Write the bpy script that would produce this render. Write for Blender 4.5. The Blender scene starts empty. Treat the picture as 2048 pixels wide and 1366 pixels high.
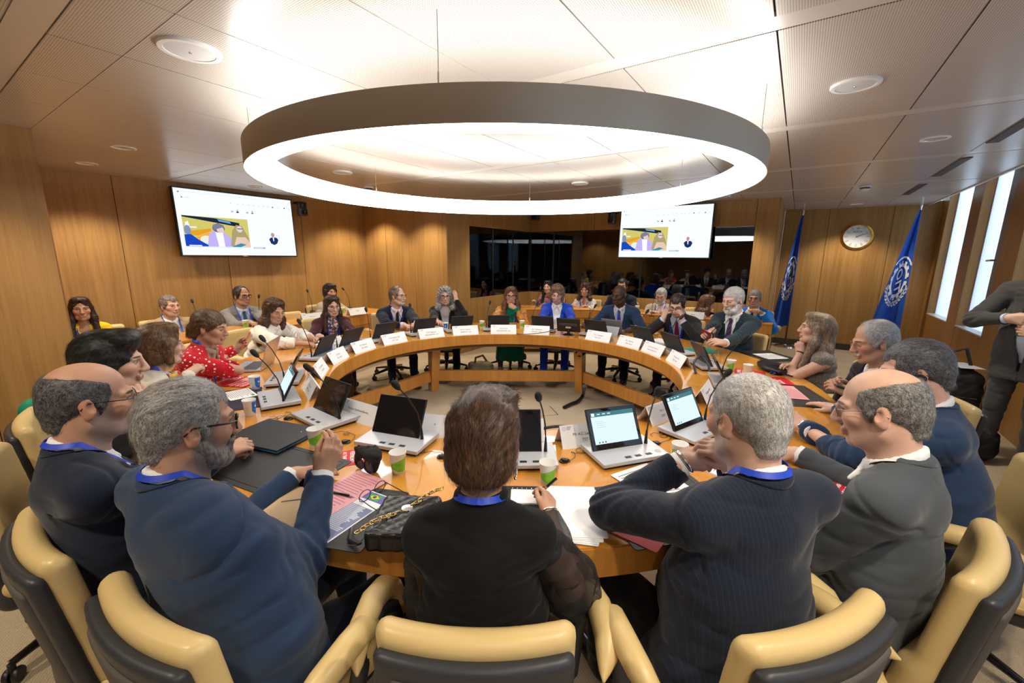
import bpy, math, random
import numpy as np
from math import sin, cos, pi, radians, degrees, atan2, hypot, sqrt
from mathutils import Vector, Matrix

S = bpy.context.scene
COL = S.collection
random.seed(7)

# ------------------------------------------------------------------ camera, world, exposure
EYE = 1.62
cam_d = bpy.data.cameras.new('camera')
cam = bpy.data.objects.new('camera', cam_d)
COL.objects.link(cam)
cam_d.sensor_width = 36.0
cam_d.lens = 837.95 / 2048 * 36.0
cam_d.clip_start = 0.02
PITCH, ROLL = radians(11.459), radians(0.453)
# the room's walls run along the world axes; people and props are laid out in the viewer's frame and turned into it at the end
WORLD_TURN = Matrix.Rotation(-radians(56.1), 4, 'Z')
cam.matrix_world = WORLD_TURN @ Matrix.Translation((0, 0, EYE)) @ Matrix.Rotation(pi / 2 - PITCH, 4, 'X') @ Matrix.Rotation(ROLL, 4, 'Z')
S.camera = cam
S.view_settings.view_transform = 'Standard'
S.view_settings.look = 'None'
S.view_settings.gamma = 1.0
S.view_settings.use_curve_mapping = False
S.view_settings.exposure = 0.62
world = bpy.data.worlds.new('overcast sky')
S.world = world
world.use_nodes = True
_bg = world.node_tree.nodes['Background']
_bg.inputs['Color'].default_value = (0.78, 0.88, 1.0, 1)
_bg.inputs['Strength'].default_value = 1.4
RING_POWER = 8.0
S.cycles.max_bounces = 7; S.cycles.diffuse_bounces = 4; S.cycles.glossy_bounces = 3; S.cycles.transmission_bounces = 5; S.cycles.transparent_max_bounces = 6
SPOT_W = 60.0

# room axes: A runs to the far right, B to the far left; local x = A, local y = B
ROOM_Z = radians(56.1)
A_DIR = (cos(ROOM_Z), sin(ROOM_Z))
B_DIR = (-sin(ROOM_Z), cos(ROOM_Z))
TC = (-0.045, 3.385)          # centre of the round table and of the ring lamp
R_IN, R_OUT, TABLE_Z = 1.369, 2.262, 0.74
CEIL = 2.49

def room(a, b, z=0.0):
    return (a * A_DIR[0] + b * B_DIR[0], a * A_DIR[1] + b * B_DIR[1], z)

def seat_xy(ang, r):
    return (TC[0] + r * sin(radians(ang)), TC[1] + r * cos(radians(ang)))

# ------------------------------------------------------------------ materials
MATS = {}
def principled(name, color=(.8, .8, .8), rough=.5, metal=0., spec=.5, coat=0., sheen=0., emit=None, estr=0., trans=0., ior=1.45, alpha=1., bump=None, noise=None, sss=0.):
    if name in MATS: return MATS[name]
    m = bpy.data.materials.new(name); m.use_nodes = True
    nt = m.node_tree; b = nt.nodes['Principled BSDF']
    b.inputs['Base Color'].default_value = (*color, 1)
    b.inputs['Roughness'].default_value = rough
    b.inputs['Metallic'].default_value = metal
    b.inputs['Specular IOR Level'].default_value = spec
    b.inputs['Coat Weight'].default_value = coat
    b.inputs['Sheen Weight'].default_value = sheen
    b.inputs['Transmission Weight'].default_value = trans
    b.inputs['IOR'].default_value = ior
    b.inputs['Alpha'].default_value = alpha
    if sss:
        b.inputs['Subsurface Weight'].default_value = sss
        b.inputs['Subsurface Radius'].default_value = (.012, .005, .003)
        b.inputs['Subsurface Scale'].default_value = .5
    if emit:
        b.inputs['Emission Color'].default_value = (*emit, 1)
        b.inputs['Emission Strength'].default_value = estr
    tc = None
    if bump or noise:
        tc = nt.nodes.new('ShaderNodeTexCoord')
    if noise:      # (scale, amount): gentle mottling of the base colour
        n = nt.nodes.new('ShaderNodeTexNoise'); n.inputs['Scale'].default_value = noise[0]; n.inputs['Detail'].default_value = 4
        nt.links.new(tc.outputs['Object'], n.inputs['Vector'])
        mx = nt.nodes.new('ShaderNodeMix'); mx.data_type = 'RGBA'
        lo = tuple(c * (1 - noise[1]) for c in color); hi = tuple(min(1, c * (1 + noise[1])) for c in color)
        mx.inputs[6].default_value = (*lo, 1); mx.inputs[7].default_value = (*hi, 1)
        nt.links.new(n.outputs['Fac'], mx.inputs[0]); nt.links.new(mx.outputs[2], b.inputs['Base Color'])
    if bump:       # (scale, strength, distance)
        n = nt.nodes.new('ShaderNodeTexNoise'); n.inputs['Scale'].default_value = bump[0]; n.inputs['Detail'].default_value = 3
        nt.links.new(tc.outputs['Object'], n.inputs['Vector'])
        bp = nt.nodes.new('ShaderNodeBump'); bp.inputs['Strength'].default_value = bump[1]; bp.inputs['Distance'].default_value = bump[2]
        nt.links.new(n.outputs['Fac'], bp.inputs['Height']); nt.links.new(bp.outputs['Normal'], b.inputs['Normal'])
    MATS[name] = m
    return m

def emission(name, color, strength=1.0):
    if name in MATS: return MATS[name]
    m = bpy.data.materials.new(name); m.use_nodes = True
    nt = m.node_tree; nt.nodes.clear()
    o = nt.nodes.new('ShaderNodeOutputMaterial'); e = nt.nodes.new('ShaderNodeEmission')
    e.inputs['Color'].default_value = (*color, 1); e.inputs['Strength'].default_value = strength
    nt.links.new(e.outputs[0], o.inputs[0]); MATS[name] = m
    return m

class NT:
    """little node helper"""
    def __init__(s, m): s.t = m.node_tree
    def n(s, typ, **kw):
        x = s.t.nodes.new(typ)
        for k, v in kw.items(): setattr(x, k, v)
        return x
    def l(s, a, b): s.t.links.new(a, b)
    def math(s, op, a, b=None, c=None):
        x = s.n('ShaderNodeMath', operation=op)
        for i, v in enumerate((a, b, c)):
            if v is None: continue
            if isinstance(v, (int, float)): x.inputs[i].default_value = v
            else: s.l(v, x.inputs[i])
        return x.outputs[0]
    def mixc(s, f, a, b):
        x = s.n('ShaderNodeMix', data_type='RGBA')
        for i, v in ((0, f), (6, a), (7, b)):
            if isinstance(v, (int, float)): x.inputs[i].default_value = v
            elif isinstance(v, tuple): x.inputs[i].default_value = (*v[:3], 1)
            else: s.l(v, x.inputs[i])
        return x.outputs[2]
    def noise(s, vec, scale, detail=4, rough=.55):
        x = s.n('ShaderNodeTexNoise'); x.inputs['Scale'].default_value = scale; x.inputs['Detail'].default_value = detail
        x.inputs['Roughness'].default_value = rough
        s.l(vec, x.inputs['Vector']); return x.outputs['Fac']
    def scaled(s, vec, sc, rot=(0, 0, 0)):
        x = s.n('ShaderNodeMapping'); x.inputs['Scale'].default_value = sc; x.inputs['Rotation'].default_value = rot
        s.l(vec, x.inputs['Vector']); return x.outputs[0]
    def ramp(s, f, lo, hi):
        x = s.n('ShaderNodeMapRange'); x.interpolation_type = 'SMOOTHSTEP'
        s.l(f, x.inputs[0]); x.inputs[1].default_value = lo; x.inputs[2].default_value = hi
        return x.outputs[0]

def wood(name, dark, light, grain=(34, 34, 1.3), rough=.42, coat=0., panel=.12, spec=.4):
    """oak veneer: stretched noise grain, fine pores, tone varying from panel to panel"""
    if name in MATS: return MATS[name]
    m = principled(name, light, rough, spec=spec, coat=coat)
    h = NT(m); b = m.node_tree.nodes['Principled BSDF']
    tc = h.n('ShaderNodeTexCoord'); geo = h.n('ShaderNodeNewGeometry')
    off = h.n('ShaderNodeVectorMath', operation='MULTIPLY_ADD')
    comb = h.n('ShaderNodeCombineXYZ')
    for i in range(3): h.l(geo.outputs['Random Per Island'], comb.inputs[i])
    h.l(comb.outputs[0], off.inputs[0]); off.inputs[1].default_value = (7, 11, 5); h.l(tc.outputs['Object'], off.inputs[2])
    v = h.scaled(off.outputs[0], grain)
    f1 = h.noise(v, 1.0, 5, .6)
    v2 = h.scaled(off.outputs[0], tuple(g * 7 for g in grain))
    f2 = h.noise(v2, 1.0, 2)
    v3 = h.scaled(off.outputs[0], tuple(g * .12 for g in grain))
    f3 = h.noise(v3, 1.0, 2)
    f = h.math('ADD', h.math('MULTIPLY', f1, .55), h.math('ADD', h.math('MULTIPLY', f2, .2), h.math('MULTIPLY', f3, .4)))
    f = h.math('ADD', f, h.math('MULTIPLY', h.math('SUBTRACT', geo.outputs['Random Per Island'], .5), panel))
    f = h.ramp(f, .3, .85)
    h.l(h.mixc(f, dark, light), b.inputs['Base Color'])
    bp = h.n('ShaderNodeBump'); bp.inputs['Strength'].default_value = .08; bp.inputs['Distance'].default_value = .002
    h.l(f2, bp.inputs['Height']); h.l(bp.outputs[0], b.inputs['Normal'])
    return m

OAK = wood('oak veneer wall panel', (.27, .135, .036), (.46, .26, .085))
OAK_DARK = wood('oak veneer pier', (.22, .105, .028), (.38, .2, .06))
TABLE_WOOD = wood('lacquered table top', (.5, .2, .022), (.72, .34, .055), grain=(3, 3, 3), rough=.16, coat=.5)
TABLE_EDGE = wood('lacquered table edge', (.42, .165, .026), (.66, .3, .06), grain=(26, 26, 2.0), rough=.25, coat=.3)
BLACK = principled('black plastic', (.012, .012, .014), .38)
BLACK_GLOSS = principled('glossy black', (.006, .006, .008), .08, coat=.3)
DARK_GREY = principled('dark grey plastic', (.05, .052, .056), .4)
SILVER = principled('silver plastic', (.5, .51, .54), .3, metal=.25)
CHROME = principled('polished chrome', (.8, .8, .82), .12, metal=1.)
GOLD = principled('polished gold', (.83, .6, .22), .18, metal=1.)
WHITE = principled('white paint', (.8, .8, .78), .5)
PAPER = principled('white paper', (.86, .86, .87), .7)
LEATHER = principled('tan leather', (.6, .445, .2), .36, spec=.45, bump=(160, .12, .002), noise=(5, .06))
SHELL = principled('dark chair shell', (.03, .032, .038), .42, spec=.4)
SHELL_PANEL = principled('grey felt back panel', (.085, .075, .065), .85, noise=(300, .2))

# ------------------------------------------------------------------ mesh builder
class MB:
    def __init__(s): s.v = []; s.f = []; s.m = []
    def add(s, v, f, mi=0):
        o = len(s.v); s.v += [tuple(map(float, p)) for p in v]; s.f += [[i + o for i in q] for q in f]; s.m += [mi] * len(f); return s
    def box(s, c, d, rz=0., mi=0, M=None):
        x, y, z = d[0] / 2, d[1] / 2, d[2] / 2
        P = [Vector((i * x, j * y, k * z)) for i in (-1, 1) for j in (-1, 1) for k in (-1, 1)]
        R = M if M is not None else Matrix.Rotation(rz, 3, 'Z')
        return s.add([R @ p + Vector(c) for p in P], [(0, 1, 3, 2), (4, 6, 7, 5), (0, 4, 5, 1), (2, 3, 7, 6), (0, 2, 6, 4), (1, 5, 7, 3)], mi)
    def span(s, p0, p1, mi=0):
        return s.box([(a + b) / 2 for a, b in zip(p0, p1)], [abs(b - a) for a, b in zip(p0, p1)], mi=mi)
    def prism(s, poly, z0, z1, mi=0, M=None, c=(0, 0, 0)):
        n = len(poly); P = [Vector((p[0], p[1], z0)) for p in poly] + [Vector((p[0], p[1], z1)) for p in poly]
        if M is not None: P = [M @ p for p in P]
        P = [p + Vector(c) for p in P]
        F = [tuple(range(n))[::-1], tuple(range(n, 2 * n))] + [(i, (i + 1) % n, n + (i + 1) % n, n + i) for i in range(n)]
        return s.add(P, F, mi)
    def tube(s, pts, r, n=10, mi=0, caps=True, squash=1.):
        pts = [Vector(p) for p in pts]; N = len(pts)
        rr = r if hasattr(r, '__len__') else [r] * N
        V = []; up = None
        for i, p in enumerate(pts):
            t = (pts[min(i + 1, N - 1)] - pts[max(i - 1, 0)]).normalized()
            if up is None: up = Vector((0, 0, 1)) if abs(t.z) < .9 else Vector((0, 1, 0))
            x = t.cross(up); x = x.normalized() if x.length > 1e-6 else Vector((1, 0, 0)); y = x.cross(t); up = y
            for k in range(n):
                a = 2 * pi * k / n; V.append(p + (x * cos(a) + y * sin(a) * squash) * rr[i])
        F = [(i * n + k, i * n + (k + 1) % n, (i + 1) * n + (k + 1) % n, (i + 1) * n + k) for i in range(N - 1) for k in range(n)]
        if caps: F += [tuple(range(n))[::-1], tuple((N - 1) * n + k for k in range(n))]
        return s.add(V, F, mi)
    def lathe(s, prof, n=24, c=(0, 0, 0), mi=0, M=None, a0=0., a1=2 * pi):
        full = abs(a1 - a0 - 2 * pi) < 1e-6; k = n if full else n + 1
        V = [Vector((r * cos(a0 + (a1 - a0) * j / n), r * sin(a0 + (a1 - a0) * j / n), z)) for r, z in prof for j in range(k)]
        if M is not None: V = [M @ v for v in V]
        V = [v + Vector(c) for v in V]
        F = [(i * k + j, i * k + (j + 1) % k, (i + 1) * k + (j + 1) % k, (i + 1) * k + j) for i in range(len(prof) - 1) for j in range(n)]
        return s.add(V, F, mi)
    def grid(s, fn, nu, nv, mi=0, cu=False, cv=False):
        V = [fn(i / (nu if cu else nu - 1), j / (nv if cv else nv - 1)) for i in range(nu) for j in range(nv)]
        F = []
        for i in range(nu if cu else nu - 1):
            for j in range(nv if cv else nv - 1):
                F.append((i * nv + j, ((i + 1) % nu) * nv + j, ((i + 1) % nu) * nv + (j + 1) % nv, i * nv + (j + 1) % nv))
        return s.add(V, F, mi)
    def build(s, name, mats, parent=None, smooth=None, bevel=0., loc=None, rz=None, seg=2):
        me = bpy.data.meshes.new(name); me.from_pydata(s.v, [], s.f)
        for m in (mats if isinstance(mats, (list, tuple)) else [mats]): me.materials.append(m)
        me.polygons.foreach_set('material_index', s.m)
        me.update()
        o = bpy.data.objects.new(name, me); COL.objects.link(o)
        if parent is not None: o.parent = parent
        if loc is not None: o.location = loc
        if rz is not None: o.rotation_euler = (0, 0, rz)
        if smooth is not None:
            me.polygons.foreach_set('use_smooth', [True] * len(me.polygons))
            try: me.set_sharp_from_angle(angle=radians(smooth))
            except Exception: pass
        if bevel:
            md = o.modifiers.new('edge', 'BEVEL'); md.width = bevel; md.segments = seg; md.limit_method = 'ANGLE'; md.angle_limit = radians(40)
            if smooth is None:
                me.polygons.foreach_set('use_smooth', [True] * len(me.polygons)); md.harden_normals = True
                try: me.set_sharp_from_angle(angle=radians(35))
                except Exception: pass
        return o

def tag(o, label, cat, group=None):
    o['label'] = label; o['category'] = cat
    if group: o['group'] = group
    return o
def struct(o):
    o['kind'] = 'structure'; return o
def thing(name, label, cat, loc=(0, 0, 0), rz=0., group=None):
    o = bpy.data.objects.new(name, None); COL.objects.link(o); o.empty_display_size = .05
    o.location = loc; o.rotation_euler = (0, 0, rz)
    return tag(o, label, cat, group)
def dup(root, loc=None, rz=None, label=None, group=None, skip=()):
    r = root.copy(); COL.objects.link(r)
    if loc is not None: r.location = loc
    if rz is not None: r.rotation_euler = (0, 0, rz)
    if label: r['label'] = label
    if group: r['group'] = group
    for ch in list(root.children):
        if ch.name.split('.')[0] in skip: continue
        c = ch.copy(); COL.objects.link(c); c.parent = r
        for g in list(ch.children):
            d = g.copy(); COL.objects.link(d); d.parent = c
    return r

_FONTS = {}
def text_mesh(body, size, align='CENTER', bold=False, squeeze=1.):
    """flat triangles of a line of lettering: (verts 2D, faces)"""
    cu = bpy.data.curves.new('t', 'FONT'); cu.body = body; cu.size = size; cu.align_x = align; cu.align_y = 'CENTER'; cu.resolution_u = 3
    if bold: cu.offset = size * .018
    o = bpy.data.objects.new('t', cu); COL.objects.link(o)
    dg = bpy.context.evaluated_depsgraph_get(); me = o.evaluated_get(dg).to_mesh()
    V = [(v.co.x * squeeze, v.co.y) for v in me.vertices]; F = [tuple(p.vertices) for p in me.polygons]
    o.evaluated_get(dg).to_mesh_clear()
    bpy.data.objects.remove(o); bpy.data.curves.remove(cu)
    return V, F
def ellipse2(cx, cy, rx, ry, n=20, a0=0., a1=2 * pi):
    return [(cx + rx * cos(a0 + (a1 - a0) * i / n), cy + ry * sin(a0 + (a1 - a0) * i / n)) for i in range(n)]
# ------------------------------------------------------------------ the room
def carpet_mat():
    m = principled('beige loop carpet', (.46, .38, .27), .95, spec=.1); h = NT(m); b = m.node_tree.nodes['Principled BSDF']
    tc = h.n('ShaderNodeTexCoord')
    v = h.scaled(tc.outputs['Object'], (1, 1, 1), (0, 0, .6))
    f1 = h.noise(v, 260, 3); f2 = h.noise(v, 2.2, 3)
    wv = h.n('ShaderNodeTexWave'); wv.inputs['Scale'].default_value = 28; wv.inputs['Distortion'].default_value = 3.5; wv.inputs['Detail Scale'].default_value = 6
    h.l(v, wv.inputs['Vector'])
    f = h.math('ADD', h.math('MULTIPLY', f1, .6), h.math('ADD', h.math('MULTIPLY', f2, .2), h.math('MULTIPLY', wv.outputs['Fac'], .16)))
    h.l(h.mixc(h.ramp(f, .2, .8), (.3, .235, .155), (.6, .5, .37)), b.inputs['Base Color'])
    bp = h.n('ShaderNodeBump'); bp.inputs['Strength'].default_value = .5; bp.inputs['Distance'].default_value = .004
    h.l(f1, bp.inputs['Height']); h.l(bp.outputs[0], b.inputs['Normal'])
    return m
CARPET = carpet_mat()
fl = MB(); fl.span((-3.2, -4.2, -.1), (9.75, 6.8, 0))
struct(fl.build('floor', CARPET, rz=ROOM_Z))

def ceiling_mat():
    m = principled('perforated cream metal ceiling tile', (.6, .555, .51), .27, spec=.6); h = NT(m); b = m.node_tree.nodes['Principled BSDF']
    tc = h.n('ShaderNodeTexCoord'); v = tc.outputs['Object']
    sx = h.n('ShaderNodeSeparateXYZ'); h.l(v, sx.inputs[0])
    def cell(o, step): return h.math('ABSOLUTE', h.math('SUBTRACT', h.math('FRACT', h.math('DIVIDE', o, step)), .5))
    dx = cell(sx.outputs[0], .0085); dy = cell(sx.outputs[1], .0085)
    d = h.math('SQRT', h.math('ADD', h.math('MULTIPLY', dx, dx), h.math('MULTIPLY', dy, dy)))
    hole = h.math('SUBTRACT', 1., h.ramp(d, .2, .27))
    h.l(h.mixc(hole, (.6, .555, .51), (.16, .145, .13)), b.inputs['Base Color'])
    return m
CEIL_TILE = ceiling_mat()
CEIL_PLAIN = principled('cream metal ceiling strip', (.63, .585, .54), .25)
CEIL_GAP = principled('dark ceiling gap', (.03, .028, .025), .7)
# seams: strips across A every 1.57 m, tile joints across B every 0.62 m
cl = MB(); B_EDGE = -1.6
strip = [.467 + 1.575 * k for k in range(-2, 7)]
bj = [-1.05 + .6142 * k for k in range(-5, 14)]
PW = .058
def inside(a0, a1, b0, b1):        # the room's plan
    ca, cb = (a0 + a1) / 2, (b0 + b1) / 2
    if ca < .76: return cb < 4.66
    if ca < 4.977: return cb < 6.59
    if ca < 7.45: return cb < 4.578
    return cb < .33
A_CUTS = sorted(set([-3.2, .76, 4.977, 7.45, 9.56] + [s - PW for s in strip] + [s + PW for s in strip]))
A_CUTS = [a for a in A_CUTS if -3.2 <= a <= 9.56]
B_CUTS = sorted(set([-1.6, .33, 4.578, 4.66, 6.59] + [b for b in bj if -1.6 < b < 6.59] + [6.59]))
for i in range(len(A_CUTS) - 1):
    a0, a1 = A_CUTS[i], A_CUTS[i + 1]; ca = (a0 + a1) / 2
    isstrip = any(abs(ca - s) < PW for s in strip)
    for j in range(len(B_CUTS) - 1):
        b0, b1 = B_CUTS[j], B_CUTS[j + 1]
        if not inside(a0, a1, b0, b1): continue
        if isstrip: cl.span((a0 + .002, b0, CEIL + .002), (a1 - .002, b1, CEIL + .02), 1)
        else:
            ea = .003 if min(abs(a0 - s) for s in strip) < .1 or a0 in (-3.2,) else 0
            g0 = .0035 if any(abs(b0 - q) < 1e-6 for q in bj) else 0
            g1 = .0035 if any(abs(b1 - q) < 1e-6 for q in bj) else 0
            cl.span((a0 + ea, b0 + g0, CEIL), (a1 - ea, b1 - g1, CEIL + .02), 0)
cl.span((-3.2, -1.6, CEIL + .03), (9.75, 6.8, CEIL + .12), 2)
struct(cl.build('ceiling', [CEIL_TILE, CEIL_PLAIN, CEIL_GAP], rz=ROOM_Z))
tr = MB(); tr.span((-3.2, -1.625, CEIL - .012), (9.56, -1.6, CEIL + .12))
struct(tr.build('trim_1', principled('white ceiling edge', (.75, .73, .7), .35), rz=ROOM_Z))
sf = MB(); sf.span((-3.2, -1.9, 2.72), (9.6, -1.6, 2.78)); sf.span((-3.2, -1.64, CEIL + .1), (9.6, -1.6, 2.75))
struct(sf.build('trim_2', principled('pale window soffit', (.55, .57, .56), .6), rz=ROOM_Z))

def panel_wall(name, axis, c, t, cuts, z0, z1, mat=OAK, gap=.003, extra=None, back=True):
    """flush veneer panels with open dark joints; axis 'A': plane b = c running along a; t = thickness sign away from the room"""
    w = MB()
    for k in range(len(cuts) - 1):
        p, q = cuts[k] + gap, cuts[k + 1] - gap
        if axis == 'A': w.span((p, c, z0), (q, c + t * .02, z1))
        else: w.span((c, p, z0), (c + t * .02, q, z1))
    if back:
        if axis == 'A': w.span((cuts[0], c + t * .02, z0), (cuts[-1], c + t * .12, z1), 1)
        else: w.span((c + t * .02, cuts[0], z0), (c + t * .12, cuts[-1], z1), 1)
    if extra: extra(w)
    return struct(w.build(name, [mat, CEIL_GAP], rz=ROOM_Z))
panel_wall('wall_left', 'A', 6.59, 1, [.76, 1.62, 2.72, 3.82, 4.977 + .12], 0, CEIL + .03)
panel_wall('wall_left_near', 'A', 4.66, 1, [-3.2, -2.1, -.9, .3 - .01, .75], 0, CEIL + .03)
w = MB(); w.span((.64, 4.68, 0), (.76, 6.7, CEIL + .03)); struct(w.build('wall_left_return', OAK, rz=ROOM_Z))
panel_wall('wall_back_left', 'B', 4.977, 1, [4.581, 5.3, 6.0, 6.59], 0, CEIL + .03)
# walls with the interpreters' windows
GZ0, GZ1 = .915, 2.11
def glass_left(w):
    w.span((5.53, 4.578, 0), (7.57, 4.598, GZ0)); w.span((5.53, 4.578, GZ1), (7.57, 4.598, CEIL + .03))
    w.span((5.53, 4.598, 0), (7.57, 4.69, GZ0 - .002)); w.span((5.53, 4.598, GZ1 + .002), (7.57, 4.69, CEIL + .03))
w = MB(); w.span((4.98, 4.5785, 0), (5.527, 4.69, CEIL + .03)); glass_left(w); struct(w.build('wall_booth_left', OAK, rz=ROOM_Z))
w = MB()
for b0, b1 in ((.62, 1.9), (1.906, 3.2), (3.206, 4.575)):
    w.span((7.45, b0, 0), (7.56, b1, GZ0)); w.span((7.45, b0, GZ1), (7.56, b1, CEIL + .03))
w.span((7.45, .33, 0), (7.56, .614, CEIL + .03))
struct(w.build('wall_booth_right', OAK, rz=ROOM_Z))
w = MB(); w.span((7.45 + .002, .325, 0), (9.56, .3285, CEIL + .03)); w.span((7.56, .3285, 0), (9.6, .42, CEIL + .03)); struct(w.build('wall_pier_side', OAK, rz=ROOM_Z))
panel_wall('wall_back_right', 'B', 9.56, 1, [-1.9, -1.21, -.35, .325], .11, CEIL + .05)
bs = MB(); bs.span((9.553, -1.9, 0), (9.7, .33, .112)); struct(bs.build('baseboard_back', principled('dark skirting', (.05, .04, .03), .5), rz=ROOM_Z))

# glass panes and the dark booths behind them
def booth_glass():
    m = bpy.data.materials.new('tinted booth glass'); m.use_nodes = True; h = NT(m); m.node_tree.nodes.clear()
    o = h.n('ShaderNodeOutputMaterial'); g = h.n('ShaderNodeBsdfGlossy'); g.inputs['Roughness'].default_value = .01; g.inputs['Color'].default_value = (.9, .95, 1, 1)
    t = h.n('ShaderNodeBsdfTransparent'); t.inputs['Color'].default_value = (.5, .52, .55, 1)
    f = h.n('ShaderNodeFresnel'); f.inputs['IOR'].default_value = 1.75
    mx = h.n('ShaderNodeMixShader'); h.l(f.outputs[0], mx.inputs[0]); h.l(t.outputs[0], mx.inputs[1]); h.l(g.outputs[0], mx.inputs[2]); h.l(mx.outputs[0], o.inputs[0])
    return m
BOOTH_GLASS = booth_glass()
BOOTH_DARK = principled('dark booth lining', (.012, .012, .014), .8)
def pane(name, p0, p1, mull, axis):
    w = MB(); w.span(p0, p1); o = struct(w.build(name, BOOTH_GLASS, rz=ROOM_Z))
    f = MB()
    for x in mull:
        if axis == 'A': f.span((x - .012, p0[1] - .008, GZ0), (x + .012, p1[1] + .002, GZ1))
        else: f.span((p0[0] - .008, x - .012, GZ0), (p1[0] + .002, x + .012, GZ1))
    if f.v: f.build('window_frame', BLACK, o)
    return o
pane('window_1', (5.53, 4.6, GZ0), (7.448, 4.608, GZ1), (6.2, 6.86, 7.435), 'A')
pane('window_2', (7.47, .62, GZ0), (7.478, 4.598, GZ1), (2.3, 4.05, 4.585), 'B')
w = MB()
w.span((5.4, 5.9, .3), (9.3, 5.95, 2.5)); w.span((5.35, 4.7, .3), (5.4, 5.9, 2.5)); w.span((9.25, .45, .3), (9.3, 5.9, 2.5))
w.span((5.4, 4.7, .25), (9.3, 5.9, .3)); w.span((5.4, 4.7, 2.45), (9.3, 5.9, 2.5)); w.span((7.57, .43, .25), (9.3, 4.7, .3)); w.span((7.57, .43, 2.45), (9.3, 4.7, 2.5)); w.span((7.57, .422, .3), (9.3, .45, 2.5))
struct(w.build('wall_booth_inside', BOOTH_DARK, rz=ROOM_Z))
w = MB(); w.span((5.53, 4.62, .86), (7.44, 4.95, .905)); w.span((7.5, .64, .86), (7.85, 4.6, .905))
struct(w.build('trim_3', principled('dark booth ledge', (.02, .02, .022), .3), rz=ROOM_Z))

# window wall on the right: wooden piers, frosted panes, one sash open
FROST = bpy.data.materials.new('frosted window glass'); FROST.use_nodes = True
_h = NT(FROST); FROST.node_tree.nodes.clear()
_o = _h.n('ShaderNodeOutputMaterial'); _t = _h.n('ShaderNodeBsdfTranslucent'); _t.inputs['Color'].default_value = (.86, .93, 1, 1)
_g = _h.n('ShaderNodeBsdfGlossy'); _g.inputs['Roughness'].default_value = .25
_m = _h.n('ShaderNodeMixShader'); _m.inputs[0].default_value = .06
_h.l(_t.outputs[0], _m.inputs[1]); _h.l(_g.outputs[0], _m.inputs[2]); _h.l(_m.outputs[0], _o.inputs[0])
FRAME_GREY = principled('grey window frame', (.22, .21, .2), .45)
wins = [(8.13, 9.22), (6.75, 7.72), (5.3, 6.3), (3.85, 4.87), (2.4, 3.4), (.95, 1.97), (-.5, .5), (-2., -1.)]
WB = -1.78
w = MB()
edges = [9.66] + [x for a0, a1 in wins for x in (a1, a0)] + [-3.2]
for k in range(0, len(edges) - 1, 2): w.span((edges[k + 1], WB, 0), (edges[k] if edges[k] < 9.7 else 9.66, WB - .28, 2.75))
for a0, a1 in wins: w.span((a0, WB - .002, 0), (a1, WB - .12, .775), 0)
struct(w.build('wall_right', OAK_DARK, rz=ROOM_Z))
for i, (a0, a1) in enumerate(wins):
    w = MB(); w.span((a0 + .012, WB - .1, .79), (a1 - .012, WB - .095, 2.74)); o = struct(w.build('window_%d' % (i + 3), FROST, rz=ROOM_Z))
    f = MB(); f.span((a0, WB + .005, .775), (a1, WB - .11, .79)); f.build('window_sill', principled('pale metal sill', (.5, .5, .49), .3), o)
    f = MB()
    for x in (a0, a1 - .012): f.span((x, WB - .092, .79), (x + .012, WB - .11, 2.74))
    f.build('window_frame', SILVER, o)
    if i in (1, 2, 4):
        s_ = MB(); x0 = a0 + .1                     # inward-opening sash: grey stile, clear edge, handle
        s_.span((x0, WB - .085, .9), (x0 + .17, WB - .035, 2.7)); s_.build('sash_stile', FRAME_GREY, o)
        s_ = MB(); s_.span((x0 - .05, WB - .082, .9), (x0 - .003, WB - .04, 2.7)); s_.build('sash_edge', principled('blue grey seal', (.09, .16, .22), .2), o)
        s_ = MB(); s_.tube([(x0 + .09, WB - .035, 1.62), (x0 + .09, WB + .01, 1.62), (x0 + .2, WB + .015, 1.615)], .011, 10); s_.build('window_handle', CHROME, o, smooth=40)
# walls out of the picture, closing the room (they are mirrored in the booth windows)
w = MB(); w.span((-3.3, -4.2, 0), (-3.2, 4.8, 2.75)); struct(w.build('wall_behind', OAK, rz=ROOM_Z))

# ------------------------------------------------------------------ round ring lamp
def ring_lamp():
    t = thing('pendant_lamp', 'large round brushed metal ring lamp hanging glowing over the table', 'lamp', (TC[0], TC[1], 2.101))
    N = 160; RO, RI, H_ = 1.717, 1.587, .138
    m = MB(); m.lathe([(RO - .004, .004), (RO, .0), (RO, H_), (RO - .012, H_), (RO - .012, H_ - .03), (RI + .03, H_ - .03), (RI + .03, H_), (RI + .02, H_)], N)
    steel = principled('brushed bronze steel', (.52, .48, .4), .4, metal=.9)
    m.build('lamp_body', steel, t, smooth=30)
    g = emission('ring lamp diffuser', (1, .97, .92), RING_POWER)
    m = MB(); m.lathe([(RO - .006, .003), (RO - .03, -.004), (RO - .045, -.0045), (RO - .05, .002), (RO - .056, -.004), (RI + .012, -.004), (RI + .001, .004), (RI, .02), (RI, H_ - .004), (RI + .02, H_)], N)
    m.build('diffuser', g, t, smooth=40)
    m = MB(); m.lathe([(RO - .02, H_ - .026), (RI + .035, H_ - .026)], N)
    m.build('uplight', emission('ring lamp uplight', (1, .96, .9), RING_POWER * 1.3), t)
    for ang in (188, 128, 68, 8, 308, 248):
        x, y = (RO - .03) * sin(radians(ang)), (RO - .03) * cos(radians(ang))
        c = MB(); c.tube([(x, y, H_ + .04), (x, y, CEIL - 2.101)], .0016, 6); w_ = c.build('suspension_wire', principled('steel wire', (.25, .24, .23), .4, metal=.8), t)
        c = MB(); c.lathe([(0, .048), (.004, .048), (.005, .04), (.005, .004), (.003, -.03), (0, -.03)], 10, (x, y, H_)); c.build('wire_clamp', steel, w_, smooth=40)
ring_lamp()

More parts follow.
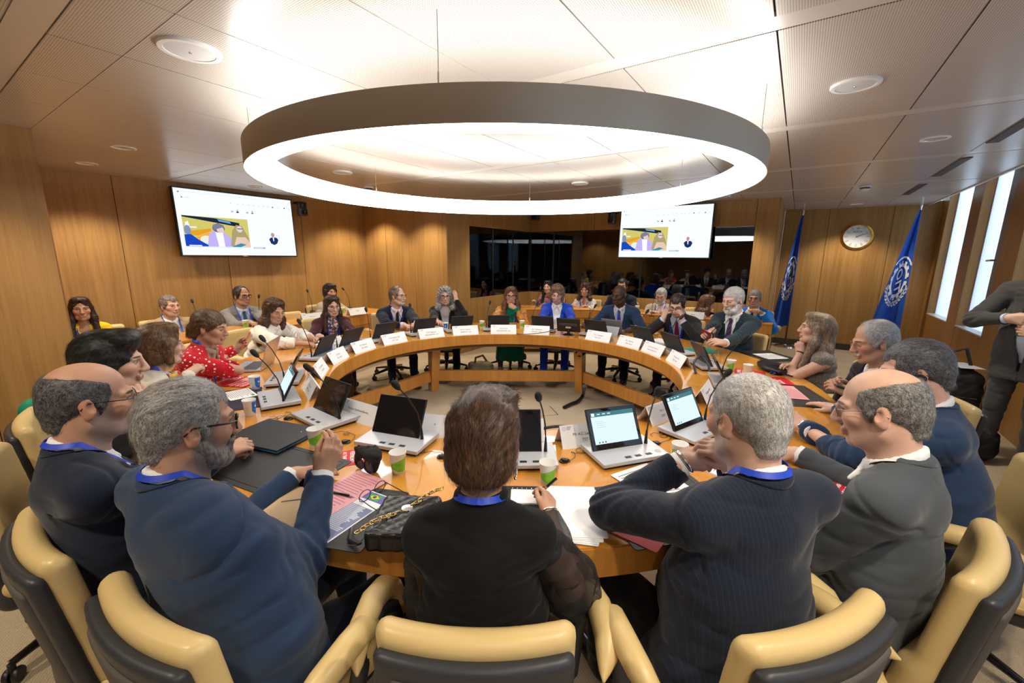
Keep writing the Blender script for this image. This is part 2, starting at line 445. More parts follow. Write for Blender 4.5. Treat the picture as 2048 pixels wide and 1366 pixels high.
# ceiling speakers, downlights, smoke detectors
def ceiling_disc(a, b, r, label, group=None):
    t = thing('ceiling_speaker', label, 'speaker', room(a, b, CEIL), 0, group)
    m = MB(); m.lathe([(r, 0), (r, -.006), (r * .96, -.012), (r * .8, -.012), (r * .79, -.008)], 40); m.build('bezel', principled('white plastic', (.8, .8, .8), .4), t, smooth=40)
    m = MB(); m.lathe([(r * .79, -.009), (r * .3, -.012), (0, -.0125)], 40); m.build('grille', principled('white speaker mesh', (.66, .67, .68), .6, bump=(900, .4, .001)), t, smooth=60)
    m = MB(); m.lathe([(.007, -.011), (.006, -.016), (0, -.017)], 12); m.build('badge', CHROME, t, smooth=60)
ceiling_disc(.9, 2.3, .118, 'white round ceiling speaker above the left of the ring lamp')
ceiling_disc(2.908, -.13, .106, 'white round ceiling speaker right of the ring lamp')
ceiling_disc(2.915, 4.154, .1, 'white round ceiling speaker seen through the ring near its left edge')
ceiling_disc(4.843, 2.291, .1, 'white round ceiling speaker seen through the ring toward the dark windows')
REFLECT = principled('mirror reflector', (.85, .87, .9), .06, metal=1.)
def downlight(a, b, label, lit=1.):
    t = thing('downlight', label, 'ceiling light', room(a, b, CEIL))
    ld = bpy.data.lights.new('downlight_beam', 'SPOT'); ld.energy = SPOT_W * lit; ld.color = (1, .86, .66); ld.spot_size = radians(118); ld.spot_blend = .55; ld.shadow_soft_size = .05
    lo = bpy.data.objects.new('downlight_beam', ld); COL.objects.link(lo); lo.parent = t; lo.location = (0, 0, -.02)
    m = MB(); m.lathe([(.085, .0), (.085, -.006), (.072, -.008), (.07, -.001)], 32); m.build('trim_ring', WHITE, t, smooth=40)
    m = MB(); m.lathe([(.07, -.002), (.062, .012), (.05, .02), (.0, .022)], 32); m.build('reflector', REFLECT, t, smooth=50)
    m = MB()
    for k in range(3):
        M = Matrix.Rotation(k * pi / 3, 3, 'Z'); m.box((0, 0, .006), (.128, .003, .014), M=M)
    m.build('louvre', CHROME, t)
downlight(1.296, 4.806, 'mirrored downlight above the near left wood wall')
downlight(2.897, 6.006, 'mirrored downlight above the left screen')
downlight(4.459, -.716, 'mirrored downlight near the windows on the right')
downlight(8.918, -.65, 'mirrored downlight in front of the wall clock')
downlight(4.5, 6.0, 'mirrored downlight in the far left corner, behind the ring lamp')
downlight(4.45, 4.9, 'mirrored downlight by the short back wall, behind the ring lamp')
downlight(6.2, 4.05, 'mirrored downlight in front of the left booth window')
downlight(6.9, 2.6, 'mirrored downlight in front of the right booth window, behind the ring lamp')
downlight(6.9, 1.0, 'mirrored downlight above the man in the bright blue suit')
downlight(1.3, 5.95, 'mirrored downlight in the alcove by the left pillar')
downlight(.4, -.716, 'mirrored downlight near the windows above the camera side', .8)
downlight(-.6, 1.4, 'mirrored downlight behind the camera', 1.)
downlight(-.9, -.7, 'added mirrored downlight by the windows behind the camera', 1.)  # unseen fill lamp, added to brighten the foreground
downlight(1.0, -.716, 'added mirrored downlight near the windows beside the camera', 1.)  # another added lamp outside the view, lifting the near side
downlight(-1.3, 2.6, 'added mirrored downlight behind the camera on the wood wall side', 1.)  # added out of view for more light on near people and chairs
downlight(.25, 3.9, 'added mirrored downlight above the near left wood wall, out of frame', .8)  # added just outside the view to brighten the left pillar wall
def smoke(a, b, label):
    t = thing('smoke_detector', label, 'smoke detector', room(a, b, CEIL))
    m = MB(); m.lathe([(.06, 0), (.06, -.016), (.052, -.018)], 28); m.build('base', WHITE, t, smooth=40)
    m = MB(); m.lathe([(.052, -.018), (.05, -.03), (.042, -.036)], 28); m.build('vent_band', DARK_GREY, t, smooth=40)
    m = MB(); m.lathe([(.044, -.034), (.046, -.042), (.03, -.056), (0, -.058)], 28); m.build('cap', WHITE, t, smooth=40)
smoke(3.702, 4.749, 'white smoke detector seen through the ring lamp')
smoke(6.817, -.554, 'white smoke detector between clock wall and ring lamp')
for k, s in enumerate(strip[2:7]):        # dark air slots along the window side
    m = MB(); a0 = s + .2; m.span((a0, -1.13, CEIL - .006), (a0 + 1.0, -1.06, CEIL - .001)); o = m.build('air_slot', principled('dark air slot', (.05, .035, .025), .5), rz=ROOM_Z)
    tag(o, ['long dark ceiling air slot on the window side, nearest the camera', 'dark ceiling air slot on the window side, second nearest the camera', 'dark ceiling air slot beside the downlight near the windows', 'dark ceiling air slot beside the smoke detector', 'dark ceiling air slot closest to the clock wall'][k], 'air vent', 'ceiling air slots')

# ------------------------------------------------------------------ round conference table
def conference_table():
    t = thing('conference_table', 'large ring-shaped lacquered oak conference table with trestle legs', 'table', (TC[0], TC[1], 0))
    N = 192; m = MB()
    for k in range(16):         # veneer sectors with fine joints
        a0, a1 = 2 * pi * k / 16 + .0006, 2 * pi * (k + 1) / 16 - .0006; n = 12
        V = []; F = []
        for j in range(n + 1):
            a = a0 + (a1 - a0) * j / n
            V += [(R_IN * cos(a), R_IN * sin(a), TABLE_Z), (R_OUT * cos(a), R_OUT * sin(a), TABLE_Z), (R_OUT * cos(a), R_OUT * sin(a), TABLE_Z - .03), (R_IN * cos(a), R_IN * sin(a), TABLE_Z - .03)]
        for j in range(n):
            for q in range(4): F.append((j * 4 + q, j * 4 + (q + 1) % 4, (j + 1) * 4 + (q + 1) % 4, (j + 1) * 4 + q))
        m.add(V, F)
    m.build('tabletop', TABLE_WOOD, t)
    m = MB(); m.lathe([(R_IN - .004, TABLE_Z - .003), (R_IN - .006, TABLE_Z - .02), (R_IN - .006, TABLE_Z - .112), (R_IN + .03, TABLE_Z - .115), (R_IN + .03, TABLE_Z - .002), (R_IN - .004, TABLE_Z - .003)], N)
    m.build('inner_fascia', TABLE_EDGE, t, smooth=35)
    m = MB(); m.lathe([(R_IN + .05, TABLE_Z - .05), (R_IN + .05, TABLE_Z - .155), (R_IN + .075, TABLE_Z - .155), (R_IN + .075, TABLE_Z - .05)], N)
    m.build('cable_tray', principled('brown cable tray', (.16, .07, .025), .5), t, smooth=35)
    # outer fascia with shallow slots
    m = MB(); slots = []
    for k in range(20):
        c = radians(-90 + 190 + k * 18 + 7)
        slots.append(c)
    def seg(a0, a1, z0, z1, r0, r1, n):
        V = []; F = []
        for j in range(n + 1):
            a = a0 + (a1 - a0) * j / n
            V += [(r0 * cos(a), r0 * sin(a), z0), (r1 * cos(a), r1 * sin(a), z0), (r1 * cos(a), r1 * sin(a), z1), (r0 * cos(a), r0 * sin(a), z1)]
        for j in range(n):
            for q in range(4): F.append((j * 4 + q, j * 4 + (q + 1) % 4, (j + 1) * 4 + (q + 1) % 4, (j + 1) * 4 + q))
        F += [(3, 2, 1, 0), tuple(n * 4 + q for q in range(4))]
        m.add(V, F)
    zt, zb = TABLE_Z - .004, TABLE_Z - .105
    hw = .028
    for k, c in enumerate(slots):
        nx = slots[(k + 1) % 20] + (2 * pi if k == 19 else 0)
        seg(c + hw, nx - hw, zb, zt, R_OUT - .03, R_OUT + .005, 10)
        seg(c - hw, c + hw, zb, zb + .022, R_OUT - .03, R_OUT + .005, 3); seg(c - hw, c + hw, zt - .026, zt, R_OUT - .03, R_OUT + .005, 3)
    m.build('outer_fascia', TABLE_EDGE, t, smooth=35)
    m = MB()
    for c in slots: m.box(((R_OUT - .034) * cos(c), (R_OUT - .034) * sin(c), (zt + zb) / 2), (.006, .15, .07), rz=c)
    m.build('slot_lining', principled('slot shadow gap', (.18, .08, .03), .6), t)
    m = MB(); m.lathe([(R_IN + .03, TABLE_Z - .03), (R_IN + .03, TABLE_Z - .045), (R_OUT - .03, TABLE_Z - .045), (R_OUT - .03, TABLE_Z - .03)], N)
    m.build('underside', principled('table underside', (.2, .1, .04), .6), t)
    RL = 1.80; legs = [29.5 + 60 * k for k in range(6)]
    LEGW = wood('lacquered leg', (.5, .2, .035), (.72, .34, .075), grain=(20, 20, 2), rough=.25, coat=.3)
    pos = []
    for ang in legs:
        a = radians(ang); u = Vector((sin(a), cos(a), 0)); v = Vector((cos(a), -sin(a), 0))
        m = MB()
        top, bot = u * (RL - .08), u * (RL + .01)
        def sec(c, hu, hv, z): return [c + u * i * hu + v * j * hv + Vector((0, 0, z)) for i, j in ((-1, -1), (1, -1), (1, 1), (-1, 1))]
        V = sec(top, .075, .056, TABLE_Z - .045) + sec(bot, .06, .045, 0.0)
        m.add(V, [(0, 1, 2, 3), (7, 6, 5, 4)] + [(i, 4 + i, 4 + (i + 1) % 4, (i + 1) % 4) for i in range(4)])
        lg = m.build('leg', LEGW, t, bevel=.005)
        k = MB()
        for z in (.155, .225):
            c = bot - u * .068 + Vector((0, 0, z)); k.lathe([(.011, -.004), (.011, .006), (0, .007)], 12, c, M=Matrix.Rotation(atan2(-u.y, -u.x), 3, 'Z') @ Matrix.Rotation(pi / 2, 3, 'Y'))
        k.build('peg', principled('dark wood peg', (.2, .07, .02), .4), lg, smooth=40)
        c = u * 1.86; m = MB(); m.box((c.x, c.y, TABLE_Z - .075), (.62, .07, .06), rz=atan2(u.y, u.x)); m.build('bearer', LEGW, t)
        pos.append(bot)
    for i in range(6):
        p, q = pos[i], pos[(i + 1) % 6]; d = (q - p); L = d.length - .1; c = (p + q) / 2; rz = atan2(d.y, d.x)
        m = MB(); m.box((c.x, c.y, .19), (L, .055, .135), rz=rz); m.build('stretcher', LEGW, t, bevel=.006)
conference_table()

# ------------------------------------------------------------------ second row desks
def desk_run(name, label, p, q, nseg, zt=.76, depth=.5, low=.06, side=1):
    """long veneered desk from p to q (front edge at the top), body behind it"""
    P, Q = Vector((*p, 0)), Vector((*q, 0)); d = Q - P; L = d.length; rz = atan2(d.y, d.x)
    t = thing(name, label, 'desk', P, rz)
    s = side
    m = MB()
    for k in range(nseg):
        a, b = L * k / nseg + .002, L * (k + 1) / nseg - .002
        prof = [(0, zt - .012), (.012 * s, zt), (depth * s, zt), (depth * s, zt - .03), (.02 * s, zt - .03), (0, zt - .03)]
        n = len(prof); V = [(a, y, z) for y, z in prof] + [(b, y, z) for y, z in prof]
        m.add(V, [tuple(range(n)), tuple(range(2 * n - 1, n - 1, -1))] + [(i, n + i, n + (i + 1) % n, (i + 1) % n) for i in range(n)])
    m.build('desk_top', TABLE_EDGE, t)
    m = MB()
    for k in range(nseg): m.span((L * k / nseg + .003, .0, zt - .155), (L * (k + 1) / nseg - .003, .02 * s, zt - .034))
    m.build('upper_panel', TABLE_EDGE, t)
    m = MB()
    for k in range(nseg): m.span((L * k / nseg + .003, .012 * s, low), (L * (k + 1) / nseg - .003, .03 * s, zt - .165))
    m.build('modesty_panel', TABLE_EDGE, t)
    m = MB()
    for k in range(nseg + 1): x = min(max(L * k / nseg, .02), L - .02); m.span((x - .018, .032 * s, 0), (x + .018, depth * s * .85, zt - .035))
    m.build('side_panel', OAK_DARK, t)
    return t
def rp(a, b): q = room(a, b); return (q[0], q[1])
desk_run('side_desk', 'long oak desk running along the left wood wall under the left screen', rp(.9, 5.06), rp(4.5, 5.40), 3)
desk_run('side_desk', 'long oak desk in front of the dark booth windows', rp(5.85, 3.95), rp(6.62, 2.86), 1)
desk_run('side_desk', 'oak desk in front of the booth windows behind the man in dark navy suit', rp(6.62, 2.855), rp(6.62, .2), 2)
# ------------------------------------------------------------------ organic shapes: smooth unions of tapered limbs, meshed by surface nets
def V3(*a): return np.array(a if len(a) > 1 else a[0], dtype=np.float64)
def unit(v): v = np.asarray(v, float); return v / (np.linalg.norm(v) + 1e-12)
def smin(a, b, k):
    if k <= 0: return np.minimum(a, b)
    h = np.maximum(k - np.abs(a - b), 0)
    h *= h; h *= .25 / k
    return np.minimum(a, b) - h
def vnoise(P):
    """value noise in [-1,1]"""
    i = np.floor(P).astype(np.int64); f = P - i; f = f * f * (3 - 2 * f)
    r = 0
    for dx in (0, 1):
        wx = f[:, 0] if dx else 1 - f[:, 0]
        for dy in (0, 1):
            wy = f[:, 1] if dy else 1 - f[:, 1]
            for dz in (0, 1):
                wz = f[:, 2] if dz else 1 - f[:, 2]
                h = ((i[:, 0] + dx) * 374761393 + (i[:, 1] + dy) * 668265263 + (i[:, 2] + dz) * 2147483647) & 0xffffffff
                h = ((h ^ (h >> 13)) * 1274126177) & 0xffffffff
                r = r + wx * wy * wz * ((h >> 8 & 0xffff) / 32767.5 - 1)
    return r

class Blob:
    def __init__(s): s.ops = []
    def cap(s, a, b, ra, rb=None, k=.02, op='u', M=None):
        """tapered limb from a to b; M: 3x3 map applied about a (non-uniform section)"""
        a, b = V3(a), V3(b); rb = ra if rb is None else rb
        if M is not None: bb = M @ (b - a)
        else: bb = b - a
        s.ops.append((op, k, 'c', a, bb, ra, rb, M)); return s
    def ell(s, c, r, R=None, k=.02, op='u'):
        s.ops.append((op, k, 'e', V3(c), V3(r), None if R is None else np.asarray(R, float), None, None)); return s
    def half(s, p, n, k=0., op='s'):      # removes what lies on the side n points to
        s.ops.append((op, k, 'h', V3(p), unit(n), None, None, None)); return s
    def fn(s, f, k=0., op='s'):
        s.ops.append((op, k, 'f', f, None, None, None, None)); return s
    @staticmethod
    def prim(o, P):
        t = o[2]
        if t == 'c':
            dt = P.dtype; d = P - o[3].astype(dt)
            if o[7] is not None: d = d @ o[7].T.astype(dt)
            bb = o[4].astype(dt); L2 = float(bb @ bb)
            if L2 < 1e-12: return np.sqrt(np.einsum('ij,ij->i', d, d)) - dt.type(o[5])
            db = d @ bb; h = np.minimum(np.maximum(db * dt.type(1 / L2), 0), 1)
            q2 = np.einsum('ij,ij->i', d, d) + h * (h * dt.type(L2) - 2 * db)
            return np.sqrt(np.maximum(q2, 0)) - (dt.type(o[5]) + dt.type(o[6] - o[5]) * h)
        if t == 'e':
            dt = P.dtype; d = P - o[3].astype(dt)
            if o[5] is not None: d = d @ o[5].astype(dt)
            r = o[4].astype(dt); d /= r; k0 = np.sqrt(np.einsum('ij,ij->i', d, d)); d /= r; k1 = np.sqrt(np.einsum('ij,ij->i', d, d))
            return np.where(k1 > 1e-7, k0 * (k0 - 1) / np.maximum(k1, 1e-7), -r.min())
        if t == 'h': return -((P - o[3].astype(P.dtype)) @ o[4].astype(P.dtype))
        return o[3](P)
    def ev(s, P):
        D = np.full(len(P), 1e3)
        for o in s.ops:
            d = s.prim(o, P)
            if o[0] == 'u': D = smin(D, d, o[1])
            else: D = -smin(-D, d, o[1])
        return D
    def bounds(s):
        lo, hi = np.full(3, 1e9), np.full(3, -1e9)
        for o in s.ops:
            if o[0] != 'u': continue
            if o[2] == 'c':
                Mi = np.linalg.inv(o[7]) if o[7] is not None else np.eye(3)
                e = Mi @ o[4]; g = np.abs(Mi).sum(1) if o[7] is not None else np.ones(3)
                for p, r in ((o[3], o[5]), (o[3] + e, o[6])):
                    lo = np.minimum(lo, p - r * g); hi = np.maximum(hi, p + r * g)
            elif o[2] == 'e':
                r = o[4] if o[5] is None else np.abs(o[5]) @ o[4]
                lo = np.minimum(lo, o[3] - r); hi = np.maximum(hi, o[3] + r)
        return lo - .03, hi + .03
    def mesh(s, res, disp=None, pad=.016):
        B = 8; lo, hi = s.bounds(); bs = B * res
        n = np.ceil((hi - lo) / bs).astype(int) + 1
        ax = [lo[i] + (np.arange(n[i]) + .5) * bs for i in range(3)]
        G = np.stack(np.meshgrid(*ax, indexing='ij'), -1).reshape(-1, 3)
        hd = bs * .87
        D = np.full(len(G), 1e3, np.float32); G = G.astype(np.float32); PD = []
        for o in s.ops:
            d = s.prim(o, G); PD.append(d)
            D = smin(D, d, o[1]) if o[0] == 'u' else -smin(-D, d, o[1])
        act = np.abs(D) < hd * 1.25 + pad
        idx = np.nonzero(act)[0]; Dc = D[idx]; C = G[idx]
        m = B + 1; g = np.arange(m) * res - bs / 2
        off = np.stack(np.meshgrid(g, g, g, indexing='ij'), -1).reshape(-1, 3)
        nb = len(idx); F = np.full((nb, m ** 3), 1e3, np.float32); off = off.astype(np.float32); C32 = C.astype(np.float32)
        for o, d in zip(s.ops, PD):
            d = d[idx]
            if o[0] == 'u': sel = np.nonzero(d < hd * (1.8 if o[2] == 'e' else 1.35) + o[1] + pad)[0]
            else: sel = np.nonzero(d < hd * 1.3 + o[1] + pad)[0]
            if not len(sel): continue
            P = (C32[sel][:, None, :] + off[None]).reshape(-1, 3)
            q = s.prim(o, P).reshape(len(sel), -1)
            F[sel] = smin(F[sel], q, o[1]) if o[0] == 'u' else -smin(-F[sel], q, o[1])
        if disp is not None:
            near = np.abs(F) < 1.8 * res + pad; bi, pi_ = np.nonzero(near)
            P = C32[bi] + off[pi_]; F[bi, pi_] += disp(P)
        F = F.reshape(nb, m, m, m); sgn = F < 0
        # cells with a sign change
        cs = [(i, j, k) for i in (0, 1) for j in (0, 1) for k in (0, 1)]
        sl = lambda A, c: A[:, c[0]:c[0] + B, c[1]:c[1] + B, c[2]:c[2] + B]
        cnt = sum(sl(sgn, c).astype(np.int8) for c in cs)
        mix = (cnt > 0) & (cnt < 8)
        bi, ci, cj, ck = np.nonzero(mix)
        if not len(bi): return np.zeros((0, 3)), np.zeros((0, 4), int)
        vals = np.stack([F[bi, ci + c[0], cj + c[1], ck + c[2]] for c in cs], 1)
        acc = np.zeros((len(bi), 3)); num = np.zeros(len(bi)); ca = np.array(cs, float)
        for a in range(8):
            for b in range(a + 1, 8):
                if abs(ca[a] - ca[b]).sum() != 1: continue
                x = (vals[:, a] < 0) != (vals[:, b] < 0)
                t = np.where(x, vals[:, a] / np.where(x, vals[:, a] - vals[:, b], 1), 0)
                acc += np.where(x[:, None], ca[a] + t[:, None] * (ca[b] - ca[a]), 0); num += x
        base = C[bi] - bs / 2
        V = base + (np.stack([ci, cj, ck], 1) + acc / num[:, None]) * res
        bxyz = np.stack(np.unravel_index(idx, n), 1)
        N = n * B + 2
        gid = lambda q: (q[:, 0] * N[1] + q[:, 1]) * N[2] + q[:, 2]
        cell = bxyz[bi] * B + np.stack([ci, cj, ck], 1) + 1
        cid = gid(cell); o_ = np.argsort(cid); cs_ = cid[o_]
        quads = []
        for axis in range(3):
            A = sgn[:, :B, :B, :B]
            e = [0, 0, 0]; e[axis] = 1
            Bv = sgn[:, e[0]:e[0] + B, e[1]:e[1] + B, e[2]:e[2] + B]
            x = A != Bv; bb, i, j, k = np.nonzero(x)
            if not len(bb): continue
            c0 = bxyz[bb] * B + np.stack([i, j, k], 1) + 1
            u, v = (axis + 1) % 3, (axis + 2) % 3
            q = []
            for du, dv in ((0, 0), (1, 0), (1, 1), (0, 1)):
                cc = c0.copy(); cc[:, u] -= du; cc[:, v] -= dv; q.append(gid(cc))
            q = np.stack(q, 1); pos = np.searchsorted(cs_, q); pos = np.minimum(pos, len(cs_) - 1)
            ok = (cs_[pos] == q).all(1); qi = o_[pos]
            flip = ~A[bb, i, j, k]
            qi[flip] = qi[flip][:, ::-1]
            quads.append(qi[ok])
        return V, np.concatenate(quads)

def np_object(name, V, Q, mats, parent=None, attrs=None, origin=None, smooth=True, mi=None):
    V = np.asarray(V, np.float32)
    if origin is not None: V = V - np.asarray(origin, np.float32)
    me = bpy.data.meshes.new(name); nq = len(Q); w = Q.shape[1]
    me.vertices.add(len(V)); me.vertices.foreach_set('co', V.ravel())
    me.loops.add(nq * w); me.loops.foreach_set('vertex_index', Q.astype(np.int32).ravel())
    me.polygons.add(nq); me.polygons.foreach_set('loop_start', np.arange(nq, dtype=np.int32) * w)
    try: me.polygons.foreach_set('loop_total', np.full(nq, w, np.int32))
    except Exception: pass
    for m in (mats if isinstance(mats, (list, tuple)) else [mats]): me.materials.append(m)
    if mi is not None: me.polygons.foreach_set('material_index', mi.astype(np.int32))
    me.polygons.foreach_set('use_smooth', np.full(nq, smooth))
    me.update(calc_edges=True)
    if attrs:
        for k, a in attrs.items():
            at = me.attributes.new(k, 'FLOAT_VECTOR', 'POINT'); at.data.foreach_set('vector', np.asarray(a, np.float32).ravel())
    o = bpy.data.objects.new(name, me); COL.objects.link(o)
    if parent is not None: o.parent = parent
    return o

# ------------------------------------------------------------------ skin, hair and cloth materials
def attr_vec(h, name):
    a = h.n('ShaderNodeAttribute'); a.attribute_name = name; return a.outputs['Vector']
def skin_mat(key, tone, lip, brow, beard=None, iris=(.06, .035, .02), closed=False, lined=False):
    """skin whose lips, brows, eyes and beard sit at fixed places of the head (attribute 'hp' holds head coordinates in metres)"""
    nm = 'skin ' + key
    if nm in MATS: return MATS[nm]
    m = principled(nm, tone, .48, spec=.35); h = NT(m); b = m.node_tree.nodes['Principled BSDF']
    hp = attr_vec(h, 'hp')
    sep = h.n('ShaderNodeSeparateXYZ'); h.l(hp, sep.inputs[0])
    cx = h.n('ShaderNodeCombineXYZ'); h.l(h.math('ABSOLUTE', sep.outputs[0]), cx.inputs[0]); h.l(sep.outputs[1], cx.inputs[1]); h.l(sep.outputs[2], cx.inputs[2])
    sym = cx.outputs[0]
    def ell(c, r, soft=.25, vec=sym):
        s_ = h.n('ShaderNodeVectorMath', operation='SUBTRACT'); h.l(vec, s_.inputs[0]); s_.inputs[1].default_value = c
        d_ = h.n('ShaderNodeVectorMath', operation='DIVIDE'); h.l(s_.outputs[0], d_.inputs[0]); d_.inputs[1].default_value = r
        l_ = h.n('ShaderNodeVectorMath', operation='LENGTH'); h.l(d_.outputs[0], l_.inputs[0])
        return h.math('SUBTRACT', 1., h.ramp(l_.outputs['Value'], 1 - soft, 1 + soft))
    n1 = h.noise(h.scaled(hp, (1, 1, 1)), 28, 4)
    lo = tuple(c * .86 for c in tone); hi = tuple(min(1, c * 1.1) for c in tone)
    col = h.mixc(n1, lo, hi)
    blush = (min(1, tone[0] * 1.03), tone[1] * .8, tone[2] * .76)
    col = h.mixc(h.math('MULTIPLY', ell((.045, .07, -.02), (.03, .05, .028), .6), .3), col, blush)
    col = h.mixc(h.math('MULTIPLY', ell((0, .112, -.034), (.018, .03, .02), .6), .22), col, blush)
    col = h.mixc(h.math('MULTIPLY', ell((.083, -.01, -.005), (.02, .03, .045), .5), .4), col, blush)
    if beard:
        bc, dens, kind = beard
        nb = h.noise(h.scaled(hp, (700, 700, 160)), 1.0, 2)
        bm = ell((.03, .055, -.1), (.062, .075, .062), .22)
        if kind == 'moustache': bm = ell((.014, .1, -.052), (.026, .03, .011), .25)
        elif kind == 'goatee': bm = h.math('MAXIMUM', ell((0, .085, -.1), (.03, .045, .04), .25), ell((.014, .1, -.052), (.026, .03, .011), .25))
        else: bm = h.math('MAXIMUM', bm, ell((.07, .02, -.06), (.03, .03, .06), .3))
        bm = h.math('MULTIPLY', bm, h.ramp(nb, .62 - dens * .5, .78 - dens * .3))
        col = h.mixc(bm, col, bc)
    lipm = ell((.0, .1, -.0685), (.026, .03, .0095), .2)
    col = h.mixc(h.math('MULTIPLY', lipm, .8), col, lip)
    line = ell((.0, .1, -.0675), (.024, .03, .0018), .4)
    col = h.mixc(line, col, tuple(c * .3 for c in lip))
    nos = ell((.0085, .107, -.0435), (.0045, .012, .003), .4)
    col = h.mixc(h.math('MULTIPLY', nos, .85), col, tuple(c * .2 for c in tone))
    lid = ell((.0325, .09, .006), (.019, .03, .0125), .45)
    col = h.mixc(h.math('MULTIPLY', lid, .35), col, tuple(c * .6 for c in tone))
    if not closed:
        eye = ell((.0325, .09, .003), (.0155, .03, .0062), .15)
        col = h.mixc(eye, col, (.4, .36, .34))
        ir = h.math('MULTIPLY', ell((.0325, .09, .0035), (.0068, .03, .0068), .15), eye)
        col = h.mixc(ir, col, iris)
        lash = h.math('SUBTRACT', ell((.0325, .09, .0055), (.0175, .03, .0075), .12), eye)
        col = h.mixc(h.math('MULTIPLY', h.math('MAXIMUM', lash, 0), .8), col, (.03, .018, .012))
    else:
        lash = ell((.0325, .09, -.003), (.0165, .03, .0022), .3)
        col = h.mixc(lash, col, (.04, .022, .016))
    br = ell((.033, .09, .0225), (.021, .04, .0042), .35)
    col = h.mixc(h.math('MULTIPLY', br, .9), col, brow)
    if lined:
        wv = ell((.026, .085, -.05), (.003, .03, .02), .5)
        col = h.mixc(h.math('MULTIPLY', wv, .4), col, tuple(c * .55 for c in tone))
    h.l(col, b.inputs['Base Color'])
    bp = h.n('ShaderNodeBump'); bp.inputs['Strength'].default_value = .12; bp.inputs['Distance'].default_value = .002
    h.l(h.noise(hp, 420, 3), bp.inputs['Height']); h.l(bp.outputs[0], b.inputs['Normal'])
    return m

def hair_mat(key, dark, light, freq=(260, 60, 40), rough=.42, mixc=.5, spec=.45):
    nm = 'hair ' + key
    if nm in MATS: return MATS[nm]
    m = principled(nm, light, rough, spec=spec); h = NT(m); b = m.node_tree.nodes['Principled BSDF']
    hp = attr_vec(h, 'hp')
    # strands: fine streaks running down / back from the crown
    wob = h.noise(hp, 18, 2)
    sp = h.n('ShaderNodeSeparateXYZ'); h.l(hp, sp.inputs[0])
    cb = h.n('ShaderNodeCombineXYZ')
    h.l(h.math('ADD', sp.outputs[0], h.math('MULTIPLY', wob, .03)), cb.inputs[0]); h.l(h.math('ADD', sp.outputs[1], h.math('MULTIPLY', wob, .02)), cb.inputs[1]); h.l(sp.outputs[2], cb.inputs[2])
    v = h.scaled(cb.outputs[0], freq)
    f1 = h.noise(v, 1., 3, .6); f2 = h.noise(h.scaled(cb.outputs[0], tuple(f * .3 for f in freq)), 1., 2)
    f = h.ramp(h.math('ADD', h.math('MULTIPLY', f1, .65), h.math('MULTIPLY', f2, .45)), .55 - mixc * .25, .8 - mixc * .2)
    h.l(h.mixc(f, dark, light), b.inputs['Base Color'])
    bp = h.n('ShaderNodeBump'); bp.inputs['Strength'].default_value = .45; bp.inputs['Distance'].default_value = .003
    h.l(f1, bp.inputs['Height']); h.l(bp.outputs[0], b.inputs['Normal'])
    return m

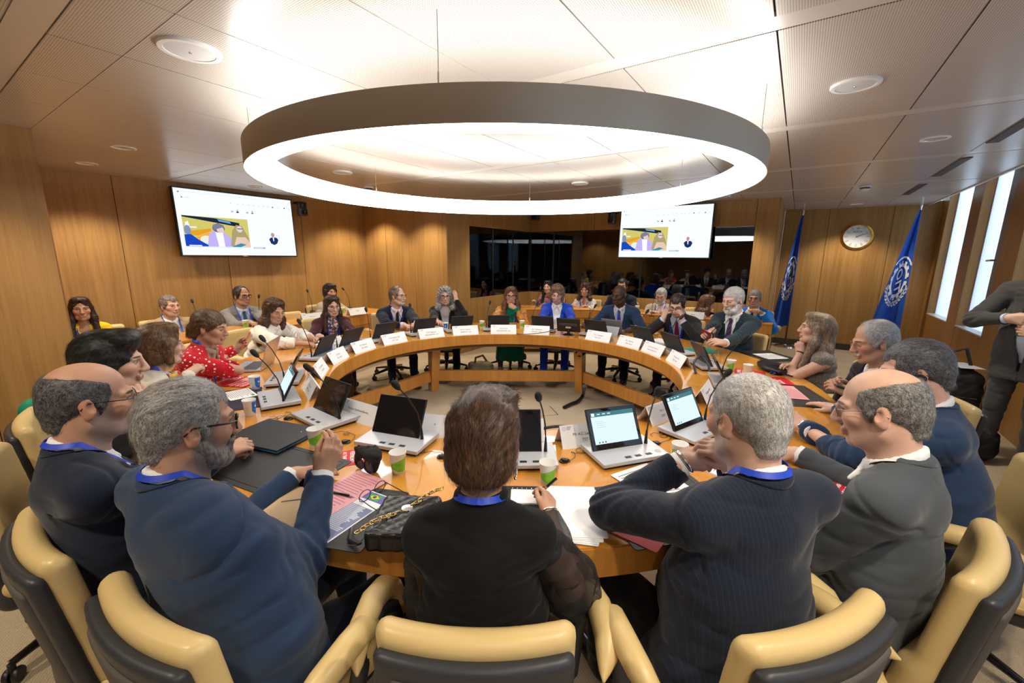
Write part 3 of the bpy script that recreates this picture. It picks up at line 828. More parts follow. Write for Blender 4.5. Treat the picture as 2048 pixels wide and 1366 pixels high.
def cloth(key, color, rough=.85, sheen=.15, weave=900, amt=.12, pattern=None, spec=.2, seam=None):
    nm = 'cloth ' + key
    if seam is None: seam = 'wool' in key
    if nm in MATS: return MATS[nm]
    m = principled(nm, color, rough, sheen=sheen, spec=spec); h = NT(m); b = m.node_tree.nodes['Principled BSDF']
    tp = attr_vec(h, 'tp')
    n = h.noise(h.scaled(tp, (weave, weave * .6, weave)), 1., 2)
    col = h.mixc(n, tuple(c * (1 - amt) for c in color), tuple(min(1, c * (1 + amt)) for c in color))
    sp = h.n('ShaderNodeSeparateXYZ'); h.l(tp, sp.inputs[0])
    if seam:      # stitched centre seam down the back
        ln = h.math('SUBTRACT', 1., h.ramp(h.math('ABSOLUTE', sp.outputs[0]), .0008, .0022)); ln = h.math('MULTIPLY', ln, h.math('LESS_THAN', sp.outputs[1], -.02))
        col = h.mixc(h.math('MULTIPLY', ln, .6), col, tuple(c * .3 for c in color))
    if pattern:
        kind = pattern[0]
        if kind == 'pin':
            fr = h.math('ABSOLUTE', h.math('SUBTRACT', h.math('FRACT', h.math('MULTIPLY', sp.outputs[0], 1 / pattern[2])), .5))
            col = h.mixc(h.math('MULTIPLY', h.math('SUBTRACT', 1., h.ramp(fr, .05, .12)), .7), col, pattern[1])
        elif kind == 'dots':
            st = pattern[2]; vo = h.n('ShaderNodeTexVoronoi'); vo.inputs['Scale'].default_value = 1 / st; vo.inputs['Randomness'].default_value = .35
            h.l(tp, vo.inputs['Vector'])
            col = h.mixc(h.math('SUBTRACT', 1., h.ramp(vo.outputs['Distance'], .22, .28)), col, pattern[1])
        elif kind == 'blotch':
            vo = h.n('ShaderNodeTexVoronoi'); vo.inputs['Scale'].default_value = 1 / pattern[2]; h.l(tp, vo.inputs['Vector'])
            rp_ = h.n('ShaderNodeValToRGB'); rp_.color_ramp.interpolation = 'CONSTANT'
            cols = pattern[1]
            while len(rp_.color_ramp.elements) < len(cols): rp_.color_ramp.elements.new(.5)
            for i, c in enumerate(cols): rp_.color_ramp.elements[i].position = i / len(cols); rp_.color_ramp.elements[i].color = (*c, 1)
            sx = h.n('ShaderNodeSeparateColor'); h.l(vo.outputs['Color'], sx.inputs[0]); h.l(sx.outputs[0], rp_.inputs[0]); col = rp_.outputs[0]
        elif kind == 'check':
            for i in (0, 2):
                fr = h.math('ABSOLUTE', h.math('SUBTRACT', h.math('FRACT', h.math('MULTIPLY', sp.outputs[i], 1 / pattern[2])), .5))
                col = h.mixc(h.math('MULTIPLY', h.math('SUBTRACT', 1., h.ramp(fr, .1, .16)), .65), col, pattern[1])
        elif kind == 'speck':
            col = h.mixc(h.ramp(h.noise(tp, 1 / pattern[2], 2), .5, .6), col, pattern[1])
        elif kind == 'stripe':   # diagonal
            fr = h.math('FRACT', h.math('MULTIPLY', h.math('ADD', sp.outputs[0], sp.outputs[2]), 1 / pattern[2]))
            col = h.mixc(h.ramp(fr, .78, .82), col, pattern[1])
    h.l(col, b.inputs['Base Color'])
    bp = h.n('ShaderNodeBump'); bp.inputs['Strength'].default_value = .25; bp.inputs['Distance'].default_value = .0015
    h.l(n, bp.inputs['Height']); h.l(bp.outputs[0], b.inputs['Normal'])
    return m

# ------------------------------------------------------------------ people
def dirv(az, pitch=0.):
    a, p = radians(az), radians(pitch); return V3(sin(a) * cos(p), cos(a) * cos(p), sin(p))
def frame(az, pitch=0., roll=0.):
    """columns: right, forward, up (pitch: degrees looking down)"""
    f = dirv(az, -pitch); r = V3(cos(radians(az)), -sin(radians(az)), 0); u = np.cross(r, f)
    c, s_ = cos(radians(roll)), sin(radians(roll)); r, u = r * c - u * s_, u * c + r * s_
    return np.stack([r, f, u], 1)

def add_head(B, H, R, s, female=False, nose=1., jaw=1., fat=1., ears=True):
    L = lambda x, y, z: H + R @ (V3(x, y, z) * s)
    E = lambda c, r, k=.012, op='u', RR=None: B.ell(L(*c), V3(r) * s, R if RR is None else RR, k=k * s, op=op)
    C = lambda a, b, ra, rb=None, k=.012, op='u': B.cap(L(*a), L(*b), ra * s, (ra if rb is None else rb) * s, k=k * s, op=op)
    E((0, -.014, .036), (.0765, .096, .083))
    E((0, .028, -.03), (.0585 * fat, .062, .078), .03)
    C((-.03 * jaw, .038, -.088), (.03 * jaw, .038, -.088), .022 * fat, k=.025)
    E((0, .066, -.1), (.024 * jaw, .022, .02), .02)
    for x in (-1, 1):
        C((x * .05 * jaw, -.002, -.06), (x * .036 * jaw, .04, -.088), .018 * fat, .016, .025)
        E((x * .043, .058, -.02), (.024 * fat, .026, .024), .02)
        E((x * .033, .098, .004), (.017, .016, .0125), .014, 's')
        E((x * .032, .0745, .0035), (.0145, .0135, .0125), .004)
        C((x * .014, .088, .022), (x * .05, .068, .021), .0075, .006, .016)
        E((x * .0125 * nose, .0985, -.037), (.0085, .011, .0085), .006)
        if ears:
            Re = R @ np.array(Matrix.Rotation(radians(-x * 22), 3, 'Z') @ Matrix.Rotation(radians(12), 3, 'X'))
            E((x * .0785, -.012, -.004), (.008, .019, .031), .006, RR=Re)
            E((x * .0785, -.01, -.028), (.007, .011, .012), .006, RR=Re)
            E((x * .0905, -.005, .002), (.0105, .0115, .0195), .003, 's', RR=Re)
    C((0, .091, .012), (0, .1085 + .006 * (nose - 1), -.03), .0085, .0125 * nose, .012)
    E((0, .108, -.034), (.012 * nose, .011, .01), .006)
    C((-.017, .087, -.0625), (.017, .087, -.0625), .0085, k=.01)
    C((-.014, .0875, -.0735), (.014, .0875, -.0735), .0085, k=.008)
    C((-.022, .1, -.0675), (.022, .1, -.0675), .0022, k=.004, op='s')

def hand_prims(B, W, d, n, side, curl=.3, s=1., spread=.5, thumb=.4, k=.005, idx=None, wide=1.):
    """W wrist, d direction to the knuckles, n back of the hand; side +1 right hand, -1 left. The thumb lies on the inner side."""
    d = unit(d); n = unit(n - d * (n @ d)); x = np.cross(d, n) * (-side)          # x: towards the thumb
    T = lambda a, b, c: W + (x * a + d * b + n * c) * s
    xs = [.03, .0105, -.0095, -.028]; ln = [.072, .08, .074, .058]; base = [.086, .089, .085, .077]
    B.cap(T(0, -.03, 0), T(0, .012, 0), .026 * s, .027 * s, k=.012)
    for i in range(4):
        B.cap(T(xs[i] * .55, .012, 0), T(xs[i], base[i], 0), .0165 * s, .0115 * s, k=.014)
    B.cap(T(.012, .03, -.006), T(-.012, .04, -.006), .017 * s, .016 * s, k=.012)
    for i in range(4):
        c = curl if not hasattr(curl, '__len__') else curl[i]
        p = V3(xs[i], base[i], 0.); a = 0.; sp = (xs[i] / .03) * .16 * spread
        r = [.0096, .0088, .0078, .0068]
        for j, (fr, bend) in enumerate(((.46, 62), (.31, 95), (.24, 55))):
            a += radians(bend) * c
            q = p + V3(sin(sp) * cos(a), cos(a) * cos(sp), -sin(a)) * ln[i] * fr
            B.cap(T(*p), T(*q), r[j] * s * wide, r[j + 1] * s * wide, k=k if j == 0 else .003)
            p = q
    t0 = V3(.02, .022, -.006); t1 = V3(.043 - .012 * thumb, .052, -.012 - .016 * thumb); t2 = V3(.054 - .03 * thumb, .082, -.014 - .03 * thumb); t3 = V3(.058 - .045 * thumb, .105, -.016 - .036 * thumb)
    B.cap(T(*t0), T(*t1), .0165 * s, .0125 * s, k=.012); B.cap(T(*t1), T(*t2), .0118 * s, .0105 * s, k=.003); B.cap(T(*t2), T(*t3), .0102 * s, .008 * s, k=.003)

def ik(Sh, W, l1, l2, hint):
    d = W - Sh; L = np.linalg.norm(d)
    if L > (l1 + l2) * .995: W = Sh + d / L * (l1 + l2) * .995; d = W - Sh; L = np.linalg.norm(d)
    a = (l1 * l1 - l2 * l2 + L * L) / (2 * L); hh = sqrt(max(l1 * l1 - a * a, 1e-6)); u = d / L
    v = unit(hint - u * (hint @ u))
    return Sh + u * a + v * hh, W

def ribbon(B, pts, nrm, width, th=.0015, mi=0):
    """flat strap through pts with surface normals nrm"""
    pts = [V3(p) for p in pts]; N = len(pts); V = []
    ws = width if hasattr(width, '__len__') else [width] * N
    for i in range(N):
        t = unit(pts[min(i + 1, N - 1)] - pts[max(i - 1, 0)]); n = unit(nrm[i]); x = unit(np.cross(t, n))
        for sx, sz in ((-1, 0), (1, 0), (1, 1), (-1, 1)): V.append(pts[i] + x * sx * ws[i] / 2 + n * th * sz)
    F = [(i * 4 + q, i * 4 + (q + 1) % 4, i * 4 + 4 + (q + 1) % 4, i * 4 + 4 + q) for i in range(N - 1) for q in range(4)]
    F += [(3, 2, 1, 0), tuple(4 * (N - 1) + q for q in range(4))]
    return B.add(V, F, mi)
def pixel_dir(px, py):
    u, v = px - 1024, py - 683
    u, v = u * cos(ROLL) + v * sin(ROLL), -u * sin(ROLL) + v * cos(ROLL)
    f = 837.95
    return V3(u / f, cos(PITCH) - v / f * sin(PITCH), -sin(PITCH) - v / f * cos(PITCH))
def at(px, py, z):
    d = pixel_dir(px, py); t = (z - EYE) / d[2]; return V3(d[0] * t, d[1] * t, z)
def on_r(px, py, r):
    """where the sight line meets the upright cylinder of radius r about the table's centre (far side)"""
    d = pixel_dir(px, py); c = V3(TC[0], TC[1]); h = d[:2]; a = h @ h; b = -2 * h @ c; q = c @ c - r * r
    t = (-b + sqrt(max(b * b - 4 * a * q, 0))) / (2 * a); return V3(d[0] * t, d[1] * t, EYE + d[2] * t)
def at_y(px, py, y):
    d = pixel_dir(px, py); t = y / d[1]; return V3(d[0] * t, y, EYE + d[2] * t)
def on_wall(px, py, axis, c):
    d = pixel_dir(px, py); U = A_DIR if axis == 'A' else B_DIR; t = c / (d[0] * U[0] + d[1] * U[1]); return V3(d[0] * t, d[1] * t, EYE + d[2] * t)

TAN, PALE, OLIVE, DEEP = (.5, .28, .19), (.6, .37, .28), (.43, .245, .16), (.075, .035, .022)
LIP, LIPR = (.5, .22, .18), (.55, .14, .13)
BLUE_STRAP = principled('blue lanyard ribbon', (.01, .05, .52), .45)
SHOE_BLACK = principled('black shoe leather', (.012, .011, .011), .22, coat=.2)
GLASSES_BLACK = principled('black spectacle frame', (.01, .01, .012), .25)

def add_hair(style, B, H, R, s, sd=0):
    E = lambda c, r, k=.015, op='u': B.ell(H + R @ (V3(c) * s), V3(r) * s, R, k=k * s, op=op)
    C = lambda a, b, ra, rb=None, k=.02, op='u': B.cap(H + R @ (V3(a) * s), H + R @ (V3(b) * s), ra * s, (ra if rb is None else rb) * s, k=k * s, op=op)
    if style in ('short', 'crop', 'fringe', 'receding', 'full'):
        t = {'short': .0075, 'crop': .0045, 'fringe': .0034, 'receding': .008, 'full': .014}[style]
        E((0, -.016, .037), (.0765 + t, .096 + t, .083 + t * 1.2))
        for x in (-1, 1): C((x * .066, .012, .0), (x * .069, .008, -.03), .013 + t * .3, .008)
        C((0, -.06, -.02), (0, -.062, -.058), .052 + t * .6, .042 + t * .4, .03)
        if style == 'full':
            E((0, .05, .1), (.07, .05, .035), .03); E((.03, .06, .1), (.05, .04, .03), .03)
        E((0, .128, -.03), (.09, .083, .1), .006, 's')       # the face
        if style == 'receding': E((0, .135, .02), (.1, .1, .115), .01, 's'); E((0, .1, .1), (.05, .07, .03), .01, 's')
        for x in (-1, 1):
            E((x * .085, -.006, -.028), (.03, .025, .036), .006, 's')
            if style == 'short': E((x * .058, .112, .055), (.034, .056, .055), .02, 's')
        if style == 'fringe':      # bald on top
            E((0, .04, .125), (.083, .15, .085), .008, 's'); E((0, .1, .06), (.09, .08, .06), .008, 's')
        B.half(H + R @ (V3(0, -.06, -.088) * s), R @ V3(0, -.35, -1), .008)
    elif style in ('bob', 'pixie'):
        g = .02 if style == 'bob' else .014
        E((0, -.02, .04), (.0765 + g, .096 + g, .083 + g))
        E((0, -.04, -.03), (.088, .085, .075), .03)
        if style == 'bob':
            for x in (-1, 1): C((x * .078, .012, .02), (x * .076, .012, -.085), .027, .02, .03)
            C((0, -.06, 0), (0, -.062, -.09), .07, .055, .03)
        E((0, .045, .105), (.075, .05, .03), .03)
        E((.014, .135, -.02), (.064, .085, .1), .012, 's')
        B.half(H + R @ (V3(0, -.05, -.11 if style == 'bob' else -.095) * s), R @ V3(0, -.1, -1), .02)
    elif style in ('long', 'wavy', 'curly'):
        g = .011 if style == 'long' else .015 if style == 'wavy' else .022
        E((0, -.018, .038), (.0765 + g, .096 + g, .083 + g))
        E((0, .04, .1), (.07, .05, .03), .03)
        L = {'long': -.30, 'wavy': -.36, 'curly': -.16}[style]
        for x in (-1, 1):
            C((x * .073, -.0, .01), (x * .082, .0, -.1), .026, .03, .03)
            C((x * .083, .0, -.1), (x * (.1 if style != 'curly' else .11), .04, L), .032 if style != 'curly' else .036, .022 if style != 'curly' else .042, .03)
            if style == 'wavy': C((x * .09, -.03, -.12), (x * .13, .0, L + .03), .045, .04, .03)
        C((0, -.06, 0), (0, -.085, -.16), .075, .07, .03)
        C((-.06, -.08, -.14), (-.07, -.09, L * .85), .05, .04, .03); C((.06, -.08, -.14), (.07, -.09, L * .85), .05, .04, .03)
        if style == 'curly':
            for i in range(16):
                a = 2 * pi * i / 16 + sd; E((.09 * sin(a), -.045 + .06 * cos(a) * .8, -.03 - .08 * ((i * 7) % 5) / 5), (.038, .038, .045), .015)
        E((.006, .135, -.012), (.062, .085, .108), .012, 's'); C((.004, .11, .06), (.004, .0, .135), .012, .003, .01, 's')
        E((0, .12, -.2), (.062, .09, .16), .02, 's')
    elif style == 'tied':
        E((0, -.018, .038), (.0765 + .01, .096 + .012, .083 + .011)); C((0, -.06, -.02), (0, -.07, -.06), .055, .04, .03)
        C((0, -.11, -.02), (0, -.12, -.09), .04, .03, .02)
        E((0, .13, -.03), (.08, .085, .093), .008, 's')
        for x in (-1, 1): E((x * .088, -.004, -.03), (.03, .025, .034), .006, 's')
        B.half(H + R @ (V3(0, -.06, -.11) * s), R @ V3(0, -.3, -1), .01)

def strand_disp(H, R, s, amp, freq, sd):
    def f(P):
        q = (P - H) @ R / s
        w = vnoise(q * 22 + sd)
        a = np.arctan2(q[:, 0], q[:, 2] + .05) * freq * .075
        return amp * s * (np.sin(a * 6.28 + 3.5 * w + q[:, 1] * 20) * .6 + vnoise(q * np.array([90, 34, 34]) + w[:, None] * 1.5 + sd) * .9)
    return f

def strands(V, Q, H, R, s, n, L, width, style, rs):
    """loose strands growing from the hair surface and lying along its flow, as thin ribbons"""
    fn = np.cross(V[Q[:, 2]] - V[Q[:, 0]], V[Q[:, 3]] - V[Q[:, 1]]); N = np.zeros_like(V)
    for c in range(4): np.add.at(N, Q[:, c], fn)
    N /= np.linalg.norm(N, axis=1)[:, None] + 1e-12
    i = rs.integers(0, len(V), n); P = V[i] + rs.normal(0, .0025, (n, 3)); Nn = N[i]
    q = (V[i] - H) @ R / s; w = np.clip((q[:, 2] - .03) / .06, 0, 1)[:, None]
    if style in ('long', 'wavy', 'curly', 'bob'):
        D = w * np.stack([np.sign(q[:, 0]) * .9, -.2 + 0 * w[:, 0], -.4 + 0 * w[:, 0]], 1) + (1 - w) * np.array([0, -.12, -1.])
    else: D = w * np.array([.12, -1, .05]) + (1 - w) * np.array([0, -.45, -1.])
    D = (D + rs.normal(0, .22 if style != 'curly' else .6, (n, 3))) @ R.T
    D -= Nn * (D * Nn).sum(1)[:, None]; D /= np.linalg.norm(D, axis=1)[:, None] + 1e-9
    Lr = L * s * rs.uniform(.5, 1.2, n)[:, None]; lift = rs.uniform(.02, .11, n)[:, None]
    X = np.cross(D, Nn); k = 4; out = []
    for j in range(k):
        t = j / (k - 1); c = P + D * Lr * t + Nn * (Lr * lift * t - Lr ** 2 * t * t * 5.)
        wd = width * (1 - .75 * t); out += [c - X * wd, c + X * wd]
    VV = np.stack(out, 1).reshape(-1, 3); b = np.arange(n) * 2 * k
    F = np.concatenate([np.stack([b + 2 * j, b + 2 * j + 1, b + 2 * j + 3, b + 2 * j + 2], 1) for j in range(k - 1)])
    hp = np.repeat(q + rs.normal(0, .012, (n, 3)), 2 * k, 0)
    return VV, F, hp

PEOPLE = {}
def person(key, label, head, haz, taz, pitch=0, roll=0, s=.95, female=False, fat=1., pz=.5, back=None, near=False,
           hair=('short', (.02, .013, .01), (.06, .04, .03)), tone=TAN, lip=LIP, brow=(.04, .025, .018), beard=None, closed=False, nose=1., jaw=1.,
           top='suit', jacket=None, shirt=None, tie=None, trousers=None, tiepat=None, rh=None, lh=None, lanyard=False, badge=False, glasses=None,
           seated=True, feet=(0, 0), kneez=None, vdeep=.3, skirt=None, shoes=SHOE_BLACK, collar=None, extra=None, lined=False, pc=None, group='delegates seated around the ring table', shw=1., legs=True):
    if female: nose *= .84; jaw *= .86
    H = V3(head); R = frame(haz, pitch, roll); T0 = frame(taz); tr, tf = T0[:, 0], T0[:, 1]; up = V3(0, 0, 1)
    sd = (sum(map(ord, key)) * 7.31) % 50
    NB = H + R @ (V3(0, -.03, -.1) * s) - up * .062 * s - tf * .012 * s
    SC0 = NB - up * .04 * s
    Tl = .47 * s
    if seated:
        dz = SC0[2] - pz
        bk = back if back is not None else sqrt(max(Tl * Tl - dz * dz, .04 ** 2)); bk = min(bk, .36)
        PC = V3(SC0[0] - tf[0] * bk, SC0[1] - tf[1] * bk, pz)
        if pc: PC = V3(pc[0], pc[1], pz)
    else: PC = SC0 - up * Tl * 1.05 - tf * .01
    ax = unit(SC0 - PC); SC = SC0
    f2 = unit(tf - ax * (tf @ ax)); T = np.stack([tr, f2, ax], 1)
    TL = np.linalg.norm(SC - PC)
    def Mw(w): return T @ np.diag([1 / w, 1, 1]) @ T.T
    O = V3(PC[0], PC[1], 0)
    lp = lambda x, y, z: SC + T @ (V3(x, y, z) * s)
    sw = (.158 if female else .178) * s * shw
    fw = .92 if female else 1.
    def torso(B, g, low=True, bust=True):
        z0 = -TL / s
        if low:
            B.cap(lp(0, -.005, z0 - .01), lp(0, 0, z0 + .1), .112 * s * fat + g, .104 * s * fat + g, k=.04, M=Mw(1.42 + .05 * female))
        B.cap(lp(0, 0, z0 + .1), lp(0, .0, -.26), .1 * s * fat * fw + g, .105 * s * fat * fw + g, k=.05, M=Mw(1.36))
        if fat > 1.02: B.ell(lp(0, .07, z0 + .14), V3(.13, .11, .12) * s * fat + g, T, k=.06)
        B.cap(lp(0, 0, -.24), lp(0, -.012, -.1), .108 * s * fat * fw + g, .098 * s * fw + g, k=.05, M=Mw(1.45))
        for x in (-1, 1):
            S_ = SC + tr * x * sw - ax * .035 * s
            B.cap(lp(0, -.022, -.045), S_ - tr * x * .03 * s, .072 * s + g, .06 * s + g, k=.05)
            B.cap(NB - ax * .0 * s - tf * .012 * s, S_ - tr * x * .02 * s + ax * .012 * s, .042 * s + g, .046 * s + g, k=.05)
            if female and bust: B.ell(lp(x * .068, .085, -.165), V3(.068, .062, .066) * s + g, T, k=.04)
    # arms
    l1, l2 = .285 * s, .255 * s
    arms = {}
    for side, hd in ((1, rh), (-1, lh)):
        S_ = SC + tr * side * sw - ax * .035 * s
        h = dict(p=None, d=None, n=None, curl=.35, thumb=.5, spread=.4, el=None)
        if hd: h.update(hd)
        if h['p'] is None: P = S_ + tf * .28 * s - up * .22 * s - tr * side * .05; P[2] = max(P[2], .77)
        else: P = V3(h['p'])
        d = unit(V3(h['d'])) if h['d'] is not None else unit(tf * .8 - tr * side * .55 - up * .05)
        n = unit(V3(h['n'])) if h['n'] is not None else up
        W = P - d * .06 * s
        hint = V3(h['el']) if h['el'] is not None else -up * 1. + tr * side * .7 - tf * .25
        E_, W = ik(S_, W, l1, l2, hint)
        if h['el'] is None and seated:
            for it in range(8):      # keep resting elbows above the table top
                r_ = hypot(E_[0] - TC[0], E_[1] - TC[1])
                if E_[2] < TABLE_Z + .05 and R_IN < r_ < R_OUT + .05: hint = hint + tr * side * .35 + up * .3; E_, W = ik(S_, W, l1, l2, hint)
                else: break
        fu = unit(W - E_); cb = d @ fu
        if cb < .78: d = unit(unit(d - fu * cb) * .625 + fu * .78)
        if abs(n @ d) > .95: n = unit(np.cross(d, tr))
        arms[side] = (S_, E_, W, d, n, h)
    def arm(B, side, g, end=0., k=.035, r=(.054, .047, .043, .031), upper=True, fore=True):
        S_, E_, W, *_ = arms[side]; q = (.9 if female else 1.)
        if upper: B.cap(S_, E_, r[0] * s * q + g, r[1] * s * q + g, k=k)
        if fore:
            u = unit(W - E_); B.cap(E_, W - u * end, r[2] * s * q + g, r[3] * s * q + g, k=.02)
    # ---- body: head, neck, trunk, arms and hands in one surface
    B = Blob()
    add_head(B, H, R, s, female, nose, jaw, 1. + (fat - 1) * .35)
    nr = .049 if female else .057 + (fat - 1) * .02
    B.cap(NB - ax * .05 * s, H + R @ (V3(0, -.025, -.055) * s), nr * 1.06 * s, nr * s, k=.03 * s)
    torso(B, -.016, low=not seated)
    for sd_ in (1, -1):
        arm(B, sd_, -.008 if top in ('suit', 'coat') else -.003)
        S_, E_, W, d, n, h = arms[sd_]
        hand_prims(B, W, d, n, sd_, h['curl'], s * (.9 if female else 1.) * .98, h['spread'], h['thumb'])
    V, Q = B.mesh(.0034 if near else .0046)
    hpv = (V - H) @ R / s
    sk = skin_mat(key, tone, lip, brow, beard, closed=closed, lined=lined)
    body = np_object('person', V, Q, sk, origin=O, attrs={'hp': hpv})
    body.location = O
    tag(body, label, 'person', group)
    K = lambda nm, V, Q, mat: np_object(nm, V, Q, mat, body, origin=O, attrs={'tp': (V - SC) @ T, 'hp': (V - H) @ R / s}) if len(Q) else None
    def KM(nm, mb, mat, smooth=50):
        mb.v = [tuple(V3(p) - O) for p in mb.v]; return mb.build(nm, mat, body, smooth=smooth)
    # ---- hair
    if hair:
        B = Blob(); add_hair(hair[0], B, H, R, s, sd)
        am = {'crop': .0012, 'fringe': .0014, 'short': .0026, 'receding': .002, 'full': .0035, 'pixie': .005, 'bob': .004, 'long': .0028, 'wavy': .0042, 'curly': .0095, 'tied': .0025}[hair[0]]
        V, Q = B.mesh(.0042 if near else .006, strand_disp(H, R, s, am * (.5 if near else 1), 60, sd))
        fr = {'curly': (110, 110, 110), 'long': (300, 220, 26), 'wavy': (220, 160, 34), 'bob': (300, 90, 40)}.get(hair[0], (300, 70, 60))
        if near and hair[0] in ('short', 'crop', 'fringe', 'receding'): fr = (620, 260, 240)
        rs = np.random.default_rng(int(sd * 10)); Lh = {'crop': .012, 'fringe': .012, 'short': .026, 'receding': .02, 'full': .03, 'pixie': .035, 'bob': .05, 'long': .07, 'wavy': .07, 'curly': .04, 'tied': .03}[hair[0]]
        v2, q2, h2 = strands(V, Q, H, R, s, 9000 if near else 2200, Lh, .00038 if near else .0009, hair[0], rs)
        hv = np.concatenate([(V - H) @ R / s, h2]); Va = np.concatenate([V, v2]); Qa = np.concatenate([Q, q2 + len(V)])
        np_object('hair', Va, Qa, hair_mat(key, hair[1], hair[2], fr), body, origin=O, attrs={'hp': hv})
    if beard and beard[2] in ('full', 'goatee'):
        B = Blob(); th = .006 if beard[2] == 'full' else .004
        L = lambda x, y, z: H + R @ (V3(x, y, z) * s)
        if beard[2] == 'full':
            for x in (-1, 1):
                B.cap(L(x * .06, .006, -.04), L(x * .04, .042, -.09), (.012 + th) * s, (.02 + th) * s, k=.02)
                B.cap(L(x * .04, .042, -.09), L(0, .068, -.104), (.02 + th) * s, (.023 + th) * s, k=.02)
                B.cap(L(x * .022, .088, -.06), L(x * .006, .097, -.0535), .0068 * s, .0068 * s, k=.006)
                B.cap(L(x * .024, .084, -.062), L(x * .022, .078, -.088), .009 * s, .012 * s, k=.012)
            B.ell(L(0, .101, -.0685), V3(.02, .02, .0085) * s, R, k=.004, op='s')
        else:
            B.cap(L(-.012, .08, -.094), L(.012, .08, -.094), .019 * s, k=.01)
            for x in (-1, 1): B.cap(L(x * .02, .09, -.06), L(x * .005, .098, -.054), .006 * s, k=.006)
        V, Q = B.mesh(.0042 if near else .005, strand_disp(H, R, s, .0016, 60, sd + 9))
        bc = beard[0]; K('beard', V, Q, hair_mat(key + ' beard', tuple(c * .55 for c in bc), tuple(min(1, c * 1.3) for c in bc), (200, 200, 60), .6))
    # ---- clothing
    def ring_pts(a0, a1, n, rad, zb, zf):
        o = []
        for i in range(n + 1):
            a = radians(a0 + (a1 - a0) * i / n); c = cos(a)
            o.append(NB + (tr * sin(a) * rad - tf * c * rad * .95) * s + up * ((zb + zf) / 2 + (zb - zf) / 2 * c) * s + tf * .012 * s)
        return o
    def fold(amp, fr=8.):
        Es = [(arms[1][0], arms[1][1], arms[1][2]), (arms[-1][0], arms[-1][1], arms[-1][2])]
        def f(P):
            q = (P - SC) @ T
            n = vnoise(q * np.array([fr * .7, fr * .7, fr * 1.5]) + sd); m_ = vnoise(q * np.array([fr * 1.4, fr * 1.4, fr * 2.4]) + 3 + sd)
            d = amp * (1.5 * np.exp(-(n / .16) ** 2) + .8 * np.exp(-(m_ / .2) ** 2) - .6 * m_)
            for s_, e, w_ in Es:
                w = np.exp(-((P - e) ** 2).sum(1) / (.09 ** 2)); ph = (P - e) @ unit(w_ - s_)
                d += w * max(amp, .003) * 2. * np.sin(ph * 150 + n * 5)
                if near and top in ('suit', 'coat'):     # sleeve seam
                    u_ = unit(e - s_); t_ = (P - s_) @ u_ + .012; rr_ = ((P - s_) ** 2).sum(1)
                    d += np.where(rr_ < .13 ** 2, .0045 * np.exp(-(t_ / .007) ** 2), 0)
            return d
        return f
    def march_(P, D, f, gap):
        for _ in range(40): P = P + D * np.maximum(f(P) - gap, 0)[:, None] * .8
        return P
    CR = .0062 if near else .0085
    cover = Blob()
    zV = -vdeep
    def wedge(P):
        q = (P - SC) @ T / s
        w = np.minimum(.008 + (q[:, 2] - zV) / (.04 - zV) * .066, .085)
        return np.maximum((np.abs(q[:, 0]) - w) * .96, np.maximum(-q[:, 1] + .0, -(q[:, 2] - zV) * .5)) * s
    def lap(P):
        q = (P - SC) @ T / s
        w = np.minimum(.008 + (q[:, 2] - zV) / (.04 - zV) * .066, .085); e = np.abs(q[:, 0]) - w
        wl = .052 * np.clip((q[:, 2] - zV) / (-zV * .55), 0, 1)
        m = (q[:, 1] > .0) & (e > -.004) & (e < wl) & (q[:, 2] < .0)
        return np.where(m, -.0055 * s, 0.)
    if top in ('suit', 'coat'):
        J = Blob(); torso(J, .013)
        for x in (-1, 1): J.cap(NB + tr * x * .05 * s - up * .028 * s - tf * .02 * s, SC + tr * x * (sw + .018 * s) - ax * .018 * s - tf * .012 * s, .046 * s, .047 * s, k=.05)
        for sd_ in (1, -1): arm(J, sd_, .0145, end=.012, k=.012)
        if seated:      # skirts of the jacket spread over the hips
            for x in (-1, 1): J.cap(PC + tr * x * .1 * s - up * .01, PC + tr * x * .12 * s + tf * .09 * s - up * .03, .098 * s * fat, .075 * s, k=.05)
        else:
            J.cap(PC + up * .05, PC - up * .16 * s, .125 * s * fat, .135 * s * fat, k=.04, M=Mw(1.4)); J.half(PC - up * .2 * s, -up, .004)
        pts = ring_pts(-118, 118, 14, .066, .03, -.035)
        for a, b in zip(pts[:-1], pts[1:]): J.cap(a, b, .0125 * s, k=.012)
        J.fn(wedge, .004)
        J.cap(NB + up * .02 * s + tf * .01 * s, NB + up * .12 * s + tf * .03 * s, .057 * s, .064 * s, k=.004, op='s')
        for sd_ in (1, -1):
            S_, E_, W, *_ = arms[sd_]; u = unit(W - E_); c_ = W - u * .012 * s
            def cut(P, c_=c_, u=u):
                t_ = (P - c_) @ u; r2 = np.linalg.norm((P - c_) - t_[:, None] * u, axis=1)
                return np.maximum.reduce([-t_, t_ - .06, r2 - .054])
            J.fn(cut, .002)
            mb = MB(); mb.tube([c_ - u * .03, c_ + u * .016], [.039 * s, .0375 * s], 20); mb.tube([c_ + u * .014, c_ + u * .0165], [.0368 * s, .0335 * s], 20, caps=False)
            KM('shirt_cuff', mb, shirt)
        ff = fold(.0021 if near else .0028)
        V, Q = J.mesh(CR, lambda P: ff(P) + lap(P)); K('jacket', V, Q, jacket)
        # collar of the jacket, lying over the shoulders behind the neck
        aa = [radians(-118 + 236 * i / 28) for i in range(29)]; dd_ = [tr * sin(a_) - tf * cos(a_) for a_ in aa]
        top_ = [NB + d_ * .071 * s + tf * .012 * s + up * (.012 + .03 * cos(a_) * (1 if cos(a_) > 0 else .9)) * s for d_, a_ in zip(dd_, aa)]
        bot_ = march_(np.array([NB + d_ * (.09 - .006 * abs(sin(a_))) * s + tf * .012 * s + up * .1 * s for d_, a_ in zip(dd_, aa)]), np.array([-up] * 29), J.ev, .0015)
        rows = []
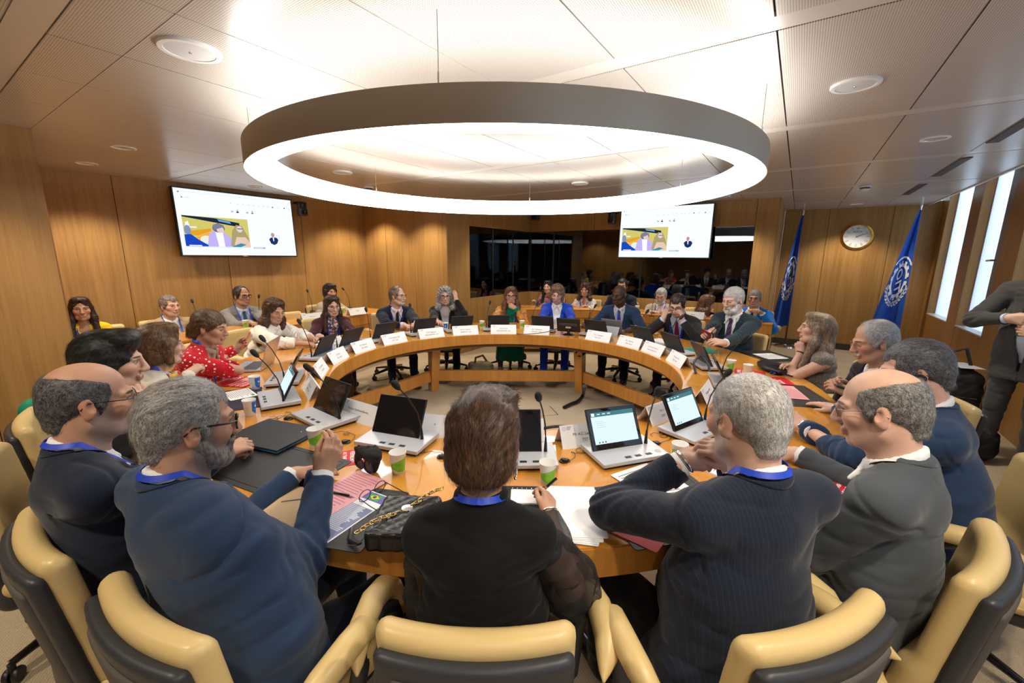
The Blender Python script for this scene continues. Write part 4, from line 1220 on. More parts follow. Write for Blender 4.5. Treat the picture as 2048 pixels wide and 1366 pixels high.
        for j in range(6):
            f_ = j / 5; rows.append([t_ * (1 - f_) + b_ * f_ + (d_ * .5 + up) * .007 * s * sin(pi * min(f_ * 1.1, 1)) for t_, b_, d_ in zip(top_, bot_, dd_)])
        inn = [[p - (d_ * .6 + up * .5) * .0045 for p, d_ in zip(r_, dd_)] for r_ in rows]
        Vc = np.array([p for r_ in rows + inn[::-1] for p in r_]); nr2 = 12; Qc = np.array([[(i % nr2) * 29 + j, (i % nr2) * 29 + j + 1, ((i + 1) % nr2) * 29 + j + 1, ((i + 1) % nr2) * 29 + j] for i in range(nr2) for j in range(28)])
        K('collar', Vc, Qc, jacket)
        Sh = Blob(); torso(Sh, .0015, low=not seated, bust=female)
        cr_ = ring_pts(-168, 168, 18, .062, .062, -.012)
        if collar != 'none':
            for a, b in zip(cr_[:-1], cr_[1:]): Sh.cap(a, b, .0088 * s, k=.008); Sh.cap(a - up * .014 * s, b - up * .014 * s, .0105 * s, k=.01)
            for x in (-1, 1): Sh.cap(lp(x * .02, .055, .035), lp(x * .052, .092, -.03), .012 * s, .007 * s, k=.01)
        V, Q = Sh.mesh(.0065 if near else .0085); K('shirt', V, Q, shirt)
        cover.ops = J.ops + Sh.ops; surf = Sh
        covers = [J, Sh]
    else:
        # one garment (top: 'knit' long sleeves, 'tee' short, 'sheer', 'sleeveless', 'shawl')
        J = Blob(); torso(J, .008 if top != 'shawl' else .014)
        al = {'sleeveless': 0, 'tee': .5, 'sheer': 0}.get(top, 1)
        for sd_ in (1, -1):
            S_, E_, W, *_ = arms[sd_]
            if al == 1: arm(J, sd_, .012 if top == 'knit' else .03, end=.012 if top == 'knit' else .09, k=.03)
            elif al == .5: J.cap(S_, S_ + (E_ - S_) * .6, .064 * s, .06 * s, k=.03)
            elif top == 'sheer': J.cap(S_, S_ + (E_ - S_) * .18, .058 * s, .05 * s, k=.03)
            if al == 1:
                u = unit(W - E_); c_ = W - u * (.012 if top == 'knit' else .09) * s
                def cut(P, c_=c_, u=u):
                    t_ = (P - c_) @ u; r2 = np.linalg.norm((P - c_) - t_[:, None] * u, axis=1)
                    return np.maximum.reduce([-t_, t_ - .08, r2 - .085])
                J.fn(cut, .004)
        if seated: J.cap(PC - up * .02, PC + tf * .1 * s - up * .03, .1 * s, .09 * s, k=.05, M=Mw(1.5))
        if collar in ('crew', 'high'):
            for a, b in zip(*(lambda p: (p[:-1], p[1:]))(ring_pts(-180, 180, 20, .056, .02 if collar == 'crew' else .045, -.03 if collar == 'crew' else .03))): J.cap(a, b, .011 * s, k=.012)
        else:
            J.cap(lp(0, .1, -.0), lp(0, .16, -.08 - .1 * (collar == 'v')), .065 * s, .03 * s, k=.01, op='s')
        J.cap(NB + up * .02 * s + tf * .012 * s, NB + up * .14 * s + tf * .03 * s, .05 * s, .06 * s, k=.006, op='s')
        ff = fold(.006 if top == 'shawl' else .0045)
        V, Q = J.mesh(CR, ff); K('blouse' if top != 'knit' else 'sweater', V, Q, jacket)
        if top == 'sheer':
            A_ = Blob(); 
            for sd_ in (1, -1):
                S_, E_, W, *_ = arms[sd_]; A_.cap(S_, E_, .062 * s, .078 * s, k=.02); A_.cap(E_, W, .076 * s, .036 * s, k=.03)
            V, Q = A_.mesh(.006, fold(.006, 12)); K('sleeve', V, Q, shirt)
        covers = [J]; surf = J
    bodyB = Blob(); bodyB.cap(NB - ax * .05 * s, H + R @ (V3(0, -.025, -.055) * s), nr * 1.06 * s, nr * s)
    covers.append(bodyB)
    def sdf_all(P): return np.minimum.reduce([c.ev(P) for c in covers])
    TB = Blob(); torso(TB, .0145 if top in ('suit', 'coat') else .01)
    if top in ('suit', 'coat'): TB.fn(wedge, .004)
    TS = Blob(); torso(TS, .003)
    for a, b in zip(*(lambda p: (p[:-1], p[1:]))(ring_pts(-168, 168, 18, .064, .045, -.012))): TS.cap(a, b, .0095 * s, k=.01)
    def sdf_lan(P): return np.minimum(TB.ev(P) - (.009 if top in ('suit', 'coat') else 0), TS.ev(P))
    def march(P, D, f, gap):
        P = np.array(P, float); D = np.array(D, float)
        for _ in range(40):
            d = f(P) - gap; P = P + D * np.maximum(d, 0)[:, None] * .8
        return P
    if tie is not None and top in ('suit', 'coat'):
        zz = np.linspace(.012, -.34, 22); P0 = [lp(0, .34, z) for z in zz]; Pm = march(P0, [-f2] * 22, Sh.ev, .003)
        mb = MB(); ribbon(mb, Pm, [f2] * 22, [(.03 if i < 2 else .03 + .05 * min(1, i / 18)) * s for i in range(22)], .004)
        mb.lathe([(0, .02 * s), (.016 * s, .016 * s), (.014 * s, -.006 * s), (.009 * s, -.016 * s), (0, -.018 * s)], 12, Pm[0] + f2 * .004 - ax * .008)
        o = KM('tie', mb, tie)
        at_ = o.data.attributes.new('tp', 'FLOAT_VECTOR', 'POINT'); co = np.array([v.co[:] for v in o.data.vertices]) + O
        at_.data.foreach_set('vector', ((co - SC) @ T).astype(np.float32).ravel())
    if lanyard:
        pts = []
        for x in (1, -1):
            seq = [radians(a_) * x for a_ in range(0, 86, 9)]
            A = [NB + (tr * sin(a_) * .08 - tf * cos(a_) * .084) * s * (.88 if female else 1) + tf * .012 * s + up * .11 * s for a_ in seq]
            Dv = [unit(-up - (tr * sin(a_) - tf * cos(a_)) * .12) for a_ in seq]
            nr_ = [unit((tr * sin(a_) - tf * cos(a_)) + up * .75) for a_ in seq]
            fr_ = np.linspace(0.08, 1, 14)
            A += [lp(x * (.074 - .06 * t), .34, .0 - .31 * t) for t in fr_]; Dv += [-f2] * 14; nr_ += [f2] * 14
            Pm = march(A, Dv, sdf_lan, .003); mb = MB()
            ribbon(mb, Pm, nr_, .016 * s, .0015); pts.append(Pm)
            KM('lanyard', mb, BLUE_STRAP)
        if badge:
            c = (pts[0][-1] + pts[1][-1]) / 2 - ax * .05 + f2 * .008; mb = MB(); mb.box(c, (.085, .004, .06), M=Matrix([list(r_) for r_ in T]))
            KM('badge', mb, PAPER)
    if glasses:
        gm, kind = glasses; mb = MB(); L = lambda x, y, z: H + R @ (V3(x, y, z) * s)
        w, hh = (.025, .018) if kind != 'round' else (.022, .02); rr = {'thick': .0024, 'thin': .0011, 'round': .0013, 'half': .0014}[kind]
        for x in (-1, 1):
            lo = -180 if kind != 'half' else 0
            loop = []
            for i in range(25):
                a = radians(lo + (360 if kind != 'half' else 180) * i / 24); ce, se = cos(a), sin(a); p_ = .6 if kind != 'round' else 1.
                loop.append(L(x * .034 + w * math.copysign(abs(ce) ** p_, ce), .1035 - abs(x * .034 + w * ce) ** 2 * 3.6, .0 + hh * math.copysign(abs(se) ** p_, se)))
            mb.tube(loop, rr * s, 6)
            mb.tube([L(x * .058, .092, .008), L(x * .071, .07, .008), L(x * .0815, -.01, .012), L(x * .081, -.028, -.006)], rr * 1.1 * s, 6)
        mb.tube([L(-.011, .106, .005), L(0, .11, .008), L(.011, .106, .005)], rr * s, 6)
        KM('glasses', mb, gm)
    # ---- legs
    if legs:
        Tr = Blob(); shoes_at = []
        if skirt != 'only':
            Tr.cap(PC - up * .02 * s, PC + up * .06, .108 * s * fat, .1 * s * fat, k=.04, M=Mw(1.42))
        for x, ff_ in ((1, feet[0]), (-1, feet[1])):
            hip = PC + tr * x * .088 * s - up * .02
            if seated:
                kz = kneez or max(pz - .02, .46)
                kn = V3(*(hip + tf * .40 * s + tr * x * .055)[:2], kz); an = V3(*(kn + tf * (.02 + ff_) * s + tr * x * .0)[:2], .085)
            else: kn = V3(hip[0], hip[1], .48 * s) + tf * .02 + tr * x * .02; an = V3(hip[0], hip[1], .085) + tr * x * .03
            if skirt is None:
                Tr.cap(hip, kn, .088 * s * min(fat, 1.08), .065 * s, k=.04); Tr.cap(kn, an, .063 * s, .052 * s, k=.03)
            shoes_at.append((an, kn))
        if skirt is None:
            Tr.half(V3(0, 0, .095), -up, .004)
            V, Q = Tr.mesh(.011, fold(.004)); K('trousers', V, Q, trousers)
        else:
            c = (shoes_at[0][1] + shoes_at[1][1]) / 2
            Tr.cap(PC, c, .11 * s, .1 * s, k=.05, M=Mw(1.75)); Tr.cap(c, V3(c[0], c[1], .24) - tf * .02, .1 * s, .125 * s, k=.06, M=Mw(1.75)); Tr.half(V3(0, 0, .2), -up, .01)
            V, Q = Tr.mesh(.011, lambda P: -.008 * np.sin(((P - SC) @ tr) * 75 + 2 * vnoise(P * 5))); K('skirt', V, Q, trousers)
            Lg = Blob()
            for an, kn in shoes_at: Lg.cap(kn - up * .1, an, .05 * s, .033 * s)
            V, Q = Lg.mesh(.008); K('stocking', V, Q, principled('dark stocking', (.05, .03, .025), .6))
        for an, kn in shoes_at:
            Sb = Blob(); fd = unit(tf + tr * .12 * np.sign((an - PC) @ tr))
            Sb.cap(an + up * .0, an - up * .035 - fd * .02, .042 * s, .038 * s, k=.02); Sb.cap(an - fd * .035 - V3(0, 0, an[2] - .035), an + fd * .15 * s - V3(0, 0, an[2] - .03), .036 * s, .032 * s, k=.03, M=np.diag([1, 1, 1.15]))
            Sb.half(V3(0, 0, .004), -up, .002)
            V, Q = Sb.mesh(.007); K('shoe', V, Q, shoes)
    PEOPLE[key] = dict(o=body, PC=PC, SC=SC, T=T, H=H, R=R, s=s, arms=arms, taz=taz, O=O, KM=KM, K=K, NB=NB, tf=tf, tr=tr, sdf=sdf_all, march=march)
    if extra: extra(PEOPLE[key])
    return body
# ------------------------------------------------------------------ conference chair (one built, the rest copied)
def rbox(c, h, r):
    c, h = V3(c), V3(h)
    def f(P):
        q = np.abs(P - c) - (h - r); return np.sqrt((np.maximum(q, 0) ** 2).sum(1)) + np.minimum(q.max(1), 0) - r
    return f
def blob_of(fs, lo, hi, res, disp=None):
    B = Blob()
    for f, k in fs: B.fn(f, k, 'u')
    B.bounds = lambda: (V3(lo) - .03, V3(hi) + .03)
    return B.mesh(res, disp)
def make_chair():
    t = thing('conference_chair', 'chair', 'chair')
    def warp(f, dy):      # bends a flat slab into the reclined, wrapped back
        def g(P):
            q = P.copy(); q[:, 1] = P[:, 1] - (-.205 - .14 * (P[:, 2] - .45) + .7 * P[:, 0] ** 2 + dy); return f(q)
        return g
    back = warp(rbox((0, .008, .635), (.218, .033, .217), .032), 0)
    low = warp(rbox((0, .014, .46), (.2, .032, .09), .032), .02)
    V, Q = blob_of([(back, 0), (low, .05)], (-.25, -.36, .33), (.25, -.08, .92), .009); np_object('backrest', V, Q, LEATHER, t)
    sh = warp(rbox((0, 0, .58), (.212, .02, .238), .02), -.036)
    pan = rbox((0, .0, .335), (.2, .23, .035), .034); j = rbox((0, -.19, .36), (.18, .07, .06), .05)
    V, Q = blob_of([(sh, 0), (j, .05), (pan, .04)], (-.24, -.4, .28), (.24, .25, .88), .009); np_object('back_shell', V, Q, SHELL, t)
    pn = warp(rbox((0, 0, .585), (.172, .01, .185), .01), -.054)
    V, Q = blob_of([(pn, 0)], (-.2, -.4, .4), (.2, -.2, .83), .007); np_object('back_panel', V, Q, SHELL_PANEL, t)
    def seatf(P):
        q = P.copy(); q[:, 2] = P[:, 2] + .02 * np.exp(-((P[:, 0] / .12) ** 2)) * 1. - .02 + .25 * np.maximum(P[:, 1] - .16, 0) ** 2 * 6; return rbox((0, .03, .385), (.235, .245, .042), .04)(q)
    V, Q = blob_of([(seatf, 0)], (-.25, -.25, .3), (.25, .3, .45), .009); np_object('seat', V, Q, LEATHER, t)
    for x in (-1, 1):
        P = [(.302, -.145, .606), (.308, -.125, .612), (.318, -.1, .625), (.326, -.06, .645), (.32, .03, .66), (.307, .085, .652), (.293, .118, .62), (.283, .125, .58), (.277, .115, .54)]
        rr = [.003, .014, .026, .033, .035, .035, .033, .03, .026]
        m = MB(); m.tube([(x * p[0], p[1], p[2]) for p in P], rr, 14); a = m.build('armrest', LEATHER, t, smooth=60)
        m = MB(); m.tube([(x * .31, -.06, .622), (x * .305, .03, .63), (x * .285, .085, .59), (x * .272, .1, .5), (x * .255, .08, .38), (x * .19, .04, .335)], [.014, .02, .022, .024, .026, .02], 12)
        m.build('arm_support', SHELL, a, smooth=60)
    m = MB(); m.lathe([(0, .33), (.07, .33), (.06, .29), (.034, .28), (.034, .16), (.026, .16), (.026, .1)], 20); m.build('column', BLACK, t, smooth=40)
    m0 = None
    for k in range(5):
        a = 2 * pi * k / 5 + .3; u = Vector((cos(a), sin(a), 0)); m = MB()
        m.tube([u * .02 + Vector((0, 0, .115)), u * .12 + Vector((0, 0, .112)), u * .3 + Vector((0, 0, .082))], [.034, .026, .017], 10, squash=.7)
        l = m.build('leg', BLACK_GLOSS, t, smooth=50)
        m = MB(); c = u * .3
        for sgn in (-1, 1):
            M = Matrix.Rotation(a + .6, 3, 'Z') @ Matrix.Rotation(pi / 2, 3, 'X'); off = Matrix.Rotation(a + .6, 3, 'Z') @ Vector((0, sgn * .014, 0))
            m.lathe([(0, -.009), (.026, -.009), (.029, -.004), (.029, .004), (.026, .009), (0, .009)], 16, c + off + Vector((0, 0, .029)), M=M)
        m.tube([c + Vector((0, 0, .03)), c + Vector((0, 0, .08))], .012, 8); m.build('caster', BLACK, l, smooth=40)
    return t
CHAIR0 = make_chair(); CHAIR0_USED = [False]
def place_chair(p, az, label, group='conference chairs around the ring table', z=0.):
    if not CHAIR0_USED[0]:
        CHAIR0_USED[0] = True; c = CHAIR0; c['label'] = label; c['group'] = group
    else: c = dup(CHAIR0, label=label, group=group)
    c.location = (p[0], p[1], 0); c.rotation_euler = (0, 0, -radians(az)); c.scale = (1, 1, 1 + z)
    return c
def seat_of(key, label, d=.0, daz=0, at_=None, **k):
    q = PEOPLE[key]; f = dirv(q['taz'] + daz); p = q['PC'] - f * d if at_ is None else at_
    return place_chair(p, q['taz'] + daz, label, **k)
# ------------------------------------------------------------------ the people round the table
C_NAVY = cloth('navy wool', (.018, .04, .092)); C_NAVY2 = cloth('deep navy wool', (.008, .013, .03)); C_MID = cloth('midnight pinstripe', (.009, .014, .03), pattern=('pin', (.018, .026, .045), .012))
C_GREY = cloth('slate grey wool', (.058, .068, .08)); C_CHAR = cloth('charcoal wool', (.022, .022, .026)); C_BLACK = cloth('black wool', (.007, .007, .009)); C_WHITE = cloth('white cotton', (.78, .79, .82), amt=.03)
C_PALEBLUE = cloth('pale blue cotton', (.5, .58, .75), amt=.04); C_TEAL = cloth('dark petrol wool', (.012, .028, .042)); C_MAROON = cloth('maroon wool', (.06, .014, .02))
C_ROYAL = cloth('royal blue crepe', (.004, .05, .5), rough=.7); C_TRNAVY = cloth('navy trousers', (.009, .013, .028))
GREYH = ((.11, .105, .1), (.5, .485, .47)); WHITEH = ((.3, .3, .3), (.72, .71, .7)); DARKH = ((.008, .006, .006), (.04, .03, .026)); BROWNH = ((.025, .013, .008), (.11, .055, .028)); SALT = ((.03, .03, .034), (.22, .22, .23))
SHEER = principled('sheer black gauze', (.012, .012, .013), .7, alpha=.72)

person('beard', 'man in navy suit seen from behind, grey beard, black glasses, nearest on the left', at(380, 848, 1.16), 42, 30, pitch=6, s=1.04, fat=1.16, near=True, jacket=C_NAVY, shirt=C_WHITE, trousers=C_TRNAVY,
       hair=('short', *GREYH), beard=((.2, .18, .165), .8, 'full'), brow=(.12, .1, .09), glasses=(GLASSES_BLACK, 'thick'), lanyard=True, pc=(-.72, 1.01), pz=.5, shw=1.08,
       rh=dict(p=at(660, 915, .93), d=(.35, .35, .8), n=(.8, -.5, .1), curl=.4, el=(.35, -.25, -1)), lh=dict(p=at(622, 940, .79), d=(1, .45, .1), n=(-.2, .5, 1), curl=.3, el=(-.2, -.6, -.8)))
person('bald', 'balding man in black suit with half-rim glasses and grey stubble, blue lanyard', at(182, 802, 1.17), 42, 36, pitch=4, s=1.02, fat=1.14, near=True, jacket=C_NAVY2, shirt=C_WHITE, trousers=C_TRNAVY,
       hair=('fringe', (.02, .02, .023), (.17, .165, .17)), beard=((.32, .3, .29), .5, 'stubble'), brow=(.02, .015, .012), glasses=(GLASSES_BLACK, 'half'), lanyard=True, pc=(-1.24, 1.22), tone=TAN,
       rh=dict(p=at(487, 890, .80), d=(.55, .8, .15), n=(.4, -.3, 1), curl=.55), lh=dict(p=at(462, 893, .80), d=(.9, .5, .1), n=(-.3, -.3, 1), curl=.6))
person('darkhair', 'man with swept dark hair in charcoal suit, hand held at his chin', at(222, 724, 1.17), 58, 50, pitch=4, s=1.03, jacket=C_CHAR, shirt=C_WHITE, tie=cloth('grey tie', (.1, .1, .12)), near=True, trousers=C_CHAR, tone=PALE,
       hair=('full', (.006, .006, .007), (.045, .042, .042)), back=.12, lined=True,
       rh=dict(p=at(288, 800, 1.05), d=(.1, .15, 1), n=(.8, -.3, .1), curl=.75, el=(.5, .4, -1)), lh=dict(p=at(330, 905, .8), d=(.7, .6, 0), curl=.4))
person('shorthair', 'woman with short brown bob in cream blouse and colourful scarf', at(322, 692, 1.12), 36, 46, pitch=0, s=.93, female=True, top='knit', jacket=cloth('cream jersey', (.62, .58, .5), amt=.05), trousers=C_BLACK, tone=PALE,
       hair=('bob', (.05, .026, .013), (.3, .17, .085)), near=True, lanyard=True, collar='crew', back=.26,
       rh=dict(p=at(398, 738, .9), d=(.75, .6, .35), n=(.2, -.4, .8), curl=[.1, .5, .7, .8]), lh=dict(p=at(402, 765, .78), d=(.8, .5, 0), curl=.3))
person('polka', 'woman in red jacket with white polka dots over a beige turtleneck', at(421, 655, 1.13), 80, 78, pitch=10, s=.96, female=True, top='suit', jacket=cloth('red polka dot', (.55, .012, .02), pattern=('dots', (.85, .8, .78), .026)), shirt=cloth('beige rib knit', (.36, .24, .17)), trousers=C_BLACK,
       hair=('tied', (.035, .018, .01), (.22, .13, .07)), tone=TAN, lip=LIPR, vdeep=.34, lanyard=True, near=True, closed=True, back=.3,
       rh=dict(p=at(455, 722, .86), d=(.8, -.1, .15), n=(.2, -.5, .8), curl=.5), lh=dict(p=at(487, 688, .93), d=(.8, .2, .6), n=(-.2, .7, -.3), curl=.55))
person('whitesweater', 'woman with long dark hair in white cape sweater looking down', on_r(549, 622, 2.42), 118, 105, pitch=14, s=.97, female=True, top='shawl', jacket=cloth('white cable knit', (.78, .75, .7), weave=300, amt=.06), trousers=C_BLACK, tone=TAN,
       hair=('wavy', (.022, .011, .007), (.12, .06, .032)), closed=True, collar='crew', lanyard=True,
       rh=dict(p=at(622, 688, .78), d=(.95, -.1, 0), n=(0, 0, 1), curl=.35), lh=dict(p=at(640, 680, .81), d=(.7, -.7, .1), n=(.2, .2, 1), curl=.4))
person('maroon', 'woman in maroon blazer with round glasses and straight dark hair, speaking', on_r(664, 612, 2.42), 138, 140, pitch=6, s=.95, female=True, jacket=C_MAROON, shirt=cloth('floral blouse', (.5, .4, .35), pattern=('blotch', [(.6, .55, .5), (.04, .05, .2), (.5, .12, .1), (.65, .6, .55), (.1, .1, .1)], .018)), trousers=C_MAROON, tone=PALE, collar='none',
       hair=('long', (.022, .012, .009), (.09, .05, .035)), glasses=(principled('plum spectacle frame', (.08, .02, .03), .3), 'round'), lip=LIPR, lanyard=True, shoes=principled('brown shoe leather', (.12, .045, .015), .3), vdeep=.34,
       rh=dict(p=at(640, 672, .8), d=(.5, -.8, .3), curl=.5), lh=dict(p=at(700, 672, .78)))
person('navyman', 'man in navy suit and dark tie with clasped hands, head turned right', on_r(795, 592, 2.42), 108, 148, pitch=0, s=1.0, fat=1.06, jacket=C_NAVY2, shirt=cloth('pale pink cotton', (.72, .6, .64), amt=.03), tie=cloth('black tie', (.012, .014, .02)), trousers=C_TRNAVY, tone=PALE,
       hair=('receding', (.09, .06, .045), (.32, .24, .19)), beard=((.5, .47, .45), .6, 'goatee'), glasses=(GLASSES_BLACK, 'thin'), lanyard=True,
       rh=dict(p=at(815, 652, .8), d=(.75, -.6, 0), curl=.6), lh=dict(p=at(828, 651, .815), d=(-.8, -.5, 0), curl=.6))
person('curly', 'woman in black blazer with grey curly hair, hand at her temple', on_r(890, 592, 2.42), 168, 172, pitch=2, s=.96, female=True, jacket=C_BLACK, shirt=cloth('grey silk', (.45, .42, .42)), trousers=C_BLACK, tone=PALE, collar='none', vdeep=.34,
       hair=('curly', (.12, .11, .105), (.52, .5, .48)), glasses=(GLASSES_BLACK, 'thick'),
       lh=dict(p=on_r(911, 592, 2.34), d=(-.15, .1, 1), n=(.6, -.6, .1), curl=.2, el=(.4, -.2, -1)), rh=dict(p=at(880, 655, .8)))
person('longhair', 'woman with very long brown hair in orange shawl over a green dress', on_r(1022, 592, 2.42), 180, 180, pitch=0, s=.97, female=True, fat=1.08, top='suit', jacket=cloth('ochre patterned shawl', (.5, .2, .03), pattern=('blotch', [(.5, .2, .03), (.55, .26, .05), (.3, .1, .02), (.6, .3, .08)], .03)), shirt=cloth('emerald satin', (.0, .16, .095)), trousers=cloth('emerald skirt', (.0, .15, .09), rough=.5), skirt='long', tone=TAN, collar='none', vdeep=.3,
       hair=('wavy', (.035, .016, .008), (.24, .12, .055)), glasses=(GLASSES_BLACK, 'thick'), lip=LIPR, lanyard=True,
       lh=dict(p=on_r(1024, 613, 2.26), d=(-.75, -.1, .45), n=(0, -1, .4), curl=.55, el=(.5, -.5, -1)), rh=dict(p=at(985, 652, .79), d=(.8, -.5, 0), curl=.4), shoes=principled('snake pattern shoe', (.2, .15, .13), .5))
person('blue', 'woman in bright royal blue suit with white ruffled blouse, looking down', on_r(1114, 588, 2.42), 192, 190, pitch=16, s=.98, female=True, fat=1.06, jacket=C_ROYAL, shirt=cloth('white ruffle', (.8, .8, .8), amt=.03), trousers=C_ROYAL, tone=PALE, closed=True, vdeep=.36,
       hair=('bob', (.08, .045, .03), (.36, .23, .15)), glasses=(principled('thin silver frame', (.5, .48, .45), .3, metal=.8), 'thin'), shoes=principled('white sneaker', (.7, .7, .7), .5),
       rh=dict(p=at(1085, 655, .78)), lh=dict(p=at(1140, 655, .78)))
person('blackman', 'bald dark-skinned man in navy suit with bright blue tie, reaching with one hand', on_r(1238, 590, 2.42), 226, 208, pitch=8, s=1.02, fat=1.06, jacket=C_NAVY, shirt=cloth('light grey cotton', (.5, .52, .58), amt=.03), tie=cloth('blue spotted tie', (.02, .05, .4), pattern=('dots', (.3, .4, .8), .012)), trousers=C_TRNAVY, tone=DEEP, lip=(.16, .06, .055), brow=(.015, .01, .008), hair=None, nose=1.3, closed=True, pz=.52,
       rh=dict(p=at(1170, 648, .79), d=(-.35, -.9, -.1), curl=.45), lh=dict(p=at(1262, 658, .78)))
person('rubbing', 'man in charcoal suit and magenta tie lifting his glasses with both hands', on_r(1355, 610, 2.42), 218, 215, pitch=22, s=1.02, fat=1.08, jacket=C_CHAR, shirt=C_PALEBLUE, tie=cloth('magenta tie', (.22, .012, .07)), trousers=C_CHAR, tone=PALE, lanyard=True, closed=True,
       hair=('short', (.02, .012, .009), (.075, .05, .038)), glasses=(GLASSES_BLACK, 'thick'),
       rh=dict(p=on_r(1329, 628, 2.3), d=(.25, .1, 1), n=(-.8, -.4, .1), curl=.5, el=(-1, -.4, -.6)), lh=dict(p=on_r(1364, 632, 2.3), d=(-.15, .1, 1), n=(.7, -.6, .1), curl=.5, el=(.6, -.5, -.9)))
person('whitebeard', 'man with white hair and beard in dark petrol suit reading a red phone', on_r(1466, 600, 2.42), 246, 238, pitch=12, s=1.03, fat=1.08, jacket=C_TEAL, shirt=cloth('white striped cotton', (.74, .74, .76), amt=.03), tie=cloth('navy striped tie', (.03, .035, .1), pattern=('stripe', (.25, .03, .05), .05)), trousers=C_TEAL, tone=PALE, near=True, closed=True, lined=True,
       hair=('short', *WHITEH), beard=((.62, .6, .58), .9, 'full'), brow=(.3, .27, .24),
       rh=dict(p=at(1395, 690, .86), d=(-.55, -.45, .3), n=(-.6, .3, .6), curl=.55), lh=dict(p=at(1428, 690, .85), d=(-.8, -.1, .15), n=(.3, -.6, .7), curl=.4))
person('dress', 'woman with long straight hair in grey tweed sleeveless dress, fist at her neck', at(1632, 658, 1.1), 298, 292, pitch=-6, s=.96, female=True, top='sleeveless', jacket=cloth('grey tweed', (.11, .095, .08), weave=380, amt=.5, pattern=('speck', (.3, .27, .23), .004)), trousers=C_BLACK, tone=PALE, near=True,
       hair=('long', (.1, .068, .045), (.4, .3, .21)), back=.1,
       lh=dict(p=at(1599, 692, .96), d=(-.1, .25, 1), n=(-.6, -.8, 0), curl=.95, el=(-.2, -.9, -.8)), rh=dict(p=at(1572, 735, .79), d=(-1, .2, 0), curl=.4))
person('oldblack', 'elderly man with slicked grey hair, moustache and thin glasses in black suit', at(1748, 684, 1.15), 288, 282, pitch=14, s=1.0, fat=1.1, jacket=C_BLACK, shirt=C_WHITE, tie=cloth('dark blue tie', (.02, .03, .08)), trousers=C_BLACK, tone=TAN, near=True, lined=True, lanyard=True, closed=True,
       hair=('receding', (.2, .2, .2), (.6, .6, .6)), beard=((.5, .48, .46), .7, 'moustache'), glasses=(principled('thin copper frame', (.4, .22, .15), .3, metal=.8), 'thin'), back=.12,
       lh=dict(p=at(1676, 780, .84), d=(-.75, .3, .2), n=(-.2, -.6, .6), curl=.5), rh=dict(p=at(1668, 768, .85), d=(-.8, .2, .1), n=(-.2, .7, .6), curl=.5))
person('headphone', 'man in navy suit with a black earpiece and dark grey hair, on the right', at(1828, 742, 1.17), 306, 305, pitch=16, s=1.05, fat=1.16, jacket=C_NAVY, shirt=C_WHITE, trousers=C_TRNAVY, tone=PALE, near=True, closed=True,
       hair=('short', (.03, .03, .035), (.2, .2, .21)), glasses=(GLASSES_BLACK, 'thin'), back=.12,
       lh=dict(p=at(1592, 842, .83), d=(-.6, .35, .45), n=(-.3, -.7, .5), curl=.5), rh=dict(p=at(1652, 816, .775), d=(-.85, .35, -.02), curl=.12, el=(-.2, .8, -.6)))
person('baldgrey', 'balding man in slate grey suit with thin glasses leaning on the table', at(1760, 818, 1.17), 316, 322, pitch=12, s=1.04, fat=1.16, jacket=C_GREY, shirt=C_WHITE, trousers=C_GREY, tone=PALE, near=True, lined=True,
       hair=('fringe', (.06, .058, .055), (.32, .31, .3)), glasses=(principled('thin grey frame', (.2, .19, .18), .3, metal=.6), 'thin'), brow=(.15, .11, .09), pc=(1.17, 1.19), pz=.5,
       rh=dict(p=at(1562, 900, .785), d=(-.8, .55, 0), curl=.4), lh=dict(p=at(1560, 975, .785), d=(-.75, .6, 0), curl=.4, el=(-.6, -.5, -.7)))
person('greyhair', 'white-haired man in dark pinstripe suit seen from behind with folded hands raised', at(1492, 838, 1.18), 344, 344, pitch=10, s=1.05, fat=1.14, jacket=C_MID, shirt=C_WHITE, trousers=C_BLACK, tone=PALE, near=True,
       hair=('crop', (.22, .215, .21), (.62, .61, .6)), brow=(.3, .28, .26), pc=(.62, 1.0), pz=.5, beard=((.5, .47, .45), .6, 'stubble'), lanyard=True, shw=1.05,
       lh=dict(p=at(1385, 912, .99), d=(.7, .5, .1), n=(-.4, -.3, .8), curl=.6, el=(-1, .2, -.7)), rh=dict(p=at(1425, 912, .99), d=(-.75, .45, .15), n=(.2, -.5, .8), curl=.7, el=(.7, .2, -1)))
person('central', 'woman with short brown hair in black dress with sheer sleeves, writing', at(970, 882, 1.17), 12, 2, pitch=6, s=.99, female=True, fat=1.04, near=True, top='sheer', jacket=cloth('black crepe', (.0055, .0055, .007), sheen=.05), shirt=SHEER, trousers=C_BLACK, tone=TAN, collar='high', lanyard=True,
       hair=('pixie', (.025, .014, .009), (.15, .08, .045)), pc=(-.07, .94), pz=.5, shw=.88,
       rh=dict(p=at(1098, 1000, .785), d=(.05, .9, .35), n=(.75, -.25, .6), curl=.55, el=(.45, -.1, -.9)), lh=dict(p=(-.14, 1.3, .78), d=(.6, .8, 0), curl=.4, el=(-.12, -.3, -1)))
